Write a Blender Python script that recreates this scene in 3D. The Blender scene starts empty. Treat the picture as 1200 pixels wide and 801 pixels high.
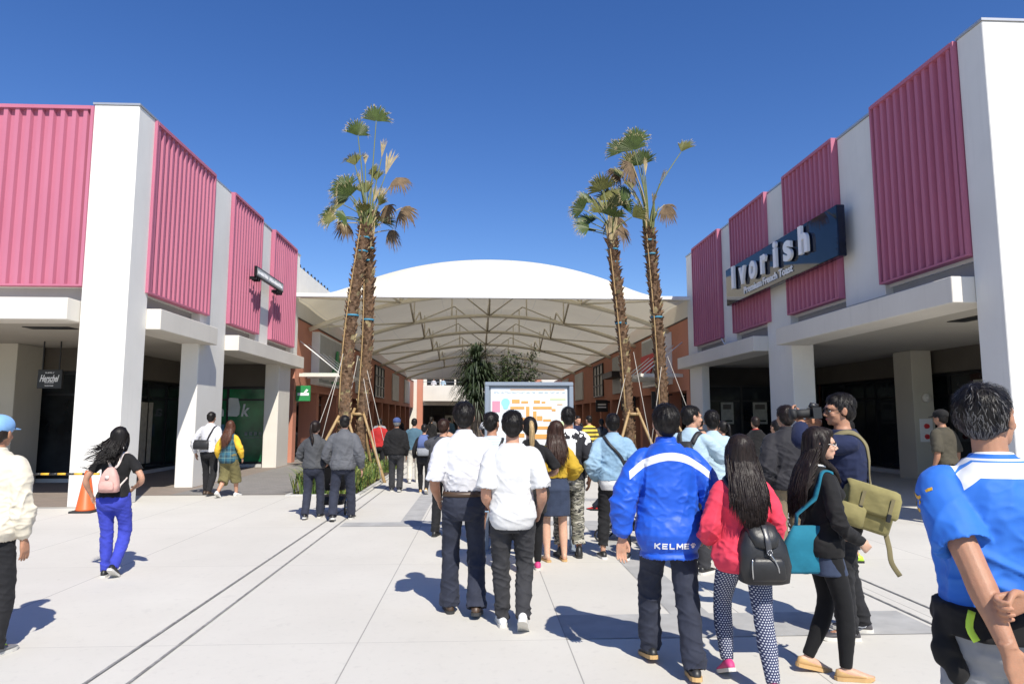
import bpy, math, random
import numpy as np
from mathutils import Vector, Matrix
from mathutils.bvhtree import BVHTree

random.seed(7)
RNG = np.random.default_rng(11)
SC = bpy.context.scene
COL = SC.collection
R = math.radians


# ------------------------------------------------------------------ materials
def nd(nt, t, **kw):
    n = nt.nodes.new(t)
    for k, v in kw.items():
        if hasattr(n, k):
            setattr(n, k, v)
        else:
            n.inputs[k].default_value = v
    return n


def base_mat(name):
    m = bpy.data.materials.new(name)
    m.use_nodes = True
    nt = m.node_tree
    return m, nt, nt.nodes['Principled BSDF']


def c4(c):
    return (c[0], c[1], c[2], 1.0)


def coords(nt, scale=(1, 1, 1), kind='Object'):
    tc = nd(nt, 'ShaderNodeTexCoord')
    mp = nd(nt, 'ShaderNodeMapping')
    mp.inputs['Scale'].default_value = scale
    nt.links.new(tc.outputs[kind], mp.inputs['Vector'])
    return mp.outputs['Vector']


def noise(nt, vec, scale, detail=3, rough=.55):
    n = nd(nt, 'ShaderNodeTexNoise')
    n.inputs['Scale'].default_value = scale
    n.inputs['Detail'].default_value = detail
    n.inputs['Roughness'].default_value = rough
    nt.links.new(vec, n.inputs['Vector'])
    return n.outputs['Fac']


def mixc(nt, fac, a, b):
    m = nd(nt, 'ShaderNodeMix')
    m.data_type = 'RGBA'
    for sock, v in ((m.inputs[0], fac), (m.inputs[6], a), (m.inputs[7], b)):
        if hasattr(v, 'is_output'):
            nt.links.new(v, sock)
        elif isinstance(v, (int, float)):
            sock.default_value = v
        else:
            sock.default_value = c4(v)
    return m.outputs[2]


def mth(nt, op, a, b=0.0, c=None):
    m = nd(nt, 'ShaderNodeMath')
    m.operation = op
    for i, v in enumerate((a, b) if c is None else (a, b, c)):
        if hasattr(v, 'is_output'):
            nt.links.new(v, m.inputs[i])
        else:
            m.inputs[i].default_value = v
    return m.outputs[0]


def ramp(nt, fac, lo, hi):
    r = nd(nt, 'ShaderNodeMapRange')
    r.inputs['From Min'].default_value = lo
    r.inputs['From Max'].default_value = hi
    nt.links.new(fac, r.inputs['Value'])
    return r.outputs['Result']


def bump(nt, b, h, strength=.3, dist=.01, prev=None):
    n = nd(nt, 'ShaderNodeBump')
    n.inputs['Strength'].default_value = strength
    n.inputs['Distance'].default_value = dist
    nt.links.new(h, n.inputs['Height'])
    if prev is not None:
        nt.links.new(prev, n.inputs['Normal'])
    nt.links.new(n.outputs['Normal'], b.inputs['Normal'])
    return n.outputs['Normal']


def sep(nt, vec):
    s = nd(nt, 'ShaderNodeSeparateXYZ')
    nt.links.new(vec, s.inputs[0])
    return s.outputs


def plain(name, col, rough=.6, metal=0., var=.12, scale=2., bmp=.0, bscale=60., spec=.5, stretch=(1, 1, 1)):
    """one colour with a soft mottling, optional fine bump"""
    m, nt, b = base_mat(name)
    v = coords(nt, stretch)
    n = noise(nt, v, scale, 4)
    lo = tuple(x * (1 - var) for x in col)
    hi = tuple(min(1, x * (1 + var)) for x in col)
    nt.links.new(mixc(nt, ramp(nt, n, .3, .7), lo, hi), b.inputs['Base Color'])
    b.inputs['Roughness'].default_value = rough
    b.inputs['Metallic'].default_value = metal
    b.inputs['Specular IOR Level'].default_value = spec
    if bmp:
        bump(nt, b, noise(nt, v, bscale, 3), bmp, .01)
    return m


def cloth(name, col, pattern=None, rough=.85, wr=.35, sheen=.04, var=.1, spec=.25):
    m, nt, b = base_mat(name)
    v = coords(nt)
    n = noise(nt, v, 9, 3)
    lo = tuple(x * (1 - var) for x in col)
    hi = tuple(min(1, x * (1 + var)) for x in col)
    base = mixc(nt, ramp(nt, n, .3, .7), lo, hi)
    if pattern:
        base = pattern(nt, v, base)
    nt.links.new(base, b.inputs['Base Color'])
    b.inputs['Roughness'].default_value = rough
    b.inputs['Specular IOR Level'].default_value = spec
    b.inputs['Sheen Weight'].default_value = sheen
    v2 = coords(nt, (1, 1, 1.3))
    w = noise(nt, v2, 9, 2, .45)
    p = bump(nt, b, w, wr, .022)
    bump(nt, b, noise(nt, v, 420, 1), .12, .002, p)
    return m


# ------------------------------------------------------------------ geometry
class Geo:
    def __init__(s):
        s.v, s.f, s.mi = [], [], []

    def add(s, vs, fs, mi=0):
        o = len(s.v)
        s.v.extend([tuple(map(float, p)) for p in vs])
        s.f.extend([tuple(i + o for i in f) for f in fs])
        s.mi.extend([mi] * len(fs))
        return s

    def box(s, a, b, mi=0, bev=0.):
        (x0, y0, z0), (x1, y1, z1) = a, b
        if x0 > x1: x0, x1 = x1, x0
        if y0 > y1: y0, y1 = y1, y0
        if z0 > z1: z0, z1 = z1, z0
        if bev <= 0:
            vs = [(x0, y0, z0), (x1, y0, z0), (x1, y1, z0), (x0, y1, z0), (x0, y0, z1), (x1, y0, z1), (x1, y1, z1), (x0, y1, z1)]
            fs = [(3, 2, 1, 0), (4, 5, 6, 7), (0, 1, 5, 4), (1, 2, 6, 5), (2, 3, 7, 6), (3, 0, 4, 7)]
            return s.add(vs, fs, mi)
        e = min(bev, (x1 - x0) * .45, (y1 - y0) * .45, (z1 - z0) * .45)

        def loop(ix, iy, z):
            X0, X1, Y0, Y1 = x0 + ix, x1 - ix, y0 + ix, y1 - ix
            c = iy
            return [(X0 + c, Y0, z), (X1 - c, Y0, z), (X1, Y0 + c, z), (X1, Y1 - c, z), (X1 - c, Y1, z), (X0 + c, Y1, z), (X0, Y1 - c, z), (X0, Y0 + c, z)]
        vs = loop(e, e * .3, z0) + loop(0, e, z0 + e) + loop(0, e, z1 - e) + loop(e, e * .3, z1)
        fs = [tuple(range(7, -1, -1)), tuple(range(24, 32))]
        for k in range(3):
            for i in range(8):
                j = (i + 1) % 8
                fs.append((k * 8 + i, k * 8 + j, k * 8 + 8 + j, k * 8 + 8 + i))
        return s.add(vs, fs, mi)

    def sheet(s, x0, y0, x1, y1, z, mi=0):
        return s.add([(x0, y0, z), (x1, y0, z), (x1, y1, z), (x0, y1, z)], [(0, 1, 2, 3)], mi)

    def tube(s, pts, rad, n=10, side=None, mi=0, sub=1, caps=True, sq=2.0, phase=0., lip=None):
        """elliptical loft along a path; rad: scalar list or (a,b) list, a along side"""
        P = np.array(pts, float)
        Rr = np.array([(r, r) if np.isscalar(r) else tuple(r) for r in (rad if hasattr(rad, '__len__') else [rad] * len(P))], float)
        if sub > 1 and len(P) > 2:
            P, Rr = crom(P, sub), crom(Rr, sub)
        elif sub > 1:
            t = np.linspace(0, 1, sub + 1)[:, None]
            P, Rr = P[0] * (1 - t) + P[1] * t, Rr[0] * (1 - t) + Rr[1] * t
        T = np.gradient(P, axis=0)
        T /= np.linalg.norm(T, axis=1)[:, None] + 1e-12
        h = np.array(side if side is not None else ((1, 0, 0) if abs(T[0][0]) < .9 else (0, 1, 0)), float)
        vs, fs = [], []
        ang = np.arange(n) / n * 2 * math.pi + phase
        ca, sa = np.cos(ang), np.sin(ang)
        if sq != 2.0:
            ca = np.sign(ca) * np.abs(ca) ** (2 / sq)
            sa = np.sign(sa) * np.abs(sa) ** (2 / sq)
        for i in range(len(P)):
            a = h - T[i] * (h @ T[i])
            l = np.linalg.norm(a)
            a = a / l if l > 1e-6 else a
            if side is None: h = a
            b = np.cross(T[i], a)
            vs.extend(P[i] + np.outer(ca, a) * Rr[i][0] + np.outer(sa, b) * Rr[i][1])
        m = len(P)
        for k in range(m - 1):
            for i in range(n):
                j = (i + 1) % n
                fs.append((k * n + i, k * n + j, k * n + n + j, k * n + n + i))
        if lip:  # hollow end: fold the last ring back inside
            last = np.array(vs[-n:])
            c = last.mean(0)
            vs.extend(c + (last - c) * lip[0] - T[-1] * lip[1])
            for i in range(n):
                j = (i + 1) % n
                fs.append(((m - 1) * n + i, (m - 1) * n + j, m * n + j, m * n + i))
            m += 1
        if caps:
            fs.append(tuple(range(n - 1, -1, -1)))
            fs.append(tuple(range((m - 1) * n, m * n)))
        return s.add(vs, fs, mi)

    def ball(s, c, r, M=None, n=16, m=10, mi=0):
        c = np.array(c, float)
        r = np.array((r, r, r) if np.isscalar(r) else r, float)
        vs = [(0, 0, -1)]
        for k in range(1, m):
            t = -math.pi / 2 + math.pi * k / m
            for i in range(n):
                a = 2 * math.pi * i / n
                vs.append((math.cos(t) * math.cos(a), math.cos(t) * math.sin(a), math.sin(t)))
        vs.append((0, 0, 1))
        V = np.array(vs) * r
        if M is not None: V = V @ np.array(M).T
        fs = [(0, 1 + (i + 1) % n, 1 + i) for i in range(n)]
        for k in range(m - 2):
            for i in range(n):
                j = (i + 1) % n
                fs.append((1 + k * n + i, 1 + k * n + j, 1 + (k + 1) * n + j, 1 + (k + 1) * n + i))
        top = len(vs) - 1
        fs += [(1 + (m - 2) * n + i, 1 + (m - 2) * n + (i + 1) % n, top) for i in range(n)]
        return s.add(V + c, fs, mi)

    def prism(s, poly, o, ax, ay, thick, mi=0):
        """polygon in plane (o, ax, ay) extruded by thick along ax x ay"""
        o, ax, ay = np.array(o, float), np.array(ax, float), np.array(ay, float)
        nz = np.cross(ax, ay) * thick
        n = len(poly)
        a = [o + ax * p[0] + ay * p[1] for p in poly]
        vs = a + [p + nz for p in a]
        fs = [tuple(range(n - 1, -1, -1)), tuple(range(n, 2 * n))]
        fs += [(i, (i + 1) % n, n + (i + 1) % n, n + i) for i in range(n)]
        return s.add(vs, fs, mi)

    def xf(s, fn, start=0):
        for i in range(start, len(s.v)): s.v[i] = tuple(fn(np.array(s.v[i])))
        return s

    def mesh(s, name, mats, smooth=False, auto=None):
        me = bpy.data.meshes.new(name)
        me.from_pydata(s.v, [], s.f)
        for m in (mats if isinstance(mats, (list, tuple)) else [mats]): me.materials.append(m)
        if any(s.mi): me.polygons.foreach_set('material_index', s.mi)
        if smooth: me.polygons.foreach_set('use_smooth', [True] * len(me.polygons))
        me.update()
        return me


def crom(P, sub):
    n = len(P)
    out = []
    for i in range(n - 1):
        p0, p1, p2, p3 = P[max(i - 1, 0)], P[i], P[i + 1], P[min(i + 2, n - 1)]
        for k in range(sub):
            t = k / sub
            out.append(.5 * ((2 * p1) + (p2 - p0) * t + (2 * p0 - 5 * p1 + 4 * p2 - p3) * t * t + (3 * p1 - p0 - 3 * p2 + p3) * t ** 3))
    out.append(P[-1])
    return np.array(out)


def obj(name, geo, mats, parent=None, smooth=False, label=None, loc=None, **props):
    me = geo if isinstance(geo, bpy.types.Mesh) else geo.mesh(name, mats, smooth)
    o = bpy.data.objects.new(name, me)
    COL.objects.link(o)
    if parent is not None: o.parent = parent
    if loc is not None: o.location = loc
    if label: o['label'] = label
    for k, v in props.items(): o[k] = v
    return o


def thing(name, label, cat, loc=(0, 0, 0), rz=0., group=None):
    o = bpy.data.objects.new(name, None)
    o.empty_display_size = .1
    COL.objects.link(o)
    o.location = loc
    o.rotation_euler = (0, 0, rz)
    o['label'] = label
    o['category'] = cat
    if group: o['group'] = group
    return o


def struct(name, geo, mats, smooth=False, kind='structure'):
    return obj(name, geo, mats, None, smooth, kind=kind)


def single(name, geo, mats, label, cat, smooth=False, group=None, loc=None):
    o = obj(name, geo, mats, None, smooth, label, loc, category=cat)
    if group: o['group'] = group
    return o


def dup(o, loc, rz=None, label=None, parent=None, scale=None):
    c = o.copy()
    COL.objects.link(c)
    if parent is not None: c.parent = parent
    else:
        c.location = loc
        if rz is not None: c.rotation_euler = (0, 0, rz)
        if scale: c.scale = scale
    if label: c['label'] = label
    for ch in list(o.children): dup(ch, None, parent=c)
    return c


# text laid on a plane: origin, reading direction, up direction
_txt = {}


def text_geo(body, size, origin, ax, ay, depth=.01, bold=0., mi=0, shear=0., align='CENTER', spacing=1., width=1., geo=None, fit=None):
    cu = bpy.data.curves.new('t', 'FONT')
    cu.body = body
    cu.size = size
    cu.extrude = depth / 2
    cu.offset = bold
    cu.shear = shear
    cu.align_x = align
    cu.align_y = 'CENTER'
    cu.space_character = spacing
    cu.resolution_u = 5
    o = bpy.data.objects.new('t', cu)
    COL.objects.link(o)
    dg = bpy.context.evaluated_depsgraph_get()
    me = bpy.data.meshes.new_from_object(o.evaluated_get(dg))
    V = np.zeros(len(me.vertices) * 3)
    me.vertices.foreach_get('co', V)
    V = V.reshape(-1, 3)
    me.calc_loop_triangles()
    F = [tuple(t.vertices) for t in me.loop_triangles]
    bpy.data.objects.remove(o)
    bpy.data.meshes.remove(me)
    bpy.data.curves.remove(cu)
    if fit:  # fit to (width, height)
        mn, mx = V.min(0), V.max(0)
        V[:, 0] = (V[:, 0] - (mn[0] + mx[0]) / 2) * fit[0] / (mx[0] - mn[0])
        V[:, 1] = (V[:, 1] - (mn[1] + mx[1]) / 2) * fit[1] / (mx[1] - mn[1])
    o_, ax, ay = np.array(origin, float), np.array(ax, float), np.array(ay, float)
    nz = np.cross(ax, ay)
    W = o_ + np.outer(V[:, 0] * width, ax) + np.outer(V[:, 1], ay) + np.outer(V[:, 2], nz)
    g = geo or Geo()
    g.add(W, F, mi)
    return g


# vectorised 3-D value noise
def vnoise(p):
    p = np.asarray(p, float)
    i = np.floor(p).astype(np.int64)
    f = p - i
    f = f * f * (3 - 2 * f)

    def h(dx, dy, dz):
        n = (i[:, 0] + dx) * 374761393 + (i[:, 1] + dy) * 668265263 + (i[:, 2] + dz) * 2147483647
        n = (n ^ (n >> 13)) * 1274126177
        n = n ^ (n >> 16)
        return (n & 0xffff) / 65535.0
    x, y, z = f[:, 0], f[:, 1], f[:, 2]
    a = h(0, 0, 0) * (1 - x) + h(1, 0, 0) * x
    b = h(0, 1, 0) * (1 - x) + h(1, 1, 0) * x
    c = h(0, 0, 1) * (1 - x) + h(1, 0, 1) * x
    d = h(0, 1, 1) * (1 - x) + h(1, 1, 1) * x
    return (a * (1 - y) + b * y) * (1 - z) + (c * (1 - y) + d * y) * z


def unit(v):
    v = np.array(v, float)
    return v / (np.linalg.norm(v) + 1e-12)
# ------------------------------------------------------------------ camera, sun, sky
CAM_H = 1.65
PITCH, YAW = R(6.31), R(2.70)
cam = bpy.data.cameras.new('camera')
cam.lens, cam.sensor_width, cam.clip_end, cam.clip_start = 24.0, 36.0, 4000, .05
camo = bpy.data.objects.new('camera', cam)
COL.objects.link(camo)
camo.location = (0, 0, CAM_H)
camo.rotation_euler = (math.pi / 2 + PITCH, 0, -YAW)
SC.camera = camo

EL, AZ = R(47.5), R(160.0)
sdir = Vector((math.sin(AZ) * math.cos(EL), math.cos(AZ) * math.cos(EL), math.sin(EL)))
sl = bpy.data.lights.new('sun', 'SUN')
sl.energy, sl.angle, sl.color = 4.6, R(.53), (1.0, .95, .85)
so = bpy.data.objects.new('sun', sl)
COL.objects.link(so)
so.rotation_euler = sdir.to_track_quat('Z', 'Y').to_euler()
so.location = (20, -30, 40)

W = bpy.data.worlds.new('World')
SC.world = W
W.use_nodes = True
nt = W.node_tree
sky = nt.nodes.new('ShaderNodeTexSky')
sky.sky_type = 'NISHITA'
sky.sun_disc = False
sky.sun_elevation, sky.sun_rotation = EL, AZ
sky.air_density, sky.dust_density, sky.ozone_density = 1.0, .15, 3.2
sky.altitude = 200
hs = nt.nodes.new('ShaderNodeHueSaturation')
hs.inputs['Hue'].default_value = .514
hs.inputs['Saturation'].default_value = 1.26
hs.inputs['Value'].default_value = 1.12
nt.links.new(sky.outputs[0], hs.inputs['Color'])
nt.links.new(hs.outputs[0], nt.nodes['Background'].inputs[0])
nt.nodes['Background'].inputs[1].default_value = .098
SC.view_settings.view_transform = 'Standard'
SC.view_settings.look = 'None'
SC.view_settings.exposure = .40
SC.view_settings.gamma = 1

# ------------------------------------------------------------------ materials of the place


def mat_ground():
    m, nt, b = base_mat('plaza_concrete')
    tc = nd(nt, 'ShaderNodeTexCoord')
    v = tc.outputs['Object']
    x, y, z = sep(nt, v)
    # slabs 3.1 x 3 m
    gx = mth(nt, 'DIVIDE', mth(nt, 'SUBTRACT', x, .66), 1.55)
    gy = mth(nt, 'DIVIDE', mth(nt, 'SUBTRACT', y, 5.3), 2.72)
    cell = nd(nt, 'ShaderNodeCombineXYZ')
    nt.links.new(mth(nt, 'FLOOR', gx), cell.inputs[0])
    nt.links.new(mth(nt, 'FLOOR', gy), cell.inputs[1])
    wn = nd(nt, 'ShaderNodeTexWhiteNoise')
    nt.links.new(cell.outputs[0], wn.inputs['Vector'])
    tint = ramp(nt, wn.outputs['Value'], -1.2, 2.2)
    n1 = noise(nt, v, .55, 5, .6)
    n2 = noise(nt, v, 14, 4, .65)
    base = mixc(nt, ramp(nt, n1, .25, .75), (.53, .505, .45), (.63, .605, .545))
    base = mixc(nt, tint, mixc(nt, .5, base, (.49, .475, .44)), base)
    base = mixc(nt, mth(nt, 'MULTIPLY', ramp(nt, n2, .56, .80), .35), base, (.38, .365, .34))
    # scattered scuffs and drips
    n3 = noise(nt, v, 2.3, 6, .7)
    base = mixc(nt, mth(nt, 'MULTIPLY', ramp(nt, n3, .62, .72), .28), base, (.34, .33, .31))

    def line(g, w):
        fr = mth(nt, 'ABSOLUTE', mth(nt, 'SUBTRACT', mth(nt, 'FRACT', mth(nt, 'ADD', g, .5)), .5))
        return mth(nt, 'LESS_THAN', fr, w)
    vo = nd(nt, 'ShaderNodeTexVoronoi')
    vo.inputs['Scale'].default_value = 2.6
    nt.links.new(v, vo.inputs['Vector'])
    spot = mth(nt, 'MULTIPLY', mth(nt, 'LESS_THAN', vo.outputs['Distance'], .045), mth(nt, 'GREATER_THAN', noise(nt, v, .9, 2), .5))
    base = mixc(nt, mth(nt, 'MULTIPLY', spot, .35), base, (.25, .24, .22))
    ln = mth(nt, 'MAXIMUM', line(gx, .0030), mth(nt, 'MULTIPLY', line(gy, .0014), .6))
    base = mixc(nt, mth(nt, 'MULTIPLY', ln, .7), base, (.2, .19, .18))
    nt.links.new(base, b.inputs['Base Color'])
    b.inputs['Roughness'].default_value = .8
    b.inputs['Specular IOR Level'].default_value = .25
    p = bump(nt, b, n2, .12, .01)
    bump(nt, b, noise(nt, v, 160, 2), .1, .003, p)
    return m


def mat_paver(name, c1, c2, sx=.22, sy=.11):
    m, nt, b = base_mat(name)
    v = coords(nt)
    br = nd(nt, 'ShaderNodeTexBrick')
    br.inputs['Scale'].default_value = 1
    br.inputs['Brick Width'].default_value = sx
    br.inputs['Row Height'].default_value = sy
    br.inputs['Mortar Size'].default_value = .004
    br.inputs['Color1'].default_value = c4(c1)
    br.inputs['Color2'].default_value = c4(c2)
    br.inputs['Mortar'].default_value = (.12, .11, .1, 1)
    nt.links.new(v, br.inputs['Vector'])
    n = noise(nt, v, 3, 4)
    nt.links.new(mixc(nt, mth(nt, 'MULTIPLY', n, .4), br.outputs['Color'], (.3, .27, .24)), b.inputs['Base Color'])
    b.inputs['Roughness'].default_value = .85
    bump(nt, b, br.outputs['Fac'], -.3, .004)
    return m


def mat_wall(name, col, var=.05, streak=.2):
    m, nt, b = base_mat(name)
    v = coords(nt)
    n = noise(nt, v, .8, 5)
    lo = tuple(x * (1 - var) for x in col)
    hi = tuple(min(1, x * (1 + var)) for x in col)
    base = mixc(nt, ramp(nt, n, .3, .7), lo, hi)
    vs = coords(nt, (3.5, 3.5, .25))
    s = noise(nt, vs, 2.2, 5, .6)
    base = mixc(nt, mth(nt, 'MULTIPLY', ramp(nt, s, .55, .8), streak), base, tuple(x * .62 for x in col))
    nt.links.new(base, b.inputs['Base Color'])
    b.inputs['Roughness'].default_value = .75
    b.inputs['Specular IOR Level'].default_value = .3
    bump(nt, b, noise(nt, v, 90, 3), .12, .004)
    return m


def mat_pink():
    m, nt, b = base_mat('pink_coated_steel')
    v = coords(nt, (1, 1, .3))
    n = noise(nt, v, 1.4, 4)
    nt.links.new(mixc(nt, ramp(nt, n, .3, .7), (.44, .140, .212), (.49, .165, .240)), b.inputs['Base Color'])
    b.inputs['Roughness'].default_value = .55
    b.inputs['Specular IOR Level'].default_value = .22
    bump(nt, b, noise(nt, coords(nt, (1, 1, 1)), 3, 2), .06, .02)
    return m


def mat_glass_dark(name, col=(.012, .014, .016), rough=.06, spec=.5):
    m, nt, b = base_mat(name)
    v = coords(nt)
    n = noise(nt, v, .9, 4, .6)
    nt.links.new(mixc(nt, ramp(nt, n, .35, .7), tuple(x * .5 for x in col), tuple(x * 2.2 for x in col)), b.inputs['Base Color'])
    b.inputs['Roughness'].default_value = rough
    b.inputs['Specular IOR Level'].default_value = spec
    return m


def mat_membrane():
    m = bpy.data.materials.new('tent_membrane')
    m.use_nodes = True
    nt = m.node_tree
    nt.nodes.clear()
    out = nd(nt, 'ShaderNodeOutputMaterial')
    v = coords(nt)
    x, y, z = sep(nt, v)
    n = noise(nt, v, .7, 3)
    seam = mth(nt, 'LESS_THAN', mth(nt, 'ABSOLUTE', mth(nt, 'SUBTRACT', mth(nt, 'FRACT', mth(nt, 'DIVIDE', x, 1.62)), .5)), .012)
    col = mixc(nt, ramp(nt, n, .3, .7), (.80, .74, .59), (.86, .80, .65))
    col = mixc(nt, mth(nt, 'MULTIPLY', seam, .5), col, (.6, .58, .52))
    d = nd(nt, 'ShaderNodeBsdfDiffuse')
    t = nd(nt, 'ShaderNodeBsdfTranslucent')
    nt.links.new(col, d.inputs[0])
    tcol = mixc(nt, .5, col, (.82, .74, .58))
    nt.links.new(tcol, t.inputs[0])
    mx = nd(nt, 'ShaderNodeMixShader')
    mx.inputs[0].default_value = .225
    nt.links.new(d.outputs[0], mx.inputs[1])
    nt.links.new(t.outputs[0], mx.inputs[2])
    nt.links.new(mx.outputs[0], out.inputs[0])
    return m


M = {}
M['ground'] = mat_ground()
M['paver'] = mat_paver('arcade_paver', (.24, .185, .15), (.20, .16, .13))
M['paver_grey'] = mat_paver('grey_paver', (.22, .21, .2), (.17, .165, .16))
M['band'] = plain('grey_inlay_stone', (.37, .365, .35), .8, var=.14, scale=4, bmp=.1)
M['drain'] = plain('drain_slot', (.23, .225, .215), .8, var=.4, scale=14)
M['white'] = mat_wall('white_render', (.74, .725, .68))
M['cream'] = mat_wall('cream_render', (.70, .66, .585))
M['grey'] = mat_wall('grey_render', (.33, .325, .32), .06)
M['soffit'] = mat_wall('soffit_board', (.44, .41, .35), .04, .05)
M['column'] = mat_wall('shaded_cream_render', (.50, .465, .385))  # cream render in a darker copy, arcade shade put into the column colour
M['orange'] = mat_wall('terracotta_render', (.52, .225, .15), .07)
M['pink'] = mat_pink()
M['coping'] = plain('coping_metal', (.5, .5, .5), .4, .6, .06)
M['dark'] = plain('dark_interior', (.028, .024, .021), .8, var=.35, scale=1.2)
M['bulkhead'] = plain('brown_bulkhead', (.095, .08, .062), .7, var=.1)
M['glass'] = mat_glass_dark('shop_glass', spec=.35)
M['glass_green'] = mat_glass_dark('green_shop_glass', (.015, .12, .048), .12, .3)
M['frame'] = plain('dark_frame_metal', (.03, .03, .032), .4, .7, .1)
M['sill'] = plain('stone_sill', (.5, .49, .47), .6, var=.08)
M['membrane'] = mat_membrane()
M['truss'] = plain('cream_truss_paint', (.72, .67, .53), .5, var=.06)
M['whitepaint'] = plain('white_paint', (.78, .78, .77), .45, var=.04)
M['winlight'] = plain('pale_blind', (.58, .58, .55), .6, var=.08)
M['wingrey'] = plain('grey_panel', (.42, .43, .42), .5, var=.08)
M['red'] = plain('red_panel', (.62, .03, .035), .45, var=.05)
M['green'] = plain('sign_green', (.03, .26, .08), .45, var=.06)
M['black'] = plain('black_paint', (.014, .014, .015), .4, var=.1)
M['letter'] = plain('white_lettering', (.88, .88, .89), .4, var=.02)
M['navygloss'] = mat_glass_dark('gloss_navy_sign', (.005, .008, .022), .04, .28)
M['steel'] = plain('galvanised_steel', (.45, .45, .45), .35, .9, .08)
M['bark'] = plain('palm_bark', (.13, .080, .048), .95, var=.55, scale=9, bmp=.8, bscale=40, stretch=(1, 1, 2))
M['boot'] = plain('palm_boot', (.165, .095, .052), .9, var=.6, scale=16, bmp=.4)
M['frond'] = plain('palm_leaf', (.060, .088, .020), .5, var=.3, scale=6, spec=.35)
M['frond_dry'] = plain('yellowing_palm_leaf', (.125, .125, .032), .55, var=.35, scale=6, spec=.3)
M['straw'] = plain('dry_leaf_tip', (.40, .32, .17), .8, var=.25, scale=8)
M['dead'] = plain('dead_leaf', (.15, .10, .055), .85, var=.35, scale=8)
M['petiole'] = plain('leaf_stalk', (.15, .17, .055), .6, var=.25)
M['bamboo'] = plain('bamboo_pole', (.36, .24, .11), .55, var=.2, scale=5)
M['strap'] = plain('blue_strap', (.04, .22, .34), .6, var=.1)
M['rope'] = plain('pale_rope', (.5, .47, .42), .8, var=.1)
M['soil'] = plain('planter_soil', (.10, .075, .05), .95, var=.35, scale=8, bmp=.6)
M['grassa'] = plain('lily_leaf', (.10, .17, .035), .5, var=.4, scale=5)
M['grassb'] = plain('lily_leaf_yellow', (.26, .27, .07), .55, var=.3, scale=5)
M['darkleaf'] = plain('dark_leaf', (.026, .042, .016), .45, var=.4, scale=5)
M['shrubleaf'] = plain('shrub_leaf', (.045, .065, .022), .5, var=.4, scale=7)
M['trunk'] = plain('grey_trunk', (.13, .105, .08), .9, var=.3, scale=10, bmp=.5)
M['cone'] = plain('orange_plastic', (.72, .13, .03), .45, var=.08)
M['rubber'] = plain('black_rubber', (.02, .02, .02), .7, var=.15)
M['yellow'] = plain('yellow_band', (.75, .42, .03), .5, var=.06)
M['boardframe'] = plain('board_frame_grey', (.26, .30, .35), .4, .2, .06)
M['boardpaper'] = plain('map_paper', (.74, .77, .77), .5, var=.03)
M['maporange'] = plain('map_orange', (.72, .36, .10), .5, var=.08, scale=20)
M['mappink'] = plain('map_pink', (.70, .27, .36), .5, var=.06, scale=20)
M['mapblue'] = plain('map_cyan', (.28, .62, .72), .5, var=.1, scale=20)
M['mapgreen'] = plain('map_green', (.62, .72, .42), .5, var=.08)
M['posterpale'] = plain('dim_poster', (.35, .33, .27), .5, var=.2, scale=8)

mgl, _nt, _b = base_mat('canopy_glass')
_b.inputs['Base Color'].default_value = (.55, .66, .60, 1)
_b.inputs['Roughness'].default_value = .15
_b.inputs['Alpha'].default_value = .55
M['canglass'] = mgl

# ------------------------------------------------------------------ ground
gr = Geo().sheet(-900, -300, 900, 1500, 0)
struct('ground', gr, M['ground'])
pv = Geo().sheet(-30, 15.15, -4.05, 25.8, .004)
pv.sheet(-30, 13.3, -7.65, 15.15, .004)
struct('arcade_pavement', pv, M['paver'])
pv = Geo().sheet(-6.6, 15.2, -4.11, 25.6, .008)
struct('grey_pavement', pv, M['paver_grey'])
struct('shop_street', Geo().sheet(-8.5, 25.8, 9.5, 80, .004), M['paver_grey'])
bd = Geo()
for (x0, y0, x1, y1) in ((-2.12, 10.75, 1.95, 11.15), (-1.25, 11.15, -.93, 25.0), (1.62, 5.92, 1.95, 10.75), (.66, 5.3, 3.58, 5.92), (1.95, 13.8, 3.3, 14.2)):
    bd.sheet(x0, y0, x1, y1, .004)
struct('stone_band', bd, M['band'])
dr = Geo()
for x in (-2.45, -2.18, 3.64, 3.92): dr.sheet(x - .011, -3, x + .011, 25, .008)
struct('drain_line', dr, M['drain'])


# ------------------------------------------------------------------ shop buildings
def ribbed(name, parent, o, ax, nrm, w, z0, z1, pitch=.218):
    """pink trapezoid sheet with flashings; o = lower start corner on the wall face"""
    o, ax, nrm = np.array(o, float), np.array(ax, float), np.array(nrm, float)
    n = max(2, round((w - .1) / pitch))
    p = (w - .1) / n
    prof = [(.05, .02)]
    for k in range(n):
        u = .05 + k * p
        prof += [(u + p * .20, .075), (u + p * .30, .15), (u + p * .66, .15), (u + p * .76, .075)]
    prof += [(w - .05, .075), (w - .05, .02)]
    g = Geo()
    vs, fs = [], []
    for zz in (z0 + .03, z1 - .05):
        for u, d in prof: vs.append(o * (1, 1, 0) + ax * u + nrm * d + np.array((0, 0, zz)))
    m = len(prof)
    for i in range(m - 1): fs.append((i, i + 1, m + i + 1, m + i))
    fs.append(tuple(range(m)))
    g.add(vs, fs)

    def bx(u0, u1, d0, d1, a, b):
        c = [o * (1, 1, 0) + ax * u + nrm * d for u in (u0, u1) for d in (d0, d1)]
        c = np.array(c)
        g.box((c[:, 0].min(), c[:, 1].min(), a), (c[:, 0].max(), c[:, 1].max(), b))
    bx(0, .055, 0, .172, z0, z1)
    bx(w - .055, w, 0, .172, z0, z1)
    bx(.055, w - .055, 0, .180, z1 - .07, z1)
    bx(.055, w - .055, 0, .165, z0, z0 + .035)
    return obj(name, g, M['pink'], parent)


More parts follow.
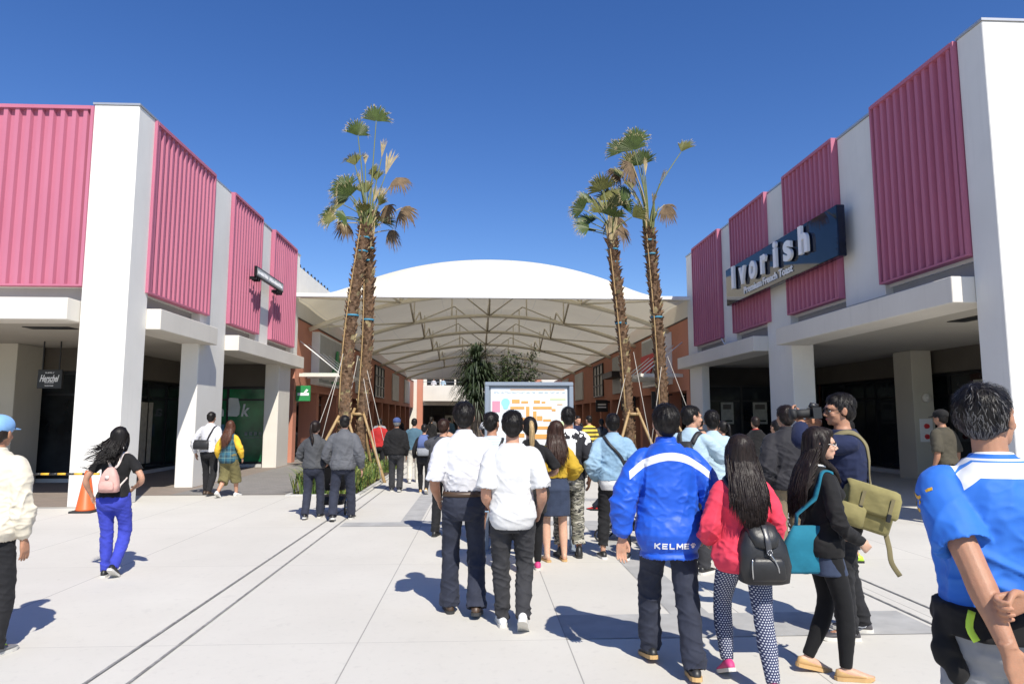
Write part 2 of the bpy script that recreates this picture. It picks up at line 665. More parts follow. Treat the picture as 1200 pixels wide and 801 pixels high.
def shopfront(parent, o, ax, nrm, w, z0, z1, n, glass='glass', frame='frame', door=None):
    """framed run of glazing: frame part with glass panes as sub-parts"""
    o, ax, nrm = np.array(o, float), np.array(ax, float), np.array(nrm, float)

    def bx(g, u0, u1, d0, d1, a, b):
        c = np.array([o * (1, 1, 0) + ax * u + nrm * d for u in (u0, u1) for d in (d0, d1)])
        g.box((c[:, 0].min(), c[:, 1].min(), a), (c[:, 0].max(), c[:, 1].max(), b))
    g = Geo()
    bx(g, 0, w, -.05, .05, z1 - .08, z1)
    bx(g, 0, w, -.05, .05, z0, z0 + .08)
    for k in range(n + 1):
        u = w * k / n
        bx(g, max(0, u - .035), min(w, u + .035), -.05, .05, z0 + .08, z1 - .08)
    bx(g, .0, w, -.03, .03, 2.22, 2.28)
    f = obj('shop_frame', g, M[frame], parent)
    for k in range(n):
        gg = Geo()
        bx(gg, w * k / n + .035, w * (k + 1) / n - .035, -.01, .01, z0 + .08, 2.22)
        bx(gg, w * k / n + .035, w * (k + 1) / n - .035, -.01, .01, 2.28, z1 - .08)
        obj('pane', gg, M[glass], f)
    return f


# left building
LB = thing('shop_building', 'white shop building with pink ribbed panels on the left, nearest the pale pink backpack woman', 'building', (-12, 19, 0))


def wpart(name, geo, mat, parent, label=None):
    """a part written in world coordinates under a moved Empty"""
    p = parent
    off = Vector((0, 0, 0))
    while p is not None:
        off += p.location
        p = p.parent
    geo.v = [(a - off.x, b - off.y, c - off.z) for a, b, c in geo.v]
    return obj(name, geo, mat, parent, label=label)


def bake_to(parent, objs):
    off = parent.location
    for o in objs:
        o.data.transform(Matrix.Translation(-off))


def build_left():
    P = LB
    start = set(bpy.data.objects)
    # upper wall, recessed band under the panels
    g = Geo().box((-24, 13.42, 4.15), (-6.93, 25.7, 7.70))
    obj('upper_wall', g, M['white'], P)
    g = Geo().box((-24, 13.5, 3.62), (-7.0, 25.6, 4.15))
    obj('recess_band', g, M['grey'], P)
    # piers running full height
    g = Geo().box((-7.62, 13.25, 0), (-6.75, 14.02, 7.78), bev=.012)
    obj('pillar', g, M['white'], P)
    g = Geo().box((-7.2, 16.75, 0), (-6.78, 18.4, 7.70), bev=.012)
    obj('pillar', g, M['white'], P)
    g = Geo().box((-7.16, 23.15, 0), (-6.70, 24.5, 3.45), bev=.012)
    obj('pillar', g, M['cream'], P)
    g = Geo().box((-7.3, 20.93, 3.62), (-6.82, 22.12, 7.72), bev=.01)
    obj('bay_wall', g, M['white'], P)
    obj('bay_wall', Geo().box((-7.3, 24.88, 3.62), (-6.82, 25.72, 7.72), bev=.01), M['white'], P)
    g = Geo().box((-24.02, 13.40, 7.70), (-7.63, 13.62, 7.76))
    g.box((-7.06, 14.03, 7.725), (-6.80, 25.75, 7.775))
    g.box((-7.64, 13.23, 7.78), (-6.73, 14.04, 7.82))
    obj('coping', g, M['coping'], P)
    # pink panels: front run and three on the side
    ribbed('ribbed_panel', P, (-24, 13.40, 0), (1, 0, 0), (0, -1, 0), 16.38, 4.15, 7.75)
    for y0, y1 in ((13.9, 17.08), (18.42, 20.9), (22.14, 24.86)):
        ribbed('ribbed_panel', P, (-6.86, y0, 0), (0, 1, 0), (1, 0, 0), y1 - y0, 4.15, 7.76)
    # canopies
    for a, b in (((-24, 12.85, 3.45), (-7.63, 13.48, 3.86)), ((-7.25, 14.03, 3.42), (-6.47, 17.06, 3.84)), ((-7.25, 18.41, 3.42), (-6.42, 25.2, 3.83))):
        obj('canopy_slab', Geo().box(a, b, bev=.01), M['cream'], P)
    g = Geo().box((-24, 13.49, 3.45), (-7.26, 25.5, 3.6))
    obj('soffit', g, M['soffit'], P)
    g = Geo().box((-9.1, 13.9, 3.435), (-8.2, 14.25, 3.449))
    obj('air_grille', g, M['black'], P)
    # inner store: bulkheads, columns, glazing
    g = Geo().box((-24, 18.2, 2.85), (-10.05, 18.5, 3.449))
    g.box((-10.05, 17.9, 2.75), (-9.75, 23.6, 3.449))
    g.box((-10.05, 23.55, 2.70), (-7.17, 23.9, 3.449))
    obj('bulkhead', g, M['bulkhead'], P)
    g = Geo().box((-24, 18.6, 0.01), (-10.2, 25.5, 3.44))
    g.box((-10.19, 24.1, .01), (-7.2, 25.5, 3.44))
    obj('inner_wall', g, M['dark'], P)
    for x0 in (-12.0, -17.2):
        obj('pillar', Geo().box((x0, 17.1, 0), (x0 + .75, 18.15, 3.449), bev=.01), M['column'], P)
    g = Geo().box((-24, 18.2, 0), (-9.9, 18.55, .1))
    g.box((-10.1, 18.56, 0), (-9.82, 23.5, .1))
    g.box((-10.1, 23.51, 0), (-7.17, 23.95, .1))
    obj('sill', g, M['sill'], P)
    shopfront(P, (-24, 18.35, 0), (1, 0, 0), (0, -1, 0), 13.9, .1, 2.84, 9)
    shopfront(P, (-9.95, 18.5, 0), (0, 1, 0), (1, 0, 0), 5.0, .1, 2.74, 4)
    shopfront(P, (-9.9, 23.7, 0), (1, 0, 0), (0, -1, 0), 2.73, .1, 2.69, 2, 'glass_green')
    # white and blue notices stuck on the green glazing
    g = Geo()
    g.box((-8.95, 23.675, 1.02), (-8.62, 23.685, 1.42))
    obj('notice', g, plain('blue_notice', (.08, .22, .36), .5), P)
    # pale display wall deep inside
    obj('display_panel', Geo().box((-9.93, 20.2, .3), (-9.90, 21.3, 2.1)), M['posterpale'], P)
    # round wall light
    g = Geo().tube([(-11.72, 17.095, 1.93), (-11.72, 17.03, 1.93)], [.14, .12], 20)
    g.tube([(-11.72, 17.03, 1.93), (-11.72, 16.99, 1.93)], [.06, .05], 14)
    obj('wall_light', g, M['cream'], P, True)
    for o in set(bpy.data.objects) - start: o.data.transform(Matrix.Translation(-P.location))


build_left()

RB = thing('shop_building', 'white shop building with dark pink ribbed panels on the right, carrying the long glossy sign', 'building', (14, 17, 0))


def build_right():
    P = RB
    start = set(bpy.data.objects)
    g = Geo().box((7.93, 9.8, 4.15), (26, 25.2, 7.70))
    obj('upper_wall', g, M['white'], P)
    g = Geo().box((8.0, 9.9, 3.62), (26, 25.1, 4.15))
    obj('recess_band', g, M['grey'], P)
    obj('pillar', Geo().box((7.77, 9.65, 0), (8.75, 10.22, 7.78), bev=.012), M['white'], P)
    obj('pillar', Geo().box((7.80, 16.66, 0), (8.36, 18.05, 7.70), bev=.012), M['white'], P)
    obj('pillar', Geo().box((7.78, 23.6, 0), (8.05, 24.95, 3.45), bev=.012), M['white'], P)
    g = Geo().box((7.84, 12.68, 4.0), (8.3, 14.12, 7.72), bev=.01)
    obj('bay_wall', g, M['white'], P)
    obj('bay_wall', Geo().box((7.84, 20.38, 3.62), (8.3, 21.42, 7.72), bev=.01), M['white'], P)
    obj('bay_wall', Geo().box((7.84, 24.18, 3.62), (8.3, 25.22, 7.72), bev=.01), M['white'], P)
    obj('front_wall', Geo().box((8.76, 9.72, 3.4), (26, 9.99, 7.74), bev=.01), M['white'], P)
    g = Geo().box((7.82, 10.24, 7.725), (8.05, 25.25, 7.775))
    g.box((7.75, 9.63, 7.78), (26, 10.23, 7.82))
    obj('coping', g, M['coping'], P)
    for y0, y1 in ((10.24, 12.66), (14.14, 16.64), (17.76, 20.36), (21.44, 24.16)):
        ribbed('ribbed_panel', P, (7.88, y1, 0), (0, -1, 0), (-1, 0, 0), y1 - y0, 4.2, 7.78)
    for a, b in (((7.40, 10.23, 3.44), (8.2, 16.64, 3.86)), ((7.40, 18.06, 3.44), (8.2, 25.2, 3.85))):
        obj('canopy_slab', Geo().box(a, b, bev=.01), M['cream'], P)
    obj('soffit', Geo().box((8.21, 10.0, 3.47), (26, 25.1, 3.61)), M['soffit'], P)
    obj('air_grille', Geo().box((8.9, 11.6, 3.455), (9.25, 12.5, 3.469)), M['black'], P)
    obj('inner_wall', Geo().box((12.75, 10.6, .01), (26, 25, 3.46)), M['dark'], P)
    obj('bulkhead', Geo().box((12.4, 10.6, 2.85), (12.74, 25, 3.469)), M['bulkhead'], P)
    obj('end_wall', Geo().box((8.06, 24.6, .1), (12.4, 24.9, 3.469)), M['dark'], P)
    obj('sill', Geo().box((12.3, 10.6, 0), (12.7, 24.55, .12)), M['sill'], P)
    shopfront(P, (12.55, 24.5, 0), (0, -1, 0), (-1, 0, 0), 13.6, .12, 2.84, 8)
    shopfront(P, (8.07, 24.5, 0), (1, 0, 0), (0, -1, 0), 4.3, .02, 2.84, 3)
    obj('pillar', Geo().box((11.72, 18.0, 0), (12.29, 18.8, 3.469), bev=.01), M['column'], P)
    g = Geo().tube([(12.08, 17.995, 2.18), (12.08, 17.94, 2.18)], [.13, .11], 20)
    g.tube([(12.08, 17.94, 2.18), (12.08, 17.9, 2.18)], [.05, .04], 12)
    obj('wall_light', g, M['cream'], P, True)
    hb = obj('hydrant_plate', Geo().box((11.84, 17.97, 1.0), (12.2, 17.995, 1.62), bev=.01), M['whitepaint'], P)
    for zz in (1.14, 1.42):
        obj('hydrant_inlet', Geo().tube([(12.02, 17.97, zz), (12.02, 17.92, zz)], [.07, .06], 16), M['red'], hb)
    g = Geo()
    g.box((12.50, 16.2, 1.5), (12.53, 16.75, 2.6))
    obj('pale_door_panel', g, M['posterpale'], P)
    for k, (x0, w_) in enumerate(((8.72, .46), (9.9, .52))):
        q = obj('poster', Geo().box((x0, 24.43, 1.42), (x0 + w_, 24.438, 2.2)), M['posterpale'], P)
        g = Geo().box((x0 + .08, 24.424, 1.95), (x0 + w_ - .08, 24.4295, 2.12))
        obj('poster_picture', g, M['bulkhead'], q)
        g = Geo().box((x0 + .05, 24.424, 1.5), (x0 + w_ - .05, 24.4295, 1.56))
        obj('poster_caption', g, M['frame'], q)
    for y in (12.4, 15.9, 19.3):
        obj('door_handle', Geo().tube([(12.44, y, .9), (12.44, y, 1.5)], [.018, .018], 8), M['steel'], P, True)
    # a power cable hanging from the recess
    g = Geo().tube([(7.7, 21.3, 4.15), (7.66, 21.1, 4.05), (7.66, 20.9, 3.92), (7.68, 20.8, 3.86)], [.02] * 4, 6, sub=3)
    obj('cable', g, M['whitepaint'], P, True)
    for o in set(bpy.data.objects) - start: o.data.transform(Matrix.Translation(-P.location))


build_right()

# ------------------------------------------------------------------ signs on the shops
def sign_long():
    T = thing('shop_sign', 'long glossy dark fascia sign with raised white letters on the right building', 'sign', (7.55, 16.85, 5.55))
    obj('sign_box', Geo().box((-.09, -3.25, -.55), (.09, 3.25, .55), bev=.015), M['navygloss'], T)
    g = Geo()
    ys = [2.45, 1.75, 1.02, .30, -.40, -1.10, -1.9]
    for ch, y in zip('Ivorish', ys):
        low = ch in 'vors'
        h = .50 if low else .66
        w = {'I': .17, 'i': .17, 'r': .34}.get(ch, .42)
        obj('letter', text_geo(ch, .8, (-.16, y, -.07 + h / 2 - .1), (0, -1, 0), (0, 0, 1), .07, .028, fit=(w, h)), M['letter'], T)
    for wd_, yc, ww in (('Premium', 1.23, 1.2), ('French', .11, .86), ('Toast', -.80, .76)):
        obj('small_lettering', text_geo(wd_, .2, (-.105, yc, -.34), (0, -1, 0), (0, 0, 1), .02, .003, fit=(ww, .19)), M['letter'], T)
    obj('bracket', Geo().box((.091, -2.6, -.2), (.125, -2.4, .2)).box((.091, 2.4, -.2), (.125, 2.6, .2)), M['steel'], T)


sign_long()


def sign_small():
    T = thing('blade_sign', 'thin grey strip sign on short brackets across two pink panels', 'sign', (-6.50, 21.05, 5.86))
    obj('sign_box', Geo().box((-.03, -1.35, -.15), (.05, 1.35, .15), bev=.01), M['frame'], T)
    g = Geo()
    g.box((.051, -1.3, -.10), (.056, 1.3, .10))
    obj('face_panel', g, M['wingrey'], T)
    g = Geo()
    rr = random.Random(3)
    y = -1.22
    while y < 1.2:
        w = rr.uniform(.05, .12)
        if rr.random() > .15: g.box((.057, y, -.055), (.066, y + w, rr.uniform(.02, .06)))
        y += w + .045
    obj('raised_mark', g, M['letter'], T)
    for y in (-1.3, -1.1, -.95, .8, .95, 1.1, 1.28): obj('bracket', Geo().box((-.17, y, -.24), (.03, y + .025, -.151)), M['frame'], T)


sign_small()


def sign_black():
    T = thing('hanging_sign', 'square black sign with white script hung beside the cream column on the left', 'sign', (-10.12, 16.6, 2.55))
    obj('sign_board', Geo().box((-.34, -.04, -.27), (.34, .04, .27), bev=.008), M['black'], T)
    ax, az = (1, 0, 0), (0, 0, 1)
    obj('script_lettering', text_geo('Herschel', .2, (0, -.045, .02), ax, az, .008, .004, shear=.45, fit=(.54, .20)), M['letter'], T)
    obj('small_lettering', text_geo('SUPPLY', .06, (0, -.045, .18), ax, az, .006, .001, fit=(.26, .035)), M['letter'], T)
    obj('small_lettering', text_geo('BRAND GOODS', .06, (0, -.045, -.10), ax, az, .006, .001, fit=(.25, .03)), M['letter'], T)
    obj('small_lettering', text_geo('TRADE MARK', .06, (0, -.045, -.19), ax, az, .006, .001, fit=(.25, .03)), M['letter'], T)
    for xx in (-.25, .22): obj('hanger', Geo().box((xx, -.015, .271), (xx + .03, .015, 1.09)), M['frame'], T)


    for o in T.children: o.data.transform(Matrix.Diagonal((.82, .82, .82, 1)))


sign_black()


def sign_green_shop():
    T = thing('window_lettering', 'white letters and a pale rounded tile on the dark green shop window', 'sign', (-8.55, 23.66, 1.9))
    dw = plain('dim_white', (.62, .65, .63), .6)
    obj('letter', text_geo('a', .5, (-.52, 0, -.08), (1, 0, 0), (0, 0, 1), .01, .012, fit=(.24, .26)), dw, T)
    obj('letter', text_geo('n', .5, (-.2, 0, -.08), (1, 0, 0), (0, 0, 1), .01, .012, fit=(.2, .26)), dw, T)
    obj('letter', text_geo('k', .5, (.62, 0, 0), (1, 0, 0), (0, 0, 1), .01, .012, fit=(.28, .42), shear=.2), dw, T)
    poly = [(.02, -.2), (.34, -.22), (.42, -.15), (.44, .1), (.36, .40), (.08, .42), (.03, .36)]
    obj('tile_mark', Geo().prism(poly, (0, 0, 0), (1, 0, 0), (0, 0, 1), .01), plain('dim_white_tile', (.60, .64, .62), .6), T)
    g = Geo()
    for i in range(4): g.box((.62 + i * .16, -.004, -.85), (.62 + i * .16 + .10, .004, -.73))
    g.box((.6, -.004, -.93), (1.25, .004, -.91))
    obj('notice_mark', g, plain('dim_white_notice', (.2, .24, .22), .6), T)


sign_green_shop()

T = thing('projecting_sign', 'small square green sign projecting from the left terracotta front', 'sign', (-6.62, 26.05, 2.55))
obj('sign_box', Geo().box((-.26, -.06, -.29), (.26, .06, .29), bev=.01), M['green'], T)
g = Geo().box((-.2, -.068, -.08), (.22, -.062, .02))
g.prism([(.02, .02), (.10, .0), (.2, .13), (.12, .16)], (0, -.062, 0), (1, 0, 0), (0, 0, 1), .006)
obj('white_mark', g, M['letter'], T)
obj('bracket', Geo().box((-.42, -.02, .1), (-.261, .02, .16)), M['frame'], T)

# ------------------------------------------------------------------ terracotta wings under the tent
def wing(label, X, s, Y0, Y1, wins, loc, signs):
    """s = +1: street lies on the +x side of the face"""
    P = thing('terracotta_building', label, 'building', loc)
    start = set(bpy.data.objects)

    def bx(g, d0, d1, y0, y1, z0, z1, bev=0):  # d outwards to the street
        g.box((X + s * d0, y0, z0), (X + s * d1, y1, z1), bev=bev)
        return g
    obj('upper_wall', bx(Geo(), -9, 0, Y0, Y1, 2.68, 5.38), M['orange'], P)
    obj('parapet_cap', bx(Geo(), -.4, .03, Y0 - .02, Y1, 5.381, 5.43), M['bulkhead'], P)
    y = Y0
    k = 0
    edges = [Y0, Y0 + .45]
    while y < Y1 - 3:
        obj('pier', bx(Geo(), -.75, -.02, y, y + .45, 0, 2.679), M['orange'], P)
        y += 4.1 if k % 2 else 3.6
        k += 1
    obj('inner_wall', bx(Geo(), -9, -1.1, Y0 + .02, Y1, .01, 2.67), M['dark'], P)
    obj('front_end_wall', bx(Geo(), -9, -.751, Y0 - .01, Y0 + .3, 0, 2.679), M['orange'], P)
    f = shopfront(P, (X - s * .9, Y0 + .3, 0), (0, 1, 0), (s, 0, 0), Y1 - Y0 - .4, .05, 2.67, 22)
    for (y0, y1, z0, z1, kind) in wins:
        if kind == 'box':
            w = obj('advert_box', bx(Geo(), .001, .32, y0, y1, z0, z1, .01), M['whitepaint'], P)
            obj('advert_face', bx(Geo(), .321, .33, y0 + .12, y1 - .1, z0 + .1, z1 - .1), M['wingrey'], w)
        elif kind == 'grid':
            g = bx(Geo(), .001, .10, y0, y1, z0, z0 + .08)
            bx(g, .001, .10, y0, y1, z1 - .08, z1)
            n = 3
            for i in range(n + 1):
                u = y0 + (y1 - y0 - .1) * i / n
                bx(g, .001, .10, u, u + .1, z0 + .08, z1 - .08)
            for i in range(1, 3):
                u = z0 + (z1 - z0) * i / 3
                bx(g, .001, .095, y0 + .1, y1 - .1, u, u + .07)
            w = obj('window', g, M['frame'], P)
            obj('pane', bx(Geo(), .001, .03, y0 + .1, y1 - .1, z0 + .08, z1 - .08), M['winlight'], w)
        else:
            w = obj('wall_panel', bx(Geo(), .001, .10, y0, y1, z0, z1, .01), M['wingrey' if kind == 'grey' else 'winlight'], P)
            if kind == 'grey':
                obj('awning', bx(Geo(), .101, .7, y0 + .1, y1 - .1, (z0 + z1) / 2 - .2, (z0 + z1) / 2 + .12), M['frame'], w)
    for o in set(bpy.data.objects) - start: o.data.transform(Matrix.Translation(-Vector(loc)))
    return P


LW = wing('terracotta row of shops running back under the tent on the left', -6.9, 1, 25.82, 71.8,
          [(28.2, 32.7, 3.0, 5.15, 'box'), (38.2, 40.4, 3.0, 5.1, 'pale'), (45, 49.2, 3.0, 5.1, 'grid'), (54, 58, 3.0, 5.1, 'pale'), (62.7, 67, 3.0, 5.1, 'pale')], (-9, 26, 0), 0)
RW = wing('terracotta row of shops running back under the tent on the right', 7.86, -1, 25.3, 71.8,
          [(27.5, 31.4, 3.0, 5.15, 'box'), (36.7, 39.7, 3.0, 5.1, 'grey'), (43, 46.5, 3.0, 5.1, 'grid'), (51.5, 55.6, 3.0, 5.1, 'pale'), (60, 64, 3, 5.1, 'pale')], (10, 26, 0), 0)

# green bottle shaped mark and red square on the two advert boxes
T = thing('advert_figure', 'green cut-out figure on the white box over the left terracotta shops', 'sign', (-6.57, 31.3, 3.6))
poly = [(-.75, -.45), (.75, -.45), (.8, 0), (.5, .15), (.62, .55), (.4, 1.05), (.1, 1.05), (-.1, .6), (-.05, .2), (-.45, .25), (-.8, .0)]
obj('figure_board', Geo().prism(poly, (.03, 0, 0), (0, 1, 0), (0, 0, 1), .06), M['green'], T)
T = thing('advert_square', 'red square panel on the white box over the right terracotta shops', 'sign', (7.53, 30.1, 4.0))
obj('panel_board', Geo().prism([(-1.2, -.42), (.5, -.42), (1.2, .15), (1.2, .42), (-1.2, .42)], (-.02, 0, 0), (0, -1, 0), (0, 0, 1), .05), M['red'], T)

for s, x0, y0, lab in ((1, -6.88, 26.35, 'glass entrance canopy hung on white rods from the left terracotta front'), (-1, 7.84, 26.0, 'glass entrance canopy hung on thin rods from the right terracotta front')):
    T = thing('glass_canopy', lab, 'canopy', (x0, y0, 3.2))
    g = Geo()
    for k in range(3):
        g2 = Geo().box((s * .12, k * 1.25 + .03, .13), (s * 1.55, k * 1.25 + 1.2, .15))
        obj('glass_panel', g2, M['canglass'], T)
    for k in range(4): g.box((s * .005, k * 1.25 - .02, 0), (s * 1.6, k * 1.25 + .025, .125))
    g.box((s * 1.601, -.02, .02), (s * 1.66, 3.8, .14))
    obj('canopy_frame', g, M['cream'], T)
    for k in (0, 1, 2, 3):
        obj('tie_rod', Geo().tube([(s * 1.5, k * 1.25, .15), (s * .01, k * 1.25 - .05, 1.35)], [.022, .022], 8), M['whitepaint'], T, True)

# square black signs with white ring outside the right shops
for k, (y, ch, lab) in enumerate(((27.6, '0', 'black projecting sign with white oval, nearer one on the right terracotta front'),
                                  (33.6, '0', 'black projecting sign with white oval, farther one behind the right palm trunk'),
                                  (41.0, '=', 'black projecting sign with two white lines farther along the right terracotta shops'))):
    T = thing('projecting_sign', lab, 'sign', (7.35, y, 2.35), group='black projecting signs on the right shops')
    obj('sign_box', Geo().box((-.36, -.05, -.36), (.36, .05, .36), bev=.01), M['black'], T)
    if ch == '0':
        obj('oval_mark', text_geo('0', .4, (0, -.056, 0), (1, 0, 0), (0, 0, 1), .01, .004, fit=(.24, .46)), M['letter'], T)
    else:
        obj('line_mark', Geo().box((-.25, -.06, .04), (.25, -.052, .12)).box((-.25, -.06, -.12), (.25, -.052, -.05)), M['letter'], T)
    obj('bracket', Geo().box((.361, -.02, .2), (.5, .02, .26)), M['frame'], T)

# white roof screen behind the left building
g = Geo().box((-12, 26.2, 5.45), (-6.95, 31.5, 7.42), bev=.01)
single('roof_screen', g, M['white'], 'plain white rooftop screen wall left of the tent roof', 'wall')
g = Geo()
for k in range(9): g.tube([(-7.0, 26.4 + k * .6, 7.4), (-7.0, 26.4 + k * .6, 7.55)], [.05, .03], 8)
single('roof_bolts', g, M['frame'], 'row of small dark bolts along the top of the white rooftop screen', 'bolts')

# ------------------------------------------------------------------ building closing the street
def end_building():
    P = thing('balcony_building', 'pale building with an upper balcony closing the far end of the street', 'building', (1, 76, 0))
    start = set(bpy.data.objects)
    obj('column', Geo().box((-6.55, 71.9, 0), (-5.95, 72.6, 6.3)), M['orange'], P)
    obj('column', Geo().box((5.8, 71.9, 0), (6.5, 72.6, 6.3)), M['orange'], P)
    obj('balcony_front', Geo().box((-5.94, 72.0, 3.35), (5.79, 72.3, 5.0), bev=.02), M['cream'], P)
    obj('balcony_floor', Geo().box((-5.94, 72.31, 3.35), (5.79, 75.5, 4.1)), M['cream'], P)
    obj('upper_wall', Geo().box((-14, 75.51, 3.0), (14, 80, 9.5)), M['cream'], P)
    g = Geo()
    for k in range(7): g.box((-5.8 + k * 1.6, 75.46, 4.11), (-4.4 + k * 1.6, 75.5, 6.4))
    obj('upper_glazing', g, M['glass'], P)
    obj('lower_back_wall', Geo().box((-14, 78, .01), (14, 79, 2.99)), M['dark'], P)
    for k in range(8):
        f = obj('door_frame', Geo().box((-5.5 + k * 1.4, 77.6, .01), (-5.38 + k * 1.4, 77.7, 2.9)).box((-5.37 + k * 1.4, 77.6, 2.2), (-4.11 + k * 1.4, 77.7, 2.3)), M['frame'], P)
        obj('pane', Geo().box((-5.3 + k * 1.4, 77.64, .2 + (k % 3) * .4), (-4.4 + k * 1.4, 77.66, 1.9)), M['posterpale' if k % 2 else 'glass'], f)
    obj('railing', Geo().box((-5.94, 72.1, 5.35), (5.79, 72.15, 5.4)), M['steel'], P)
    obj('side_wall', Geo().box((-14, 71.95, 0), (-6.56, 72.5, 7.2)).box((6.51, 71.95, 0), (14, 72.5, 7.2)), M['cream'], P)
    for o in set(bpy.data.objects) - start: o.data.transform(Matrix.Translation(-P.location))


end_building()

# ------------------------------------------------------------------ tent roof
TCX, THW = .45, 7.4
ARCH = [27.5, 33.5, 39.9, 47.0, 55.0, 63.0]


def mem_z(u, Y):
    """membrane height, u in -1..1 across"""
    e, cr = 6.08, 2.0
    arch = e + cr * (1 - abs(u) ** 2.1)
    if Y <= ARCH[0]:
        t = (Y - 25.0) / (ARCH[0] - 25.0)
        return 6.08 + (arch - 6.08) * (t ** .8)
    if Y >= ARCH[-1]:
        t = (66.0 - Y) / (66.0 - ARCH[-1])
        return 5.4 + (arch - 5.4) * (max(t, 0) ** .8)
    for a, b in zip(ARCH, ARCH[1:]):
        if a <= Y <= b:
            t = (Y - a) / (b - a)
            return arch - .32 * 4 * t * (1 - t) * (1 - u * u * .7)


def tent():
    T = thing('tent_roof', 'white arched membrane canopy spanning the street between the two buildings', 'canopy roof', (TCX, 25, 0))
    g = Geo()
    ys = [25.0]
    for a, b in zip([25.0] + ARCH, ARCH + [66.0]): ys += [a + (b - a) * k / 8 for k in range(1, 9)]
    nx = 44
    vs, fs = [], []
    for y in ys:
        for i in range(nx + 1):
            u = -1 + 2 * i / nx
            vs.append((TCX + u * THW, y, mem_z(u, y)))
    for k in range(len(ys) - 1):
        for i in range(nx):
            a = k * (nx + 1) + i
            fs.append((a, a + 1, a + nx + 2, a + nx + 1))
    g.add(vs, fs)
    # valances down to the parapets
    vs, fs = [], []
    for s in (-1, 1):
        o = len(vs)
        for y in ys:
            vs += [(TCX + s * THW, y, mem_z(s, y)), (TCX + s * (THW + .02), y, 5.2)]
        for k in range(len(ys) - 1): fs.append((o + 2 * k, o + 2 * k + 1, o + 2 * k + 3, o + 2 * k + 2))
    g.add(vs, fs)
    obj('membrane', g, M['membrane'], T, True)
    obj('edge_beam', Geo().box((TCX - THW - .05, 24.9, 6.02), (TCX + THW + .05, 25.02, 6.16), bev=.02), M['whitepaint'], T)
    obj('edge_beam', Geo().box((TCX - THW, 65.95, 5.3), (TCX + THW, 66.05, 5.45)), M['whitepaint'], T)

    def low(u): return 5.15 + 1.5 * (1 - abs(u) ** 2.0)
    US = (-.8, -.5, -.25, 0., .25, .5, .8)
    for y in ARCH:
        g = Geo()
        us = np.linspace(-1, 1, 25)
        g.tube([(TCX + u * THW * .985, y, low(u)) for u in us], [.09] * 25, 10)
        for u in US[1:-1]: g.tube([(TCX + u * THW, y, low(u)), (TCX + u * THW, y, mem_z(u, y) - .02)], [.035] * 2, 7)
        obj('arch_truss', g, M['truss'], T, True)
    for u in (-.5, 0., .5):
        g = Geo()
        x = TCX + u * THW
        for a, b in zip(ARCH, ARCH[1:]):
            m = (a + b) / 2
            g.tube([(x, a, low(u)), (x, m, mem_z(u, m) - .04)], [.045] * 2, 7)
            g.tube([(x, m, mem_z(u, m) - .04), (x, b, low(u))], [.045] * 2, 7)
        g.tube([(x, 25.03, 6.08), (x, ARCH[0], low(u))], [.05] * 2, 8)
        obj('purlin_truss', g, M['truss'], T, True)
    g = Geo()
    for k, (a, b) in enumerate(zip([25.03] + ARCH, ARCH)):
        za = (lambda u: 6.08) if k == 0 else low
        for s in (-1, 1):
            g.tube([(TCX + s * .5 * THW, a, za(.5)), (TCX + s * .25 * THW, (a + b) / 2, mem_z(.25, (a + b) / 2) - .04)], [.032] * 2, 6)
            g.tube([(TCX + s * .25 * THW, (a + b) / 2, mem_z(.25, (a + b) / 2) - .04), (TCX + s * .0 * THW, b, low(0))], [.032] * 2, 6)
            g.tube([(TCX + s * .95 * THW, a, za(.95) - .05), (TCX + s * .5 * THW, b, low(.5))], [.04] * 2, 6)
    obj('diagonal_brace', g, M['truss'], T, True)
    for o in T.children: o.data.transform(Matrix.Translation(-T.location))


tent()

# ------------------------------------------------------------------ palms
def fan(p, axis, nrm, size, state, rr, green, straw, pet_from=None):
    """a fan leaf: pleated blades from p, opening along axis"""
    axis = unit(axis)
    nrm = unit(np.array(nrm) - axis * (np.array(nrm) @ axis))
    side = np.cross(axis, nrm)
    g = Geo()
    spread = {'green': 1.4, 'half': .85, 'folded': .28, 'dead': 1.2}[state]
    n = {'green': 30, 'half': 20, 'folded': 12, 'dead': 18}[state]
    for k in range(n):
        a = -spread + 2 * spread * (k + .5) / n + rr.uniform(-.03, .03)
        w = spread / n * 1.25
        L = size * (rr.uniform(.82, 1.06)) * (1 - .18 * (abs(a) / 1.8))
        droop = rr.uniform(.05, .22) * (3.2 if state == 'dead' else 1)
        pts = []
        for t in (0.05, .35, .66, .85, 1.0):
            d = axis * math.cos(a) + side * math.sin(a)
            q = np.array(p) + d * L * t + nrm * (.10 * math.cos(a * 1.3) * t * size)
            q = q + np.array((0, 0, -1.)) * droop * L * max(0, t - .5) ** 1.5 * 2.4
            hw = L * w * {.05: .12, .35: .46, .66: .72, .85: .40, 1.0: .04}[t]
            e = -axis * math.sin(a) + side * math.cos(a)
            pts.append((q - e * hw, q + nrm * hw * .55, q + e * hw))
        for i in range(4):
            A, B = pts[i], pts[i + 1]
            mi = 0 if (i < 2 or (i == 2 and state != 'dead')) else 1
            if state in ('green', 'half') and i == 3 and rr.random() < .35: mi = 0
            g.add([A[0], A[1], A[2], B[0], B[1], B[2]], [(0, 1, 4, 3), (1, 2, 5, 4)], mi)
        # loose threads
        if rr.random() < .8:
            q = (pts[3][0] + pts[3][2]) / 2
            for _ in range(2):
                d = unit(q - np.array(p)) * rr.uniform(.04, .13) + np.array((rr.uniform(-.06, .06), rr.uniform(-.06, .06), -rr.uniform(.03, .16)))
                e = np.array((.005, .003, 0))
                g.add([q - e, q + e, q + d], [(0, 1, 2)], 1)
    return g


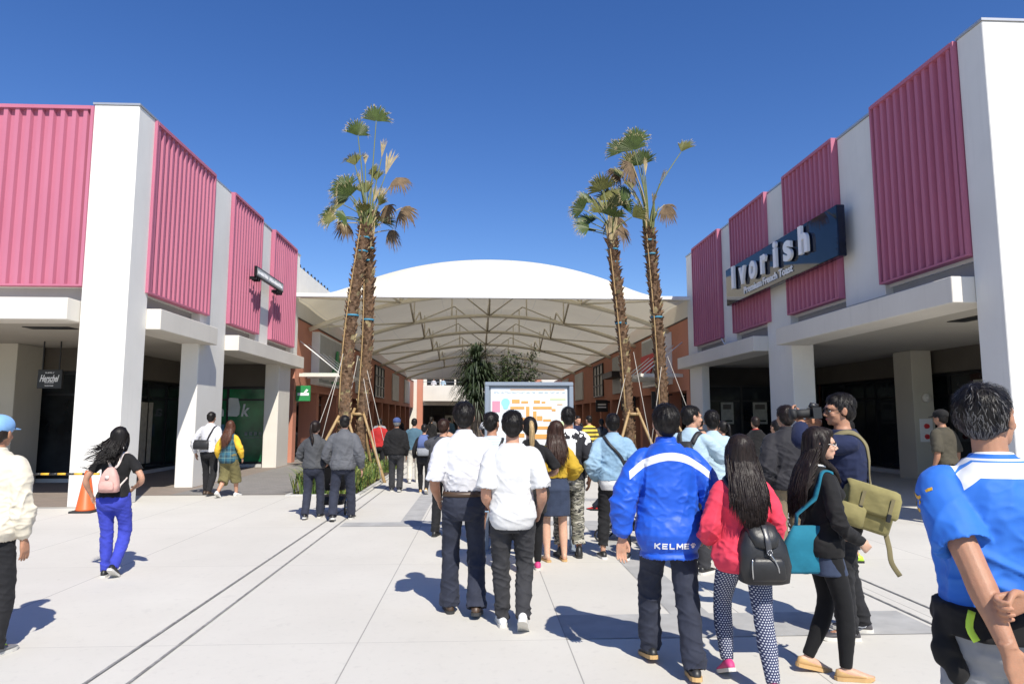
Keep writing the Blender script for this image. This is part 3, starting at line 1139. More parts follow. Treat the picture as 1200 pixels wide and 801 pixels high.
def palm(label, base, top, bend, r0, r1, fans, seed):
    rr = random.Random(seed)
    base, top = np.array(base, float), np.array(top, float)
    T = thing('palm_tree', label, 'palm tree', tuple(base), group='newly planted palms tied to poles')
    mid = (base + top) / 2 + np.array(bend)
    path = crom(np.array([base - base, mid - base, top - base]), 14)
    L = len(path)
    g = Geo()
    rad = [r0 + (r1 - r0) * k / (L - 1) + (.03 if k < 3 else 0) for k in range(L)]
    g.tube(path, rad, 14)
    H = top[2] - base[2]
    # leaf boots, spiralling, rougher higher up
    nb = 420
    for k in range(nb):
        t = (k + .5) / nb
        f = t * (L - 1)
        i = min(int(f), L - 2)
        c = path[i] + (path[i + 1] - path[i]) * (f - i)
        r = (rad[i] + (rad[i + 1] - rad[i]) * (f - i)) * .96
        a = k * 2.399963 + rr.uniform(-.25, .25)
        o = np.array((math.cos(a), math.sin(a), 0))
        s = np.array((-math.sin(a), math.cos(a), 0))
        out = rr.uniform(.02, .06) * (1 + 2.2 * max(0, t - .3)) if t > .2 else rr.uniform(.008, .03)
        hgt = rr.uniform(.07, .17) * (1 if t < .4 else 1.3)
        w = rr.uniform(.035, .065)
        z0 = c + o * r
        tip = z0 + o * out + np.array((0, 0, hgt * rr.uniform(.4, 1))) + s * rr.uniform(-.03, .03)
        vs = [z0 - s * w + (0, 0, -.02), z0 + s * w + (0, 0, -.02), z0 + s * w * .8 + o * out * .7 + (0, 0, hgt * .5), z0 - s * w * .8 + o * out * .7 + (0, 0, hgt * .5), tip - s * w * .35, tip + s * w * .35, z0 - o * .05 + (0, 0, hgt * .4)]
        g.add(vs, [(0, 1, 2, 3), (3, 2, 5, 4), (0, 3, 6), (1, 6, 2), (4, 5, 6), (3, 4, 6), (2, 6, 5)], 1 if rr.random() > .10 else 2)
    obj('trunk', g, [M['bark'], M['boot'], M['straw']], T)
    tp = path[-1]
    for (dx, dz, size, state) in fans:
        dy = rr.uniform(-.5, .5)
        end = tp + np.array((dx, dy, dz))
        d = end - tp
        ctrl = tp + d * .45 + np.array((-dx * .18, 0, abs(dx) * .12))
        pts = [tp + unit(d * (1, 1, .2)) * .05 + (0, 0, -.35), tp + (0, 0, .0) + d * .06, ctrl, end]
        pth = crom(np.array(pts), 5)
        gg = Geo()
        gg.tube(pth, np.linspace(.028, .012, len(pth)), 6, mi=2)
        ax = unit(pth[-1] - pth[-2])
        if state == 'dead':
            ax = unit(np.array((d[0] * .6, d[1] * .4, -.55)))
        nr = np.array((rr.uniform(-1.1, 1.1), -1, rr.uniform(-.3, .9)))
        fg = fan(pth[-1], ax, nr, size * 1.22, state, rr, 0, 1)
        gg.add(fg.v, fg.f, 0)
        gg.mi[-len(fg.f):] = fg.mi
        mats = [M['dead'], M['dead'], M['straw']] if state in ('dead',) else ([M['straw'], M['straw'], M['petiole']] if state == 'folded' else [M['frond_dry' if state == 'half' or rr.random() < .25 else 'frond'], M['straw'], M['petiole']])
        obj('frond', gg, mats, T)
    # short cut stalks round the crown
    gg = Geo()
    for k in range(16):
        a = rr.uniform(0, 6.28)
        o = np.array((math.cos(a), math.sin(a), 0))
        h = rr.uniform(.3, .9)
        gg.tube([tp + o * r1 * .8 - (0, 0, .3), tp + o * (r1 + .04) + (0, 0, h * .5), tp + o * (r1 + .02 + .2 * rr.random()) + (0, 0, h)], [.03, .022, .014], 5)
    obj('cut_stalks', gg, M['petiole'] if seed % 2 else M['straw'], T)
    # bamboo lashed along the trunk and the blue straps
    gg = Geo()
    for a in (-2.2,):
        o = np.array((math.cos(a), math.sin(a), 0))
        gg.tube([path[k] + o * (rad[k] + .05) for k in range(8, L)] + [tp + o * (r1 + .03) + (0, 0, .55)], [.018] * (L - 7), 6)
    obj('splint', gg, M['bamboo'], T, True)
    for f in (.62, .86, .95):
        k = int(f * (L - 1))
        g2 = Geo()
        g2.tube([path[k] - (0, 0, .022), path[k], path[k] + (0, 0, .022)], [rad[k] + .040, rad[k] + .046, rad[k] + .038], 14)
        obj('tie_strap', g2, M['strap'], T, True)
    return T, base, path, rad


def stakes(label, base, h, spreads, seed, ropes):
    rr = random.Random(seed)
    T = thing('tree_stakes', label, 'tree stakes', tuple(base), group='stakes propping the palms')
    for (dx, dy) in spreads:
        g = Geo().tube([(dx, dy, -.05), (dx * .12, dy * .12, h + .15)], [.045, .035], 9, sub=4)
        obj('pole', g, M['bamboo'], T, True)
    g = Geo().tube([(0, 0, h - .05), (0, 0, h + .03)], [.21, .21], 14)
    obj('lashing', g, M['bamboo'], T, True)
    for (dx, dy, hh) in ropes:
        obj('guy_rope', Geo().tube([(dx, dy, .02), (dx * .08, dy * .08, hh)], [.007, .007], 6), M['rope'], T, True)
    return T


g_ = 'green'
palm('palm with a bare leaning trunk and few fan leaves, outer one of the left pair', (-3.52, 18.0, 0), (-3.12, 18.2, 6.75), (-.14, 0, .2), .165, .122,
     [(-.95, .45, .40, 'green'), (-.55, 1.1, .48, 'green'), (-.32, 1.75, .36, 'half'), (-.2, 2.45, .46, 'green'), (-.42, .15, .36, 'green'), (-.1, 1.05, .40, 'half'), (-.68, .75, .36, 'green'),
      (-.35, .7, .42, 'green'), (-.2, 1.35, .38, 'folded'), (.15, .6, .36, 'dead'), (-.5, .15, .34, 'dead'), (.1, 1.6, .36, 'half'), (-.05, .45, .4, 'green'), (-.1, 1.9, .34, 'folded'), (-.75, .25, .36, 'half')], 5)
palm('palm with one tall upright leaf and brown drooping fans, inner one of the left pair', (-3.24, 18.55, 0), (-3.06, 18.45, 6.5), (.10, 0, .3), .15, .112,
     [(.10, 3.45, .48, 'green'), (.36, 1.95, .72, 'folded'), (.30, 2.3, .5, 'folded'), (.78, 1.6, .40, 'dead'), (.85, 1.0, .42, 'dead'), (.45, .95, .34, 'dead'), (.30, .55, .38, 'green'), (.1, 1.05, .46, 'folded'),
      (-.05, .6, .36, 'half'), (.5, .4, .38, 'dead'), (.22, 1.2, .42, 'folded'), (.3, .85, .38, 'half'), (-.1, 1.4, .40, 'half'), (.0, .3, .4, 'green'), (.15, 1.7, .36, 'half')], 6)
palm('shorter bushy headed palm with a leaning trunk, left one of the right pair', (4.06, 18.2, 0), (3.60, 18.2, 6.5), (.05, 0, .2), .148, .105,
     [(-.78, .8, .38, 'green'), (-.52, 1.15, .46, 'green'), (-.25, 1.35, .48, 'green'), (.05, 1.25, .48, 'green'), (.40, 1.05, .46, 'green'), (-.48, .6, .48, 'green'), (-.2, .8, .5, 'green'), (.12, .75, .40, 'dead'),
      (-.15, 1.6, .32, 'green'), (.5, .55, .42, 'half'), (-.35, .35, .46, 'half'), (.3, 1.25, .4, 'half'), (.1, .95, .46, 'green'), (-.6, .35, .4, 'green'), (.25, .4, .4, 'dead'), (-.05, .5, .44, 'green')], 8)
palm('tall palm with high upright fans and one far reaching stalk, taller of the right pair', (4.98, 18.3, 0), (4.66, 18.3, 6.8), (.05, 0, .2), .165, .118,
     [(-.2, 2.7, .46, 'green'), (-.42, 2.2, .52, 'green'), (-.68, 2.3, .46, 'green'), (-.5, 1.8, .46, 'dead'), (-.12, 1.9, .46, 'green'), (-.62, 1.6, .42, 'half'), (.95, 2.25, .42, 'half'), (.22, 1.2, .38, 'folded'),
      (.55, .85, .42, 'dead'), (-.55, .9, .44, 'green'), (-.2, 1.0, .42, 'folded'), (-.1, 1.5, .46, 'folded'), (-.3, 2.0, .5, 'green'), (-.35, 1.3, .4, 'half'), (.05, .6, .36, 'folded'), (-.75, 1.9, .36, 'dead')], 9)
stakes('bamboo stakes and pale guy ropes around the outer left palm', (-3.52, 18.0, 0), 1.55, [(-.9, -.5), (.75, -.5), (.1, .95)], 1, [(-.9, -.9, 3.1), (-.55, -1.1, 3.3)])
stakes('bamboo stakes and pale guy ropes around the inner left palm', (-3.24, 18.55, 0), 1.75, [(-.7, -.6), (.85, -.75), (.3, .9)], 2, [(1.05, -.7, 3.4), (.8, -1.0, 3.0), (-.4, -1.1, 3.3)])
stakes('pale yellow stakes propping the leaning left trunk of the right pair', (4.10, 18.2, 0), 1.75, [(-.8, -.7), (.72, -.75), (.0, .9)], 3, [(-1.0, -.6, 3.2), (.35, -1.1, 3.4)])
stakes('pale yellow stakes propping the tall right trunk of the right pair', (5.0, 18.3, 0), 1.7, [(-.7, -.6), (.9, -.7), (.3, .9)], 4, [(1.0, -.9, 3.3), (-.8, -1.0, 3.2)])

# planting strips with lily clumps
for k, (x0, x1, y0, y1, gx) in enumerate(((-4.02, -2.62, 15.0, 24, 0), (3.3, 5.9, 15.2, 24, 0))):
    struct('planting_soil', Geo().sheet(x0, y0, x1, y1, .012), M['soil'])
    g = Geo()
    e = .08
    g.box((x0 - e, y0 - e, 0), (x1 + e, y0 - .002, .03)).box((x0 - e, y0 - .002, 0), (x0 - .002, y1, .03)).box((x1 + .002, y0 - .002, 0), (x1 + e, y1, .03))
    struct('planter_kerb', g, M['sill'])
    g = Geo()
    rr = random.Random(40 + k)
    for c in range(330):
        cx, cy = rr.uniform(x0 + .05, x1 - .05), y0 + .05 + (y1 - y0 - .1) * rr.random() ** 1.7
        for b in range(rr.randint(9, 15)):
            a = rr.uniform(0, 6.28)
            h = rr.uniform(.28, .62)
            o = np.array((math.cos(a), math.sin(a), 0))
            s = np.array((-o[1], o[0], 0)) * rr.uniform(.010, .017)
            p = np.array((cx + rr.uniform(-.06, .06), cy + rr.uniform(-.06, .06), .01))
            m1 = p + o * h * .25 + (0, 0, h * .75)
            t = p + o * h * rr.uniform(.45, .95) + (0, 0, h * rr.uniform(.7, 1.0))
            mi = 0 if rr.random() < .62 else 1
            g.add([p - s * .7, p + s * .7, m1 + s, m1 - s, t], [(0, 1, 2, 3), (3, 2, 4)], mi)
    struct('lily_ground_cover', g, [M['grassa'], M['grassb']], kind='stuff')


# dark spiky tree and shrub in the middle of the street
def spiky():
    T = thing('dracaena_tree', 'dark tree with a mop of long drooping sword leaves behind the map board', 'tree', (-.12, 26, 0))
    rr = random.Random(12)
    g = Geo()
    heads = [(0, 0, 3.75), (-.12, .1, 3.2), (.16, -.1, 3.05), (.05, .15, 2.6), (-.1, -.1, 2.3)]
    for h in heads: g.tube([(h[0] * .2, h[1] * .2, 0), (h[0] * .5, h[1] * .5, 1.4), h], [.12, .09, .05], 8, sub=3)
    obj('trunk', g, M['trunk'], T, True)
    g = Geo()
    for h in heads:
        for k in range(260):
            a, el = rr.uniform(0, 6.28), rr.uniform(-.7, 1.5)
            L = rr.uniform(.75, 1.25)
            o = np.array((math.cos(a), math.sin(a), 0))
            d = o * math.cos(el) + np.array((0, 0, math.sin(el)))
            s = np.array((-o[1], o[0], 0)) * .026
            p = np.array(h)
            q = [p, p + d * L * .4, p + d * L * .75 - np.array((0, 0, .10 * L)), p + d * L * .95 - np.array((0, 0, .38 * L))]
            g.add([q[0] - s * .6, q[0] + s * .6, q[1] + s, q[1] - s, q[2] + s * .8, q[2] - s * .8, q[3]], [(0, 1, 2, 3), (3, 2, 4, 5), (5, 4, 6)])
    obj('crown', g, M['darkleaf'], T)


spiky()


def shrub(label, loc, w, h, n, seed, mat):
    rr = random.Random(seed)
    T = thing('shrub', label, 'shrub', loc)
    g = Geo()
    tips = []
    for k in range(26):
        a = rr.uniform(0, 6.28)
        o = np.array((math.cos(a), math.sin(a), 0)) * w * rr.uniform(.25, 1)
        t = o + np.array((0, 0, h * rr.uniform(.62, 1.0)))
        g.tube([(0, 0, 0), o * .35 + (0, 0, h * .4), t], [.05, .03, .012], 6, sub=3)
        tips.append((o * .35 + (0, 0, h * .4), t))
    obj('stem', g, M['trunk'], T, True)
    g = Geo()
    for k in range(n):
        b, t = rr.choice(tips)
        f = rr.uniform(.25, 1.08)
        p = np.array(b) * (1 - f) + np.array(t) * f + np.array([rr.gauss(0, .11) for _ in range(3)])
        a, e = rr.uniform(0, 6.28), rr.uniform(-.6, 1.0)
        d = np.array((math.cos(a) * math.cos(e), math.sin(a) * math.cos(e), math.sin(e)))
        s = unit(np.cross(d, (rr.uniform(-1, 1), rr.uniform(-1, 1), 1)))
        L = rr.uniform(.08, .16)
        g.add([p, p + d * L * .5 + s * L * .24, p + d * L, p + d * L * .5 - s * L * .24], [(0, 1, 2, 3)])
    obj('foliage', g, mat, T)


shrub('broad dark leafy shrub behind the right half of the map board', (1.15, 26.5, 0), 1.1, 3.95, 7500, 3, M['shrubleaf'])
shrub('small pale green potted bush on the far upper balcony', (-1.6, 73.2, 4.1), .5, 1.5, 500, 5, M['grassa'])

# ------------------------------------------------------------------ cones, barrier bar, map board
def cone_at(x, y, label):
    T = thing('traffic_cone', label, 'traffic cone', (x, y, 0), group='cones holding the striped bar')
    obj('base', Geo().box((-.19, -.19, 0), (.19, .19, .035), bev=.01), M['rubber'], T)
    g = Geo().tube([(0, 0, .035), (0, 0, .06), (0, 0, .70), (0, 0, .72)], [.165, .15, .045, .03], 24)
    obj('cone_body', g, M['cone'], T, True)


cone_at(-6.92, 12.6, 'orange traffic cone at the foot of the white corner pillar')
cone_at(-8.55, 12.6, 'orange traffic cone beside the man in the beige jacket')
T = thing('barrier_bar', 'black and yellow striped bar resting between the two orange cones', 'barrier bar', (-7.72, 12.6, .66))
g = Geo()
for k in range(14):
    x0 = -1.0 + k * 2.0 / 14
    obj('band', Geo().tube([(x0, 0, 0), (x0 + 2.0 / 14, 0, 0)], [.02, .02], 10), M['yellow'] if k % 2 else M['black'], T, True)


def map_board():
    T = thing('map_board', 'grey framed standing map board the crowd is looking at', 'notice board', (.63, 8.75, 0))
    w, z0, z1 = .565, .42, 2.10
    fr = Geo()
    fr.box((-w, -.06, 0), (-w + .055, .06, z1 - .05), bev=.008).box((w - .055, -.06, 0), (w, .06, z1 - .05), bev=.008)
    fr.box((-w, -.062, z1 - .05), (w, .062, z1), bev=.008).box((-w + .055, -.055, z0), (w - .055, .055, z0 + .05))
    obj('frame', fr, M['boardframe'], T)
    obj('back_panel', Geo().box((-w + .055, -.01, z0 + .05), (w - .055, .05, z1 - .05)), M['boardframe'], T)
    pp = obj('map_sheet', Geo().box((-w + .075, -.02, z0 + .07), (w - .075, -.011, z1 - .075)), M['boardpaper'], T)

    def r(mat, items, name):
        g = Geo()
        for (x, z, a, b) in items: g.box((x, -.024, z), (x + a, -.0205, z + b))
        obj(name, g, mat, pp)
    r(M['maporange'], [(-.22, 1.86 - .03, .10, .05), (-.10, 1.83, .09, .03), (.06, 1.83, .08, .04), (.16, 1.83, .05, .025), (.36, 1.81, .07, .012),
                       (-.24, 1.755, .18, .035), (-.04, 1.62, .045, .17), (.05, 1.755, .24, .035), (.05, 1.62, .045, .11), (.29, 1.73, .05, .03),
                       (-.15, 1.60, .10, .05), (.10, 1.61, .07, .06), (.18, 1.60, .10, .03), (-.24, 1.50, .2, .04), (.02, 1.5, .22, .04), (-.2, 1.4, .14, .05), (.06, 1.38, .2, .06),
                       (-.3, 1.25, .24, .05), (.0, 1.25, .3, .04), (-.25, 1.1, .2, .06), (.05, 1.08, .25, .06), (-.24, 2.0, .7, .008)], 'map_block')
    r(M['mappink'], [(-.47, 1.72, .10, .14), (-.46, 1.1, .12, .2), (.3, 1.3, .12, .1)], 'map_zone')
    r(M['mapgreen'], [(.27, 1.87, .2, .03), (.3, 1.5, .15, .1)], 'map_lawn')
    g = Geo()
    c = np.array((-.30, -.0205, 1.84))
    poly = [(.055 * math.cos(a), .055 * math.sin(a) - (.03 if math.sin(a) < -.8 else 0)) for a in np.linspace(0, 2 * math.pi, 24, endpoint=False)]
    g.prism(poly, c, (1, 0, 0), (0, 0, 1), .004)
    obj('map_lake', g, M['mapblue'], pp)
    g = Geo()
    rr = random.Random(2)
    for row in range(2):
        x = -.45
        while x < .44:
            a = rr.uniform(.02, .06)
            g.box((x, -.023, 1.97 - row * .012), (x + a, -.0205, 1.974 - row * .012))
            x += a + rr.uniform(.012, .04)
    obj('map_caption', g, plain('map_ink', (.25, .35, .42), .6), pp)
    for x in (-w + .03, w - .03): obj('foot', Geo().box((x - .05, -.2, 0), (x + .05, .2, .02)), M['boardframe'], T)


map_board()
# ------------------------------------------------------------------ people
def mat_skin(name, col):
    m, nt, b = base_mat(name)
    v = coords(nt)
    n = noise(nt, v, 18, 4)
    base = mixc(nt, ramp(nt, n, .3, .7), tuple(x * .84 for x in col), (min(1, col[0] * 1.1), col[1] * 1.04, col[2] * 1.02))
    n2 = noise(nt, v, 6, 3)
    base = mixc(nt, mth(nt, 'MULTIPLY', ramp(nt, n2, .45, .75), .35), base, (col[0] * .95, col[1] * .72, col[2] * .68))
    n3 = noise(nt, v, 95, 3, .7)
    base = mixc(nt, mth(nt, 'MULTIPLY', ramp(nt, n3, .60, .72), .22), base, tuple(x * .55 for x in col))
    nt.links.new(base, b.inputs['Base Color'])
    b.inputs['Roughness'].default_value = .5
    b.inputs['Specular IOR Level'].default_value = .35
    b.inputs['Subsurface Weight'].default_value = .12
    b.inputs['Subsurface Radius'].default_value = (.012, .005, .003)
    bump(nt, b, noise(nt, v, 220, 2), .3, .003)
    return m


def mat_hair(name, col, rough=.46):
    m, nt, b = base_mat(name)
    v = coords(nt, (1, 1, .12))
    n = noise(nt, v, 90, 3)
    nt.links.new(mixc(nt, ramp(nt, n, .3, .7), tuple(x * .6 for x in col), tuple(min(1, x * 1.6) for x in col)), b.inputs['Base Color'])
    b.inputs['Roughness'].default_value = rough
    b.inputs['Specular IOR Level'].default_value = .3
    bump(nt, b, noise(nt, coords(nt, (1, 1, .1)), 160, 2), .5, .004)
    return m


SKIN = {'a': mat_skin('skin', (.52, .30, .20)), 'b': mat_skin('skin_tan', (.42, .225, .14)), 'c': mat_skin('skin_fair', (.60, .38, .27))}
HAIR = {'black': mat_hair('black_hair', (.010, .008, .007)), 'brown': mat_hair('brown_hair', (.035, .016, .010)), 'auburn': mat_hair('auburn_hair', (.075, .028, .016)),
        'blonde': mat_hair('bleached_hair', (.36, .25, .12)), 'greying': mat_hair('greying_hair', (.13, .125, .12), .5), 'darkbrown': mat_hair('dark_brown_hair', (.016, .010, .008))}
M['eye'] = plain('eye_white', (.7, .68, .65), .2, var=.02)
M['iris'] = plain('eye_iris', (.02, .012, .008), .15, var=.1)
M['lip'] = plain('lips', (.45, .12, .11), .4, var=.1)
M['chrome'] = plain('zip_metal', (.55, .55, .55), .25, .95, .05)
M['leather'] = plain('black_leather', (.016, .016, .017), .42, var=.25, scale=12, bmp=.15)
M['nylon'] = cloth('black_nylon', (.020, .020, .022), rough=.55, wr=.5, spec=.4)


def smooth01(t): t = min(max(t, 0.), 1.); return t * t * (3 - 2 * t)


def rotz(a): c, s = math.cos(a), math.sin(a); return np.array(((c, -s, 0), (s, c, 0), (0, 0, 1)))
def rotx(a): c, s = math.cos(a), math.sin(a); return np.array(((1, 0, 0), (0, c, -s), (0, s, c)))
def roty(a): c, s = math.cos(a), math.sin(a); return np.array(((c, 0, s), (0, 1, 0), (-s, 0, c)))


def ik(S, T, l1, l2, pole):
    S, T = np.array(S, float), np.array(T, float)
    d = T - S
    L = np.linalg.norm(d)
    if L > (l1 + l2) * .998:
        T = S + d / L * (l1 + l2) * .998
        d = T - S
        L = np.linalg.norm(d)
    u = d / L
    a = (l1 * l1 - l2 * l2 + L * L) / (2 * L)
    h = math.sqrt(max(l1 * l1 - a * a, 0))
    p = np.array(pole, float)
    p = p - u * (p @ u)
    p = unit(p)
    return S + u * a + p * h, T


def lap(me_v, edges, n, f=.5):
    N = len(me_v)
    deg = np.bincount(edges.ravel(), minlength=N).astype(float)
    deg[deg == 0] = 1
    V = me_v
    for _ in range(n):
        acc = np.zeros_like(V)
        for ax in range(3):
            acc[:, ax] = np.bincount(edges[:, 0], V[edges[:, 1], ax], N) + np.bincount(edges[:, 1], V[edges[:, 0], ax], N)
        V = V * (1 - f) + acc / deg[:, None] * f
    return V


TMP = bpy.data.objects.new('temporary', None)


def solid(name, geo, mats, vox, parent, it=3, wr=None, mask=None, k=1., label=None):
    """fuse the overlapping closed pieces of geo into one smooth continuous mesh"""
    g = geo
    if k != 1.: g.v = [(a * k, b * k, c * k) for a, b, c in g.v]
    me0 = g.mesh('tmp', [])
    o = bpy.data.objects.new('tmp', me0)
    COL.objects.link(o)
    md = o.modifiers.new('r', 'REMESH')
    md.mode, md.voxel_size, md.adaptivity = 'VOXEL', vox, 0
    dg = bpy.context.evaluated_depsgraph_get()
    me = bpy.data.meshes.new_from_object(o.evaluated_get(dg))
    bpy.data.objects.remove(o)
    bpy.data.meshes.remove(me0)
    n = len(me.vertices)
    V = np.zeros(n * 3)
    me.vertices.foreach_get('co', V)
    V = V.reshape(-1, 3)
    E = np.zeros(len(me.edges) * 2, np.int32)
    me.edges.foreach_get('vertices', E)
    E = E.reshape(-1, 2)
    V = lap(V, E, it)
    if wr is not None:
        me.vertices.foreach_set('co', V.ravel())
        me.update()
        Nn = np.zeros(n * 3)
        me.vertex_normals.foreach_get('vector', Nn)
        V = V + Nn.reshape(-1, 3) * (1, 1, .35) * (wr(V / k) * k)[:, None]
        V = lap(V, E, 1, .35)
    me.vertices.foreach_set('co', V.ravel())
    me.materials.clear()
    for m in (mats if isinstance(mats, (list, tuple)) else [mats]): me.materials.append(m)
    P = len(me.polygons)
    if mask is not None:
        c = np.zeros(P * 3)
        me.polygons.foreach_get('center', c)
        me.polygons.foreach_set('material_index', mask(c.reshape(-1, 3) / k).astype(np.int32))
    me.polygons.foreach_set('use_smooth', [True] * P)
    me.update()
    me.name = name
    return obj(name, me, None, parent, label=label)


def bvh_of(o):
    me = o.data
    return BVHTree.FromPolygons([v.co.copy() for v in me.vertices], [tuple(p.vertices) for p in me.polygons])


def ring_loft(g, rings, n=28, lip=None):
    if lip:
        c, ax, ay, a, b, sq = rings[0]
        up = unit(np.array(rings[1][0]) - np.array(c))
        rings = [(np.array(c) + up * lip, ax, ay, a - .022, b - .022, sq)] + list(rings)
    vs, fs = [], []
    for (c, ax, ay, a, b, sq) in rings:
        t = np.arange(n) / n * 2 * math.pi
        ca, sa = np.cos(t), np.sin(t)
        ca = np.sign(ca) * np.abs(ca) ** (2 / sq)
        sa = np.sign(sa) * np.abs(sa) ** (2 / sq)
        vs.extend(np.array(c) + np.outer(ca * a, ax) + np.outer(sa * b, ay))
    m = len(rings)
    for k in range(m - 1):
        for i in range(n):
            j = (i + 1) % n
            fs.append((k * n + i, k * n + j, k * n + n + j, k * n + n + i))
    fs.append(tuple(range(n - 1, -1, -1)))
    fs.append(tuple(range((m - 1) * n, m * n)))
    g.add(vs, fs)


MALE = [(.78, .105, .09, 0), (.83, .150, .112, -.006), (.90, .168, .125, -.012), (.96, .168, .118, -.008), (1.02, .158, .106, 0), (1.10, .150, .100, .003), (1.20, .160, .108, .002),
        (1.29, .167, .116, .0), (1.36, .162, .110, -.004), (1.41, .140, .096, -.008), (1.45, .104, .080, -.012), (1.485, .074, .068, -.012), (1.515, .058, .060, -.008)]
FEM = [(.78, .11, .09, 0), (.83, .155, .112, -.008), (.89, .172, .124, -.014), (.95, .162, .114, -.008), (1.02, .138, .098, 0), (1.09, .124, .090, .004), (1.18, .134, .098, .004),
       (1.27, .148, .112, .006), (1.34, .144, .102, -.002), (1.40, .122, .088, -.008), (1.445, .088, .072, -.012), (1.48, .062, .058, -.012), (1.51, .050, .053, -.008)]

STANCE = {'stand': ((-.11, .0, 8, 0, 0), (.11, .0, -8, 0, 0)),
          'apart': ((-.14, .03, 10, 0, 0), (.14, -.03, -10, 0, 0)),
          'walkL': ((-.085, .26, 4, 0, 0), (.085, -.24, -4, 32, 0)),
          'walkR': ((-.085, -.24, 4, 32, 0), (.085, .26, -4, 0, 0)),
          'stepL': ((-.10, .14, 6, 0, 0), (.10, -.12, -6, 8, 0)),
          'stepR': ((-.10, -.12, 6, 8, 0), (.10, .14, -6, 0, 0))}


class Person:
    def __init__(s, label, x, y, yaw=0., H=1.7, fem=False, stance='stand', girth=1., lean=4., twist=0., head=(0, 0, 0), wl=None, wr=None, pl=None, pr=None,
                 hl=None, hr=None, curl=(.35, .35), skin='a', vox=None, group=None, seat=None, z=0., face=False):
        s.k = H / 1.75
        s.fem, s.girth = fem, girth
        s.x, s.y, s.yaw, s.z0 = x, y, R(yaw), z
        s.T = thing('person', label, 'person', (x, y, z), R(yaw), group)
        d = math.hypot(x, y)
        s.vox = vox or min(max(d * .0011, .0055), .014)
        s.lean, s.twist = R(lean), R(twist)
        s.head = [R(a) for a in head]
        s.skin = SKIN[skin]
        s.face = face
        feet = STANCE[stance] if isinstance(stance, str) else stance
        s.feet = feet
        # ankles
        s.ank, s.footM = [], []
        for (fx, fy, fyaw, pit, lift) in feet:
            Mf = rotz(R(fyaw)) @ rotx(-R(pit))
            ball = np.array((0, .12, 0))
            s.footM.append((np.array((fx, fy, lift)), rotz(R(fyaw)), rotx(-R(pit))))
            a = np.array((fx, fy, lift)) + rotz(R(fyaw)) @ (ball + rotx(-R(pit)) @ (np.array((0, 0, .085)) - ball))
            s.ank.append(a)
        hx = .088 if not fem else .092
        mid = (s.ank[0] + s.ank[1]) / 2
        px, py = mid[0], mid[1] * .85
        if seat is not None:
            s.off = np.array(seat, float)
        else:
            dz = 0
            for sgn, a in ((-1, s.ank[0]), (1, s.ank[1])):
                h2 = (px + sgn * hx - a[0]) ** 2 + (py - a[1]) ** 2
                dz = min(dz, a[2] + math.sqrt(max(.822 ** 2 - h2, .1)) - .905)
            s.off = np.array((px, py, dz))
        s.hip = [s.off + (-hx, 0, .905), s.off + (hx, 0, .905)]
        s.knee = []
        for i in (0, 1):
            pole = rotz(R(feet[i][2])) @ np.array((0, 1, 0)) if seat is None else np.array((0, .3, 1))
            kn, an = ik(s.hip[i], s.ank[i], .42, .408, pole)
            s.knee.append(kn)
            s.ank[i] = an
        sw = .172 * (girth ** .5) if not fem else .146
        s.sw = sw
        s.sho = [s.TX((-sw, -.010, 1.383 if not fem else 1.368)), s.TX((sw, -.010, 1.383 if not fem else 1.368))]
        l1, l2 = (.30, .255) if not fem else (.285, .24)
        s.elb, s.wri = [], []
        for i, (w, p) in enumerate(((wl, pl), (wr, pr))):
            sg = -1 if i == 0 else 1
            if w is None: w = (sg * (sw + .062), .045, .85)
            if p is None: p = (sg * .30, -1, -.1)
            w = np.array(w, float) + s.off * (1, 1, 1)
            e, ww = ik(s.sho[i], w, l1, l2, p)
            s.elb.append(e)
            s.wri.append(ww)
        s.hspec = (hl, hr)
        s.curl = curl
        s.parts = {}

    # torso transform: lean and twist grow up the spine
    def TX(s, p):
        p = np.array(p, float)
        t = smooth01((p[2] - .95) / .5)
        q = p - (0, 0, .98)
        q = rotx(-s.lean * t) @ q
        q = rotz(s.twist * t) @ q
        return q + (0, 0, .98) + s.off

    def TA(s, z, v):
        t = smooth01((z - .95) / .5)
        return rotz(s.twist * t) @ (rotx(-s.lean * t) @ np.array(v, float))

    def HX(s, p):
        piv = np.array((0, -.008, 1.53))
        q = np.array(p, float) - piv
        q = rotz(s.head[0]) @ (rotx(s.head[1]) @ (roty(s.head[2]) @ q))
        return s.TX(q * (1.0 if not s.fem else .985) + piv)

    def rings(s, z0, z1, o, extra=None, table=None):
        tb = np.array(table or (FEM if s.fem else MALE))
        zs = sorted(set([z0, z1] + [float(z) for z in tb[:, 0] if z0 < z < z1]))
        out = []
        for z in zs:
            a = np.interp(z, tb[:, 0], tb[:, 1])
            b = np.interp(z, tb[:, 0], tb[:, 2])
            yo = np.interp(z, tb[:, 0], tb[:, 3])
            g = s.girth if z < 1.38 else 1 + (s.girth - 1) * .4
            oo = o + (extra(z) if extra else 0)
            out.append((s.TX((0, yo, z)), s.TA(z, (1, 0, 0)), s.TA(z, (0, 1, 0)), a * g + oo, b * g + oo, 2.25))
        return out

    def arm_path(s, i, n=9):
        sg = -1 if i == 0 else 1
        inner = s.TX((sg * s.sw * .50, -.012, 1.395 if not s.fem else 1.378))
        return crom(np.array([inner, s.sho[i], s.elb[i], s.wri[i]]), n)

    def arm_rad(s, n=9):
        g = (.9 + .1 * s.girth) * (1 if not s.fem else .82)
        r = [.044, .052, .043, .027]
        q = crom(np.array([(a, a) for a in r]), n)[:, 0] * g
        # forearm swell
        L = len(q)
        t = np.arange(L) / (L - 1)
        q += .006 * np.exp(-((t - .76) / .06) ** 2) * g
        return q

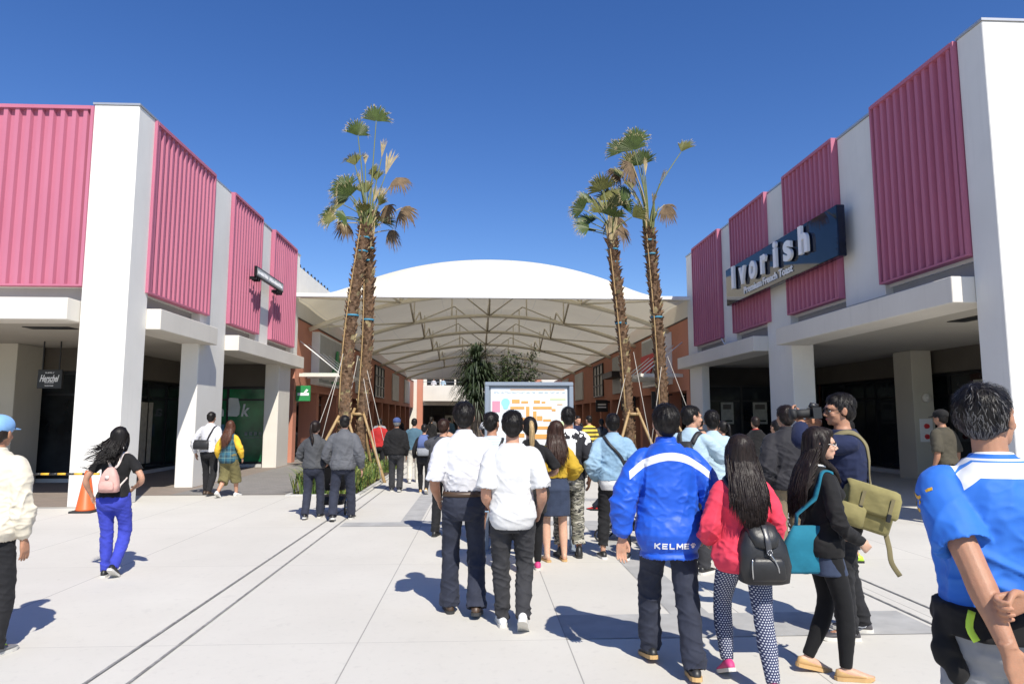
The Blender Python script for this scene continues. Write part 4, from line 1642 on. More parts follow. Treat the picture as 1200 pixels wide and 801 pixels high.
    def leg_path(s, i, n=9):
        sg = -1 if i == 0 else 1
        top = s.hip[i] + (-sg * .012, -.005, .05)
        return crom(np.array([top, s.hip[i] - (0, 0, .02), s.knee[i], s.ank[i]]), n)

    LEG = [(0, .088), (.12, .090), (.33, .086), (.5, .074), (.64, .058), (.72, .056), (.80, .057), (.90, .043), (1., .036)]

    def leg_rad(s, L, tab=None, o=0.):
        t = np.arange(L) / (L - 1)
        tab = tab or s.LEG
        g = .55 + .45 * s.girth
        return np.interp(t, [a for a, b in tab], [b for a, b in tab]) * g + o

    # --- the body, one continuous mesh
    def body(s, bare_arms=True, bare_legs=False):
        g = Geo()
        ring_loft(g, s.rings(.78, 1.515, -.008))
        for i in (0, 1):
            p = s.arm_path(i)
            r = s.arm_rad() * (1 if bare_arms else .85)
            g.tube(p, list(r), 14)
            p = s.leg_path(i)
            r = s.leg_rad(len(p)) * (1 if bare_legs else .86)
            g.tube(p, list(r), 14)
            # foot
            o, My, Mx = s.footM[i]
            ball = np.array((0, .12, 0))

            def F(q): return o + My @ (ball + Mx @ (np.array(q) - ball))
            g.tube([F((0, -.055, .045)), F((0, 0, .055)), F((0, .07, .042)), F((0, .13, .028)), F((0, .185, .018))], [(.024, .03), (.034, .04), (.038, .03), (.042, .02), (.03, .012)], 12, side=My @ np.array((1, 0, 0)))
            if bare_legs: g.tube([s.ank[i] + (0, 0, .02), F((0, -.005, .04))], [.034, .036], 12)
            s.hand(g, i)
        neck = [s.TX((0, -.012, 1.42)), s.TX((0, -.010, 1.50)), s.HX((0, -.008, 1.56)), s.HX((0, -.005, 1.62))]
        nr = .056 if not s.fem else .047
        g.tube(neck, [nr * 1.15, nr, nr * .97, nr * .95], 16)
        B = lambda c, r: s.hball(g, c, r)
        B((0, -.006, 1.650), (.0765, .097, .098))
        B((0, .032, 1.603), (.062, .064, .082))
        B((0, .042, 1.566), (.051, .050, .043))
        B((0, .078, 1.545), (.020, .018, .016))
        B((0, .055, 1.655), (.064, .044, .035))
        for sg in (-1, 1):
            B((sg * .036, .068, 1.604), (.024, .022, .022))
            B((sg * .028, .086, 1.654), (.026, .012, .009))
            B((sg * .079, -.006, 1.622), (.010, .021, .033))
            B((sg * .086, -.014, 1.630), (.007, .014, .024))
            B((sg * .010, .104, 1.600), (.009, .010, .008))
        g.tube([s.HX((0, .090, 1.645)), s.HX((0, .106, 1.620)), s.HX((0, .117, 1.603))], [.009, .011, .013], 10)
        B((0, .094, 1.577), (.022, .010, .006))
        B((0, .091, 1.566), (.019, .010, .007))
        s.parts['body'] = solid('body', g, s.skin, s.vox, s.T, 2, None, None, s.k)
        if s.face: s.features()
        return s

    def hball(s, g, c, r, n=18, m=12):
        st = len(g.v)
        g.ball((0, 0, 0), r, None, n, m)
        for i in range(st, len(g.v)): g.v[i] = tuple(s.HX(np.array(g.v[i]) + c))

    def features(s):
        k = s.k
        for sg in (-1, 1):
            g = Geo()
            s.hball(g, (sg * .030, .082, 1.634), (.0145, .010, .0085), 12, 8)
            g.v = [tuple(np.array(v) * k) for v in g.v]
            e = obj('eye', g, M['eye'], s.T, True)
            g = Geo()
            s.hball(g, (sg * .030, .0885, 1.634), (.0062, .005, .0062), 10, 6)
            g.v = [tuple(np.array(v) * k) for v in g.v]
            obj('iris', g, M['iris'], e, True)
            g = Geo()
            pts = [s.HX((sg * .012, .099, 1.650)), s.HX((sg * .030, .099, 1.657)), s.HX((sg * .050, .083, 1.650))]
            g.tube(pts, [(.003, .0045), (.003, .005), (.002, .003)], 6, sub=3)
            g.v = [tuple(np.array(v) * k) for v in g.v]
            obj('eyebrow', g, HAIR['black'], s.T, True)
            g = Geo()
            pts = [s.HX((sg * .017, .0925, 1.638)), s.HX((sg * .030, .0945, 1.644)), s.HX((sg * .045, .083, 1.637))]
            g.tube(pts, [.0018, .0024, .0018], 6, sub=3)
            g.v = [tuple(np.array(v) * k) for v in g.v]
            obj('eyelashes', g, HAIR['black'], s.T, True)
        g = Geo()
        s.hball(g, (0, .0965, 1.5775), (.020, .0085, .0048), 14, 8)
        s.hball(g, (0, .094, 1.5675), (.018, .0085, .0058), 14, 8)
        solid('lips', g, M['lip'], .0025, s.T, 2, None, None, k)

    def hand(s, g, i):
        d = unit(s.wri[i] - s.elb[i])
        sg = -1 if i == 0 else 1
        spec = s.hspec[i]
        n = np.array((-sg, .15, 0.))
        curl = s.curl[i]
        if spec:
            d = unit(spec[0])
            n = np.array(spec[1], float)
            if len(spec) > 2: curl = spec[2]
        n = unit(n - d * (n @ d))
        t = np.cross(d, n) * sg
        w = s.wri[i]
        sc = 1.0 if not s.fem else .88
        P = lambda a, b, c: w + (d * a + t * b + n * c) * sc
        g.tube([P(-.03, 0, 0), P(.01, 0, 0), P(.05, 0, 0), P(.088, 0, .002), P(.098, 0, .004)], [(.026 * sc, .020 * sc), (.029 * sc, .019 * sc), (.040 * sc, .016 * sc), (.041 * sc, .013 * sc), (.036 * sc, .010 * sc)], 14, side=t, sq=2.6)
        for f, (o, L) in enumerate(((.0300, .072), (.0100, .080), (-.0105, .074), (-.0295, .059))):
            pts = [P(.075, o * .95, .002)]
            a = curl * .35
            sp = (.10, .03, -.04, -.12)[f] * max(0, 1 - curl)
            cur = P(.092, o, .003)
            pts.append(cur)
            for seg, fr in enumerate((.45, .30, .25)):
                a += curl * (.55, .75, .55)[seg] * (1 + .08 * f)
                dr = d * math.cos(a) + n * math.sin(a) + t * sp
                cur = cur + unit(dr) * L * fr * sc
                pts.append(cur)
            g.tube(pts, [.0095 * sc, .0096 * sc, .0088 * sc, .0080 * sc, .0062 * sc], 9, sub=2)
        tp = [P(.012, .018, .002), P(.040, .036, .010), P(.066, .050 - .012 * curl, .018 + .015 * curl), P(.092, .052 - .03 * curl, .024 + .028 * curl)]
        g.tube(tp, [.015 * sc, .013 * sc, .0105 * sc, .0080 * sc], 9, sub=2)

    # --- clothes
    def top(s, mats, hem=.93, o=.014, sleeve=1., so=.012, flare=.0, collar=0., name='shirt', wr=.006, mask=None, puff=0., cuff=None, waist=0., seed=0., neck=1.492, sflare=0., label=None, calm=None):
        g = Geo()

        def ex(z):
            e = flare * max(0, (1.25 - z) / .4)
            e += .006 * smooth01((1.2 - z) / .1) if waist else 0
            e -= waist * math.exp(-((z - (hem + .02)) / .03) ** 2)
            if z > 1.40: e -= o * .35 * (z - 1.40) / .1
            return e
        base = s.rings(max(hem, .78), neck, o, ex)
        if hem < .78:  # long coat: continue below the crotch round both thighs
            c = base[0]
            ext = []
            for z in np.linspace(hem, .76, 4):
                q = (s.knee[0] + s.knee[1]) / 2
                f = max(0, (.78 - z) / .35)
                cc = c[0] * (1 - f) + np.array((q[0], q[1], 0)) * f
                cc = np.array((cc[0], cc[1], s.off[2] + z))
                ext.append((cc, c[1], c[2], c[3] + .012 + flare * .3, c[4] + .012 + flare * .3 + .03 * f, 2.3))
            c2 = base[1]
            base = ext + [(b[0], b[1], b[2], max(b[3], c[3] * .98 + .012 if k < 1 else 0), max(b[4], c[4]), b[5]) for k, b in enumerate(base)]
        ring_loft(g, base, lip=.035)
        if s.fem:
            for sg in (-1, 1):
                st = len(g.v)
                g.ball((0, 0, 0), (.062 + o * .5, .055 + o * .5, .062), None, 16, 10)
                for i in range(st, len(g.v)): g.v[i] = tuple(s.TX(np.array(g.v[i]) + (sg * .068, .078, 1.275)))
        for i in (0, 1):
            if sleeve <= 0: break
            p, r = s.arm_path(i), s.arm_rad()
            L = max(3, int(round(9 + (len(p) - 9) * sleeve)) if sleeve < 1 else len(p))
            p, r = p[:L], r[:L]
            t = np.arange(L) / (L - 1)
            rr = r + so * (.30 + .70 * np.clip((t * L / 9 - .55) / .9, 0, 1)) + puff * np.clip(np.sin((t * L / 27 - .3) * math.pi * 1.4), 0, 1) + sflare * t ** 2
            if cuff is not None and sleeve >= 1:
                rr[-2:] = r[-1] + cuff
                rr[-3] = max(rr[-3], r[-3] + so + .006)
            if sleeve >= 1: rr = np.maximum(rr, .036 if not s.fem else .031)
            g.tube(p, list(rr), 16, lip=(.72, .03) if sleeve < 1 else (.8, .012))
        if collar > 0:
            g.tube([s.TX((0, -.012, 1.455)), s.TX((0, -.013, 1.49)), s.TX((0, -.012, 1.49 + collar))], [(.098, .092), (.076, .076), (.068, .070)] if not s.fem else [(.085, .08), (.064, .065), (.058, .060)], 20)
        elb = [np.array(e) for e in s.elb]

        def W(P):
            q1 = np.stack([P[:, 0] * 7 + P[:, 2] * 6, P[:, 1] * 7, P[:, 2] * 12 + P[:, 0] * 5], 1) + seed
            q2 = np.stack([P[:, 0] * 13 - P[:, 2] * 4, P[:, 1] * 13, P[:, 2] * 5 - P[:, 0] * 5], 1) + seed + 31
            a = (1 - np.abs(2 * vnoise(q1) - 1)) ** 3 - .25
            b = (1 - np.abs(2 * vnoise(q2) - 1)) ** 3 - .25
            amp = np.full(len(P), .75)
            for e in elb: amp += 1.3 * np.exp(-(np.linalg.norm(P - e, axis=1) / .11) ** 2)
            zz = P[:, 2] - s.off[2]
            amp += .7 * np.exp(-((zz - hem - .14) / .07) ** 2)
            amp += .5 * np.exp(-((zz - 1.12) / .1) ** 2)
            hc = np.clip((zz - hem - .01) / .09, .12, 1)
            amp *= np.clip((1.50 - zz) / .12, .1, 1)
            big = vnoise(P * 5 + seed + 7) - .5
            q3 = np.stack([P[:, 0] * 15 + P[:, 2] * 17, P[:, 1] * 12, P[:, 2] * 21 - P[:, 0] * 11], 1) + seed + 57
            c3 = (1 - np.abs(2 * vnoise(q3) - 1)) ** 3 - .25
            msk = vnoise(P * 6 + seed + 3)
            if calm: amp = amp * (1 - .98 * np.exp(-(((P[:, 0] - calm[0]) / calm[2]) ** 2 + ((P[:, 2] - calm[1]) / (calm[2] * .5)) ** 2)))
            if calm: big = big * (1 - .9 * np.exp(-((P[:, 2] - calm[1]) / calm[2]) ** 2))
            return wr * hc * (1.25 * amp * (a * .8 * (.4 + msk) + b * .7 + c3 * .5 * (1.3 - msk)) + big * .9)
        s.parts['top'] = solid(name, g, mats, max(s.vox, .007), s.T, 3, W if wr else None, mask, s.k, label)
        return s

    def trousers(s, mats, o=.010, hem=1., fit='straight', name='trousers', wr=.006, waist=1.02, mask=None, seed=3., label=None):
        g = Geo()
        ring_loft(g, s.rings(.775, waist, o))
        tabs = {'slim': s.LEG, 'straight': [(0, .088), (.12, .090), (.33, .086), (.5, .075), (.64, .064), (.8, .060), (.9, .056), (1., .056)],
                'wide': [(0, .094), (.12, .098), (.33, .100), (.5, .098), (.64, .096), (.8, .098), (1., .100)],
                'tight': [(a, b * .985 - .002) for a, b in s.LEG], 'boot': [(0, .088), (.12, .090), (.33, .086), (.5, .074), (.64, .062), (.8, .063), (.9, .066), (1., .071)]}
        ends = []
        for i in (0, 1):
            p = s.leg_path(i, 10)
            L = max(4, int(round(len(p) * hem)))
            r = s.leg_rad(len(p), tabs[fit], o)
            p, r = p[:L], r[:L]
            if hem >= .99 and fit not in ('tight',):
                dn = unit(p[-1] - p[-2])
                p = np.vstack([p, p[-1] + dn * .035])
                r = np.append(r, r[-1] + (.004 if fit in ('boot', 'wide') else -.002))
            ends.append(p[-1])
            g.tube(p, list(r), 18, lip=(.72, .03) if fit not in ('tight',) else None)
        kn = s.knee

        def W(P):
            zz = P[:, 2]
            q1 = np.stack([P[:, 0] * 8, P[:, 1] * 8 + zz * 3, zz * 22 + P[:, 0] * 9], 1) + seed
            q2 = np.stack([P[:, 0] * 10, P[:, 1] * 10 - zz * 4, zz * 14 - P[:, 0] * 12], 1) + seed + 17
            a = (1 - np.abs(2 * vnoise(q1) - 1)) ** 3 - .25
            b = (1 - np.abs(2 * vnoise(q2) - 1)) ** 3 - .25
            amp = np.full(len(P), .45)
            for j in (0, 1):
                amp += .8 * np.exp(-(np.linalg.norm(P - kn[j] + (0, 0, .03), axis=1) / .12) ** 2)
                amp += (1.1 if fit != 'tight' else .3) * np.exp(-(np.linalg.norm(P - ends[j] - (0, 0, .05), axis=1) / .12) ** 2)
            amp += .5 * np.exp(-((zz - s.off[2] - .80) / .06) ** 2)
            return 1.25 * wr * amp * (a + b * .7)
        s.parts['trousers'] = solid(name, g, mats, max(s.vox, .0065), s.T, 2, W if wr else None, mask, s.k, label)
        return s

    def skirt(s, mats, hem=.55, waist=1.03, flare=.02, name='skirt', wr=.005, o=.012, label=None):
        g = Geo()
        r = s.rings(.86, waist, o)
        c = r[0]
        rs = []
        m = (s.knee[0] + s.knee[1]) / 2
        for z in np.linspace(hem, .83, 5):
            f = (.86 - z) / .4
            cc = np.array((c[0][0] * (1 - f) + m[0] * f, c[0][1] * (1 - f) + m[1] * f, s.off[2] + z))
            sp = abs(s.knee[0][1] - s.knee[1][1]) * .5 * f
            rs.append((cc, c[1], c[2], c[3] * 1.02 + flare * f, c[4] + flare * f + sp, 2.3))
        ring_loft(g, rs + r)
        W = lambda P: wr * ((1 - np.abs(2 * vnoise(np.stack([P[:, 0] * 16, P[:, 1] * 16, P[:, 2] * 4], 1)) - 1)) ** 2 - .35)
        s.parts['skirt'] = solid(name, g, mats, max(s.vox, .007), s.T, 3, W, None, s.k, label)
        return s

    def belt(s, mat, z=1.015, h=.034, o=.022):
        g = Geo()
        ring_loft(g, s.rings(z, z + h, o))
        g.v = [tuple(np.array(v) * s.k) for v in g.v]
        obj('belt', g, mat, s.T, True)
        return s

    def shoes(s, upper, sole, high=0., slim=False, accent=None, name='shoe', label=None):
        k = s.k
        st = [(-.082, .012, .040, .03), (-.070, .028, .078 + high * .6, .018), (-.035, .037, .094 + high, .006), (.005, .039, .094 + high, .0), (.035, .040, .082 + high * .3, -.005), (.075, .043, .066, 0), (.115, .047, .054, .0),
              (.150, .045, .046, .0), (.178, .036, .038, 0), (.194, .022, .030, 0), (.200, .008, .022, 0)]
        w_ = .92 if s.fem else 1.
        if slim: st = [(a, b * .94, c * (.8 if -.04 < a < .06 else .92), e) for a, b, c, e in st]
        for i in (0, 1):
            o, My, Mx = s.footM[i]
            ball = np.array((0, .12, 0))

            def F(q): return (o + My @ (ball + Mx @ (np.array(q, float) * (w_, w_, 1) - ball))) * k
            g = Geo()
            n = 18
            vs, fs = [], []
            for (y, w, h, _) in st:
                for j in range(n):
                    a = 2 * math.pi * j / n
                    ca, sa = math.cos(a), math.sin(a)
                    xx = w * math.copysign(abs(ca) ** .8, ca)
                    zz = .020 + (h - .020) * (.5 + .5 * sa) if sa > -.2 else .020 + (h - .02) * (.4) * max(0, 1 + sa) * .5
                    # narrower near the top
                    if sa > 0: xx *= 1 - .22 * sa ** 2
                    vs.append(F((xx, y, zz)))
            m = len(st)
            for q in range(m - 1):
                for j in range(n):
                    jj = (j + 1) % n
                    fs.append((q * n + j, q * n + jj, q * n + n + jj, q * n + n + j))
            fs.append(tuple(range(n - 1, -1, -1)))
            fs.append(tuple(range((m - 1) * n, m * n)))
            g.add(vs, [f[::-1] for f in fs])
            sh = obj(name, g, upper, s.T, True, label)
            sm = Geo()
            out = [(-.088, .010), (-.078, .030), (-.04, .040), (.02, .040), (.07, .044), (.115, .050), (.155, .047), (.185, .036), (.202, .018), (.206, .004)]
            pl = [(w, y) for y, w in out] + [(-w, y) for y, w in reversed(out)]
            nv = len(pl)
            vs = [F((x, y, 0.001 + (.008 if y > .18 else 0))) for x, y in pl] + [F((x * .98, y, .026 + (.004 if y > .18 else 0))) for x, y in pl]
            fs = [tuple(range(nv)), tuple(range(2 * nv - 1, nv - 1, -1))] + [(nv + q, nv + (q + 1) % nv, (q + 1) % nv, q) for q in range(nv)]
            sm.add(vs, fs)
            obj('sole', sm, sole, sh)
            if accent:
                if accent == 'swoosh':
                    for sd in (-1, 1):
                        a2 = Geo()
                        pp = [(.10, .062), (.02, .040), (-.01, .036), (-.035, .044), (-.045, .060), (-.035, .052), (-.012, .046), (.02, .050)]
                        a2.add([F((sd * .0435, y, z)) for y, z in pp] + [F((sd * .0465, y, z)) for y, z in pp], [tuple(range(8)), tuple(range(15, 7, -1))] + [(j, (j + 1) % 8, 8 + (j + 1) % 8, 8 + j) for j in range(8)])
                        obj('side_mark', a2, M['letter'], sh)
                else:
                    a2 = Geo()
                    a2.add([F((x, y, z)) for x, y, z in ((-.02, .035, .090), (.02, .035, .090), (.024, .09, .068), (-.024, .09, .068), (-.02, .035, .082), (.02, .035, .082), (.024, .09, .058), (-.024, .09, .058))],
                           [(0, 1, 2, 3), (7, 6, 5, 4), (0, 4, 5, 1), (1, 5, 6, 2), (2, 6, 7, 3), (3, 7, 4, 0)])
                    a2.box((0, 0, 0), (0, 0, 0)) if False else None
                    obj('laces', a2, accent, sh)
        return s

    def sandals(s, mat):
        k = s.k
        for i in (0, 1):
            o, My, Mx = s.footM[i]

            def F(q): return (o + My @ np.array(q, float)) * k
            sm = Geo()
            out = [(-.075, .012), (-.06, .032), (.0, .036), (.06, .040), (.115, .047), (.155, .043), (.19, .025), (.20, .006)]
            pl = [(w, y) for y, w in out] + [(-w, y) for y, w in reversed(out)]
            nv = len(pl)
            vs = [F((x, y, .001)) for x, y in pl] + [F((x, y, .022)) for x, y in pl]
            sm.add(vs, [tuple(range(nv)), tuple(range(2 * nv - 1, nv - 1, -1))] + [(nv + q, nv + (q + 1) % nv, (q + 1) % nv, q) for q in range(nv)])
            sh = obj('sandal', sm, mat, s.T)
            st = Geo().tube([F((-.044, .09, .015)), F((-.03, .085, .05)), F((0, .08, .062)), F((.03, .085, .05)), F((.044, .09, .015))], [(.004, .018)] * 5, 8, side=(0, 0, 1))
            obj('sandal_strap', st, mat, sh, True)
        return s

    # --- hair
    def hair(s, style='short', col='black', n=None, length=1.22, wind=None, part=0., volume=1.):
        k = s.k
        g = Geo()
        d = math.hypot(s.x, s.y)
        v = max(s.vox, .006)
        rr = random.Random(int(s.x * 1000 + s.y * 77))
        B = lambda c, r: s.hball(g, c, r)
        V = volume
        B((0, -.024, 1.672), (.086 * V, .100, .096 * V))
        if style in ('short', 'crop', 'old'):
            B((0, -.050, 1.612), (.070, .064, .070)) if style != 'old' else B((0, -.046, 1.622), (.068, .060, .066))
            B((0, .030 if not s.face else .016, 1.708), (.064, .058, .048 * V))
            for sg in (-1, 1): B((sg * .062, -.028, 1.640), (.022, .058, .055))
        else:
            B((0, -.046, 1.620), (.082, .068, .09))
            for sg in (-1, 1): B((sg * .064, -.005, 1.645), (.026, .060, .07))
            B((0, .028, 1.712), (.066, .058, .046))
        if style == 'long':
            rows = []
            bb = [(1.70, -.03, .086, .085), (1.62, -.045, .094, .072), (1.55, -.058, .098, .058), (1.48, -.085, .110, .048), (1.42, -.112, .122, .036), (1.34, -.135, .122, .030), (1.26, -.142, .112, .028), (1.18, -.142, .10, .024), (1.10, -.138, .086, .020)]
            for z, y, a, b in bb:
                if z < length + .02: continue
                rows.append((z, y, a, b))
            rr_ = []
            for z, y, a, b in rows[::-1]:
                fx = (lambda p: s.HX(p)) if z > 1.5 else (lambda p: s.TX(p))
                w = np.array((0, 0, 0.)) if wind is None else np.array(wind) * max(0, (1.6 - z)) ** 1.2
                yo = y - (.025 if z < 1.5 else 0)
                t = max(.12, min(1, (z - length) / .16)) if z < 1.5 else 1
                rr_.append((fx((0, yo, z)) + w, s.TA(z, (1, 0, 0)), s.TA(z, (0, 1, 0)), a * (.75 + .25 * t), b * t, 2.2))
            ring_loft(g, rr_)
            for sg in (-1, 1):  # side locks in front of the shoulders
                pts = [s.HX((sg * .074, .01, 1.68)), s.HX((sg * .086, .008, 1.60)), s.HX((sg * .084, -.005, 1.53)), s.TX((sg * .092, -.045 if not s.face else .06, 1.45)), s.TX((sg * .095, -.105 if not s.face else .105, 1.36))]
                g.tube(pts, [.022, .026, .026, .024, .012], 10, sub=3)
        if style == 'long':
            fr = Geo()
            cnt = 700 if d < 6.5 else 300 if d < 10 else 80
            for _ in range(cnt):
                u = max(-1, min(1, rr.gauss(0, .5)))
                z0 = rr.uniform(1.36, 1.62)
                z1 = min(z0 - .06, length - .05 + .11 * u * u + rr.uniform(-.02, .12))
                a0 = .112 * u
                pts = []
                for q in range(5):
                    f = q / 4
                    z = z0 + (z1 - z0) * f
                    yb = np.interp(z, [1.1, 1.3, 1.42, 1.5, 1.56], [-.165, -.170, -.150, -.128, -.112]) - .010 + (.045 * (1 - f) ** 3) - .020 * rr.random() * f - .010 * f + .05 * u * u
                    w = np.array((0, 0, 0.)) if wind is None else np.array(wind) * max(0, 1.6 - z) ** 1.2
                    pts.append(s.TX((a0 * (1 + .12 * f) + rr.gauss(0, .0022) + .02 * u * f, yb - .018, z)) + w)
                fr.tube(pts, [.0035, .0045, .0045, .0032, .0006], 5, sub=2)
            fr.v = [tuple(np.array(v_) * k) for v_ in fr.v]
            s.parts['locks'] = fr
        if style == 'pony':
            pts = [s.HX((0, -.105, 1.69)), s.HX((0, -.150, 1.675)), s.HX((0, -.165, 1.60)), s.HX((0, -.160, 1.52)), s.TX((0, -.165, length + .1)), s.TX((0, -.16, length))]
            if wind is not None: pts = [p + np.array(wind) * max(0, i - 1) * .25 for i, p in enumerate(pts)]
            gt = Geo().tube(pts, [.020, .026, .030, .030, .026, .008], 12, sub=4)
            s.parts['tail'] = (gt, pts)

        def W(P):
            a = vnoise(P * (38, 38, 20)) - .5
            b = vnoise(P * (90, 90, 26) + 9) - .5
            if style == 'long':
                c = vnoise(P * (46, 46, 5) + 3) - .5
                d_ = vnoise(P * (110, 110, 9) + 5) - .5
                return .012 * c + .007 * d_
            return .009 * a + .008 * b if style in ('short', 'old') else .007 * a + .005 * b if style != 'crop' else .003 * a + .003 * b
        h = solid('hair', g, HAIR[col], v, s.T, 3, W, None, k)
        s.parts['hair'] = h
        if 'locks' in s.parts: obj('hair_locks', s.parts['locks'], HAIR[col], h, True)
        if 'tail' in s.parts:
            gt, pts = s.parts['tail']
            tc = HAIR['blonde'] if s.__dict__.get('tailcol') == 'blonde' else HAIR[col]
            tl = solid('ponytail', gt, tc, v, s.T, 2, lambda P: .006 * (vnoise(P * (60, 60, 9)) - .5), None, k)
            s.strands(tl, tc, 260 if d < 10 else 60, .05, 5, .0035, rr, None, .006)
        if n is None: n = 9000 if d < 3 else 2200 if d < 6.5 else 900 if d < 10 else 260 if d < 17 else 0
        if n:
            if style in ('short', 'crop', 'old'): s.strands(h, HAIR[col], n, .012 if style != 'crop' else .005, 4, .0032 if d > 4 else .0015, rr, None, (.011 if d > 4 else .012) if style != 'crop' else .003, cap=True, mixcol=HAIR['greying'] if style == 'old' else None)
            else: s.strands(h, HAIR[col], n, .030, 7, .0030, rr, wind, .007, cap=True)
        return s

    def strands(s, o, mat, n, step, m, wid, rr, wind, lift, cap=False, mixcol=None):
        """thin tapering locks lying along the hair surface"""
        bv = bvh_of(o)
        V = np.zeros(len(o.data.vertices) * 3)
        o.data.vertices.foreach_get('co', V)
        V = V.reshape(-1, 3)
        k = s.k
        cr = s.HX((0, -.045, 1.76)) * k
        g = Geo()
        for _ in range(n):
            p = Vector(V[rr.randrange(len(V))])
            pts = []
            wob = Vector((rr.gauss(0, .5), rr.gauss(0, .5), rr.gauss(0, .3)))
            for j in range(m):
                loc, nor, idx, dist = bv.find_nearest(p)
                if loc is None: break
                f = j / (m - 1)
                q = loc + nor * (lift * (.25 + f * rr.uniform(.3, 1.2)) * (1 if not cap else min(1, max(.35, (loc.z - cr[2] + .20 * k) / (.12 * k))))) * k
                pts.append((q, nor))
                away = loc - Vector(cr)
                d = Vector((away.x * 1.0, away.y * 1.0, -abs(away.length) * .55 - .03)) + wob * .05
                if loc.z < cr[2] - .16 * k: d = Vector((wob.x * .12, wob.y * .12, -1))
                if wind is not None and loc.z < cr[2] - .1: d = d.normalized() + Vector(wind) * .8
                d = d - nor * d.dot(nor)
                if d.length < 1e-5: break
                p = loc + d.normalized() * step * k
            if len(pts) < 3: continue
            vs = []
            L = len(pts)
            for j, (q, nor) in enumerate(pts):
                t = (pts[min(j + 1, L - 1)][0] - pts[max(j - 1, 0)][0])
                sd = t.cross(nor)
                if sd.length > 0: sd.normalize()
                w = wid * k * (1 - (j / (L - 1)) ** 2 * .9)
                vs += [q - sd * w, q + sd * w]
            g.add(vs, [(2 * j, 2 * j + 1, 2 * j + 3, 2 * j + 2) for j in range(L - 1)], 1 if (mixcol and rr.random() < min(.75, max(.10, (cr[2] - .04 * k - pts[0][0].z) / (.22 * k)))) else 0)
        obj('hair_strands', g, [mat, mixcol] if mixcol else mat, s.parts.get('hair', s.T) if o.parent is not None and o.name.startswith('hair') else o, True)

    def cap(s, mat, brim=None):
        g = Geo()
        s.hball(g, (0, -.014, 1.688), (.098, .120, .088), 24, 14)
        st = len(g.v)
        c = solid('cap', g, mat, max(s.vox, .006), s.T, 2, None, None, s.k)
        b = Geo()
        vs = []
        for i in range(13):
            a = math.pi * i / 12
            vs += [s.HX((.088 * math.cos(a), .045 + .06 * math.sin(a) ** .8, 1.672)), s.HX((.090 * math.cos(a), .06 + .125 * math.sin(a), 1.662)),
                   s.HX((.088 * math.cos(a), .045 + .06 * math.sin(a) ** .8, 1.667)), s.HX((.090 * math.cos(a), .06 + .125 * math.sin(a), 1.657))]
        fs = []
        for i in range(12):
            q = 4 * i
            fs += [(q, q + 1, q + 5, q + 4), (q + 2, q + 6, q + 7, q + 3), (q + 1, q + 3, q + 7, q + 5)]
        b.add([tuple(np.array(v) * s.k) for v in vs], fs)
        obj('cap_brim', b, brim or mat, c, True)
        return s

    def glasses(s, mat):
        g = Geo()
        for sg in (-1, 1):
            ring = [s.HX((sg * .031 + .024 * math.cos(a), .103 - abs(.024 * math.cos(a) * sg + .0) * .15, 1.632 + .019 * math.sin(a))) * s.k for a in np.linspace(0, 2 * math.pi, 17)]
            g.tube(ring, [.0018] * 17, 6)
            g.tube([s.HX((sg * .056, .098, 1.636)) * s.k, s.HX((sg * .078, .06, 1.637)) * s.k, s.HX((sg * .084, -.005, 1.638)) * s.k], [.0016] * 3, 6)
        g.tube([s.HX((-.008, .105, 1.635)) * s.k, s.HX((.008, .105, 1.635)) * s.k], [.0016] * 2, 6)
        obj('glasses', g, mat, s.T, True)
        return s

    # --- things carried: geometry in this person's own frame
    def W(s, p):
        p = np.array(p, float)
        q = rotz(s.yaw) @ p
        return q + (s.x, s.y, s.z0)

    def carried(s, name, label, cat, anchor, group=None):
        T = thing(name, label, cat, tuple(s.W(anchor)), s.yaw, group)
        a = np.array(anchor, float)

        def put(pn, geo, mat, smooth=True, parent=None, plabel=None):
            geo.v = [tuple(np.array(v) - a) for v in geo.v]
            return obj(pn, geo, mat, parent or T, smooth, plabel)
        return T, put

    def hug(s, pts, off=.006, sub=6, keys=('top',), free=()):
        P = crom(np.array(pts, float), sub)
        bvs = [bvh_of(s.parts[k_]) for k_ in keys if k_ in s.parts]
        out, nn = [], []
        for p in P:
            best = None
            for b in bvs:
                loc, nor, i, d = b.find_nearest(Vector(p))
                if loc is None: continue
                if best is None or d < best[2]: best = (loc, nor, d)
            out.append(np.array(best[0] + best[1] * off))
            nn.append(np.array(best[1]))
        out = np.array(out)
        nn = np.array(nn)
        for _ in range(2):
            out[1:-1] = out[1:-1] * .5 + (out[:-2] + out[2:]) * .25
            nn[1:-1] = nn[1:-1] * .5 + (nn[:-2] + nn[2:]) * .25
        return out, nn

    def on_back(s, geo, off=.004, key='top'):
        """press a flat piece (x, z in frame, y ignored) onto the back of the garment"""
        b = bvh_of(s.parts[key])
        for i, v in enumerate(geo.v):
            hit = b.ray_cast(Vector((v[0], -2, v[2])), Vector((0, 1, 0)))
            if hit[0] is not None: geo.v[i] = tuple(hit[0] + hit[1] * (off + v[1]))
        return geo


def ribbon(pts, nrm, w, th=.004, g=None):
    g = g or Geo()
    P = np.array(pts, float)
    N_ = np.array(nrm, float)
    T_ = np.gradient(P, axis=0)
    vs, fs = [], []
    m = len(P)
    for i in range(m):
        t = unit(T_[i])
        n = unit(N_[i] - t * (N_[i] @ t))
        sd = np.cross(t, n)
        vs += [P[i] - sd * w / 2 + n * th, P[i] + sd * w / 2 + n * th, P[i] + sd * w / 2 - n * th, P[i] - sd * w / 2 - n * th]
    for i in range(m - 1):
        for j in range(4):
            jj = (j + 1) % 4
            fs.append((4 * i + j, 4 * i + jj, 4 * i + 4 + jj, 4 * i + 4 + j))
    fs += [(3, 2, 1, 0), tuple(range(4 * m - 4, 4 * m))]
    return g.add(vs, fs)


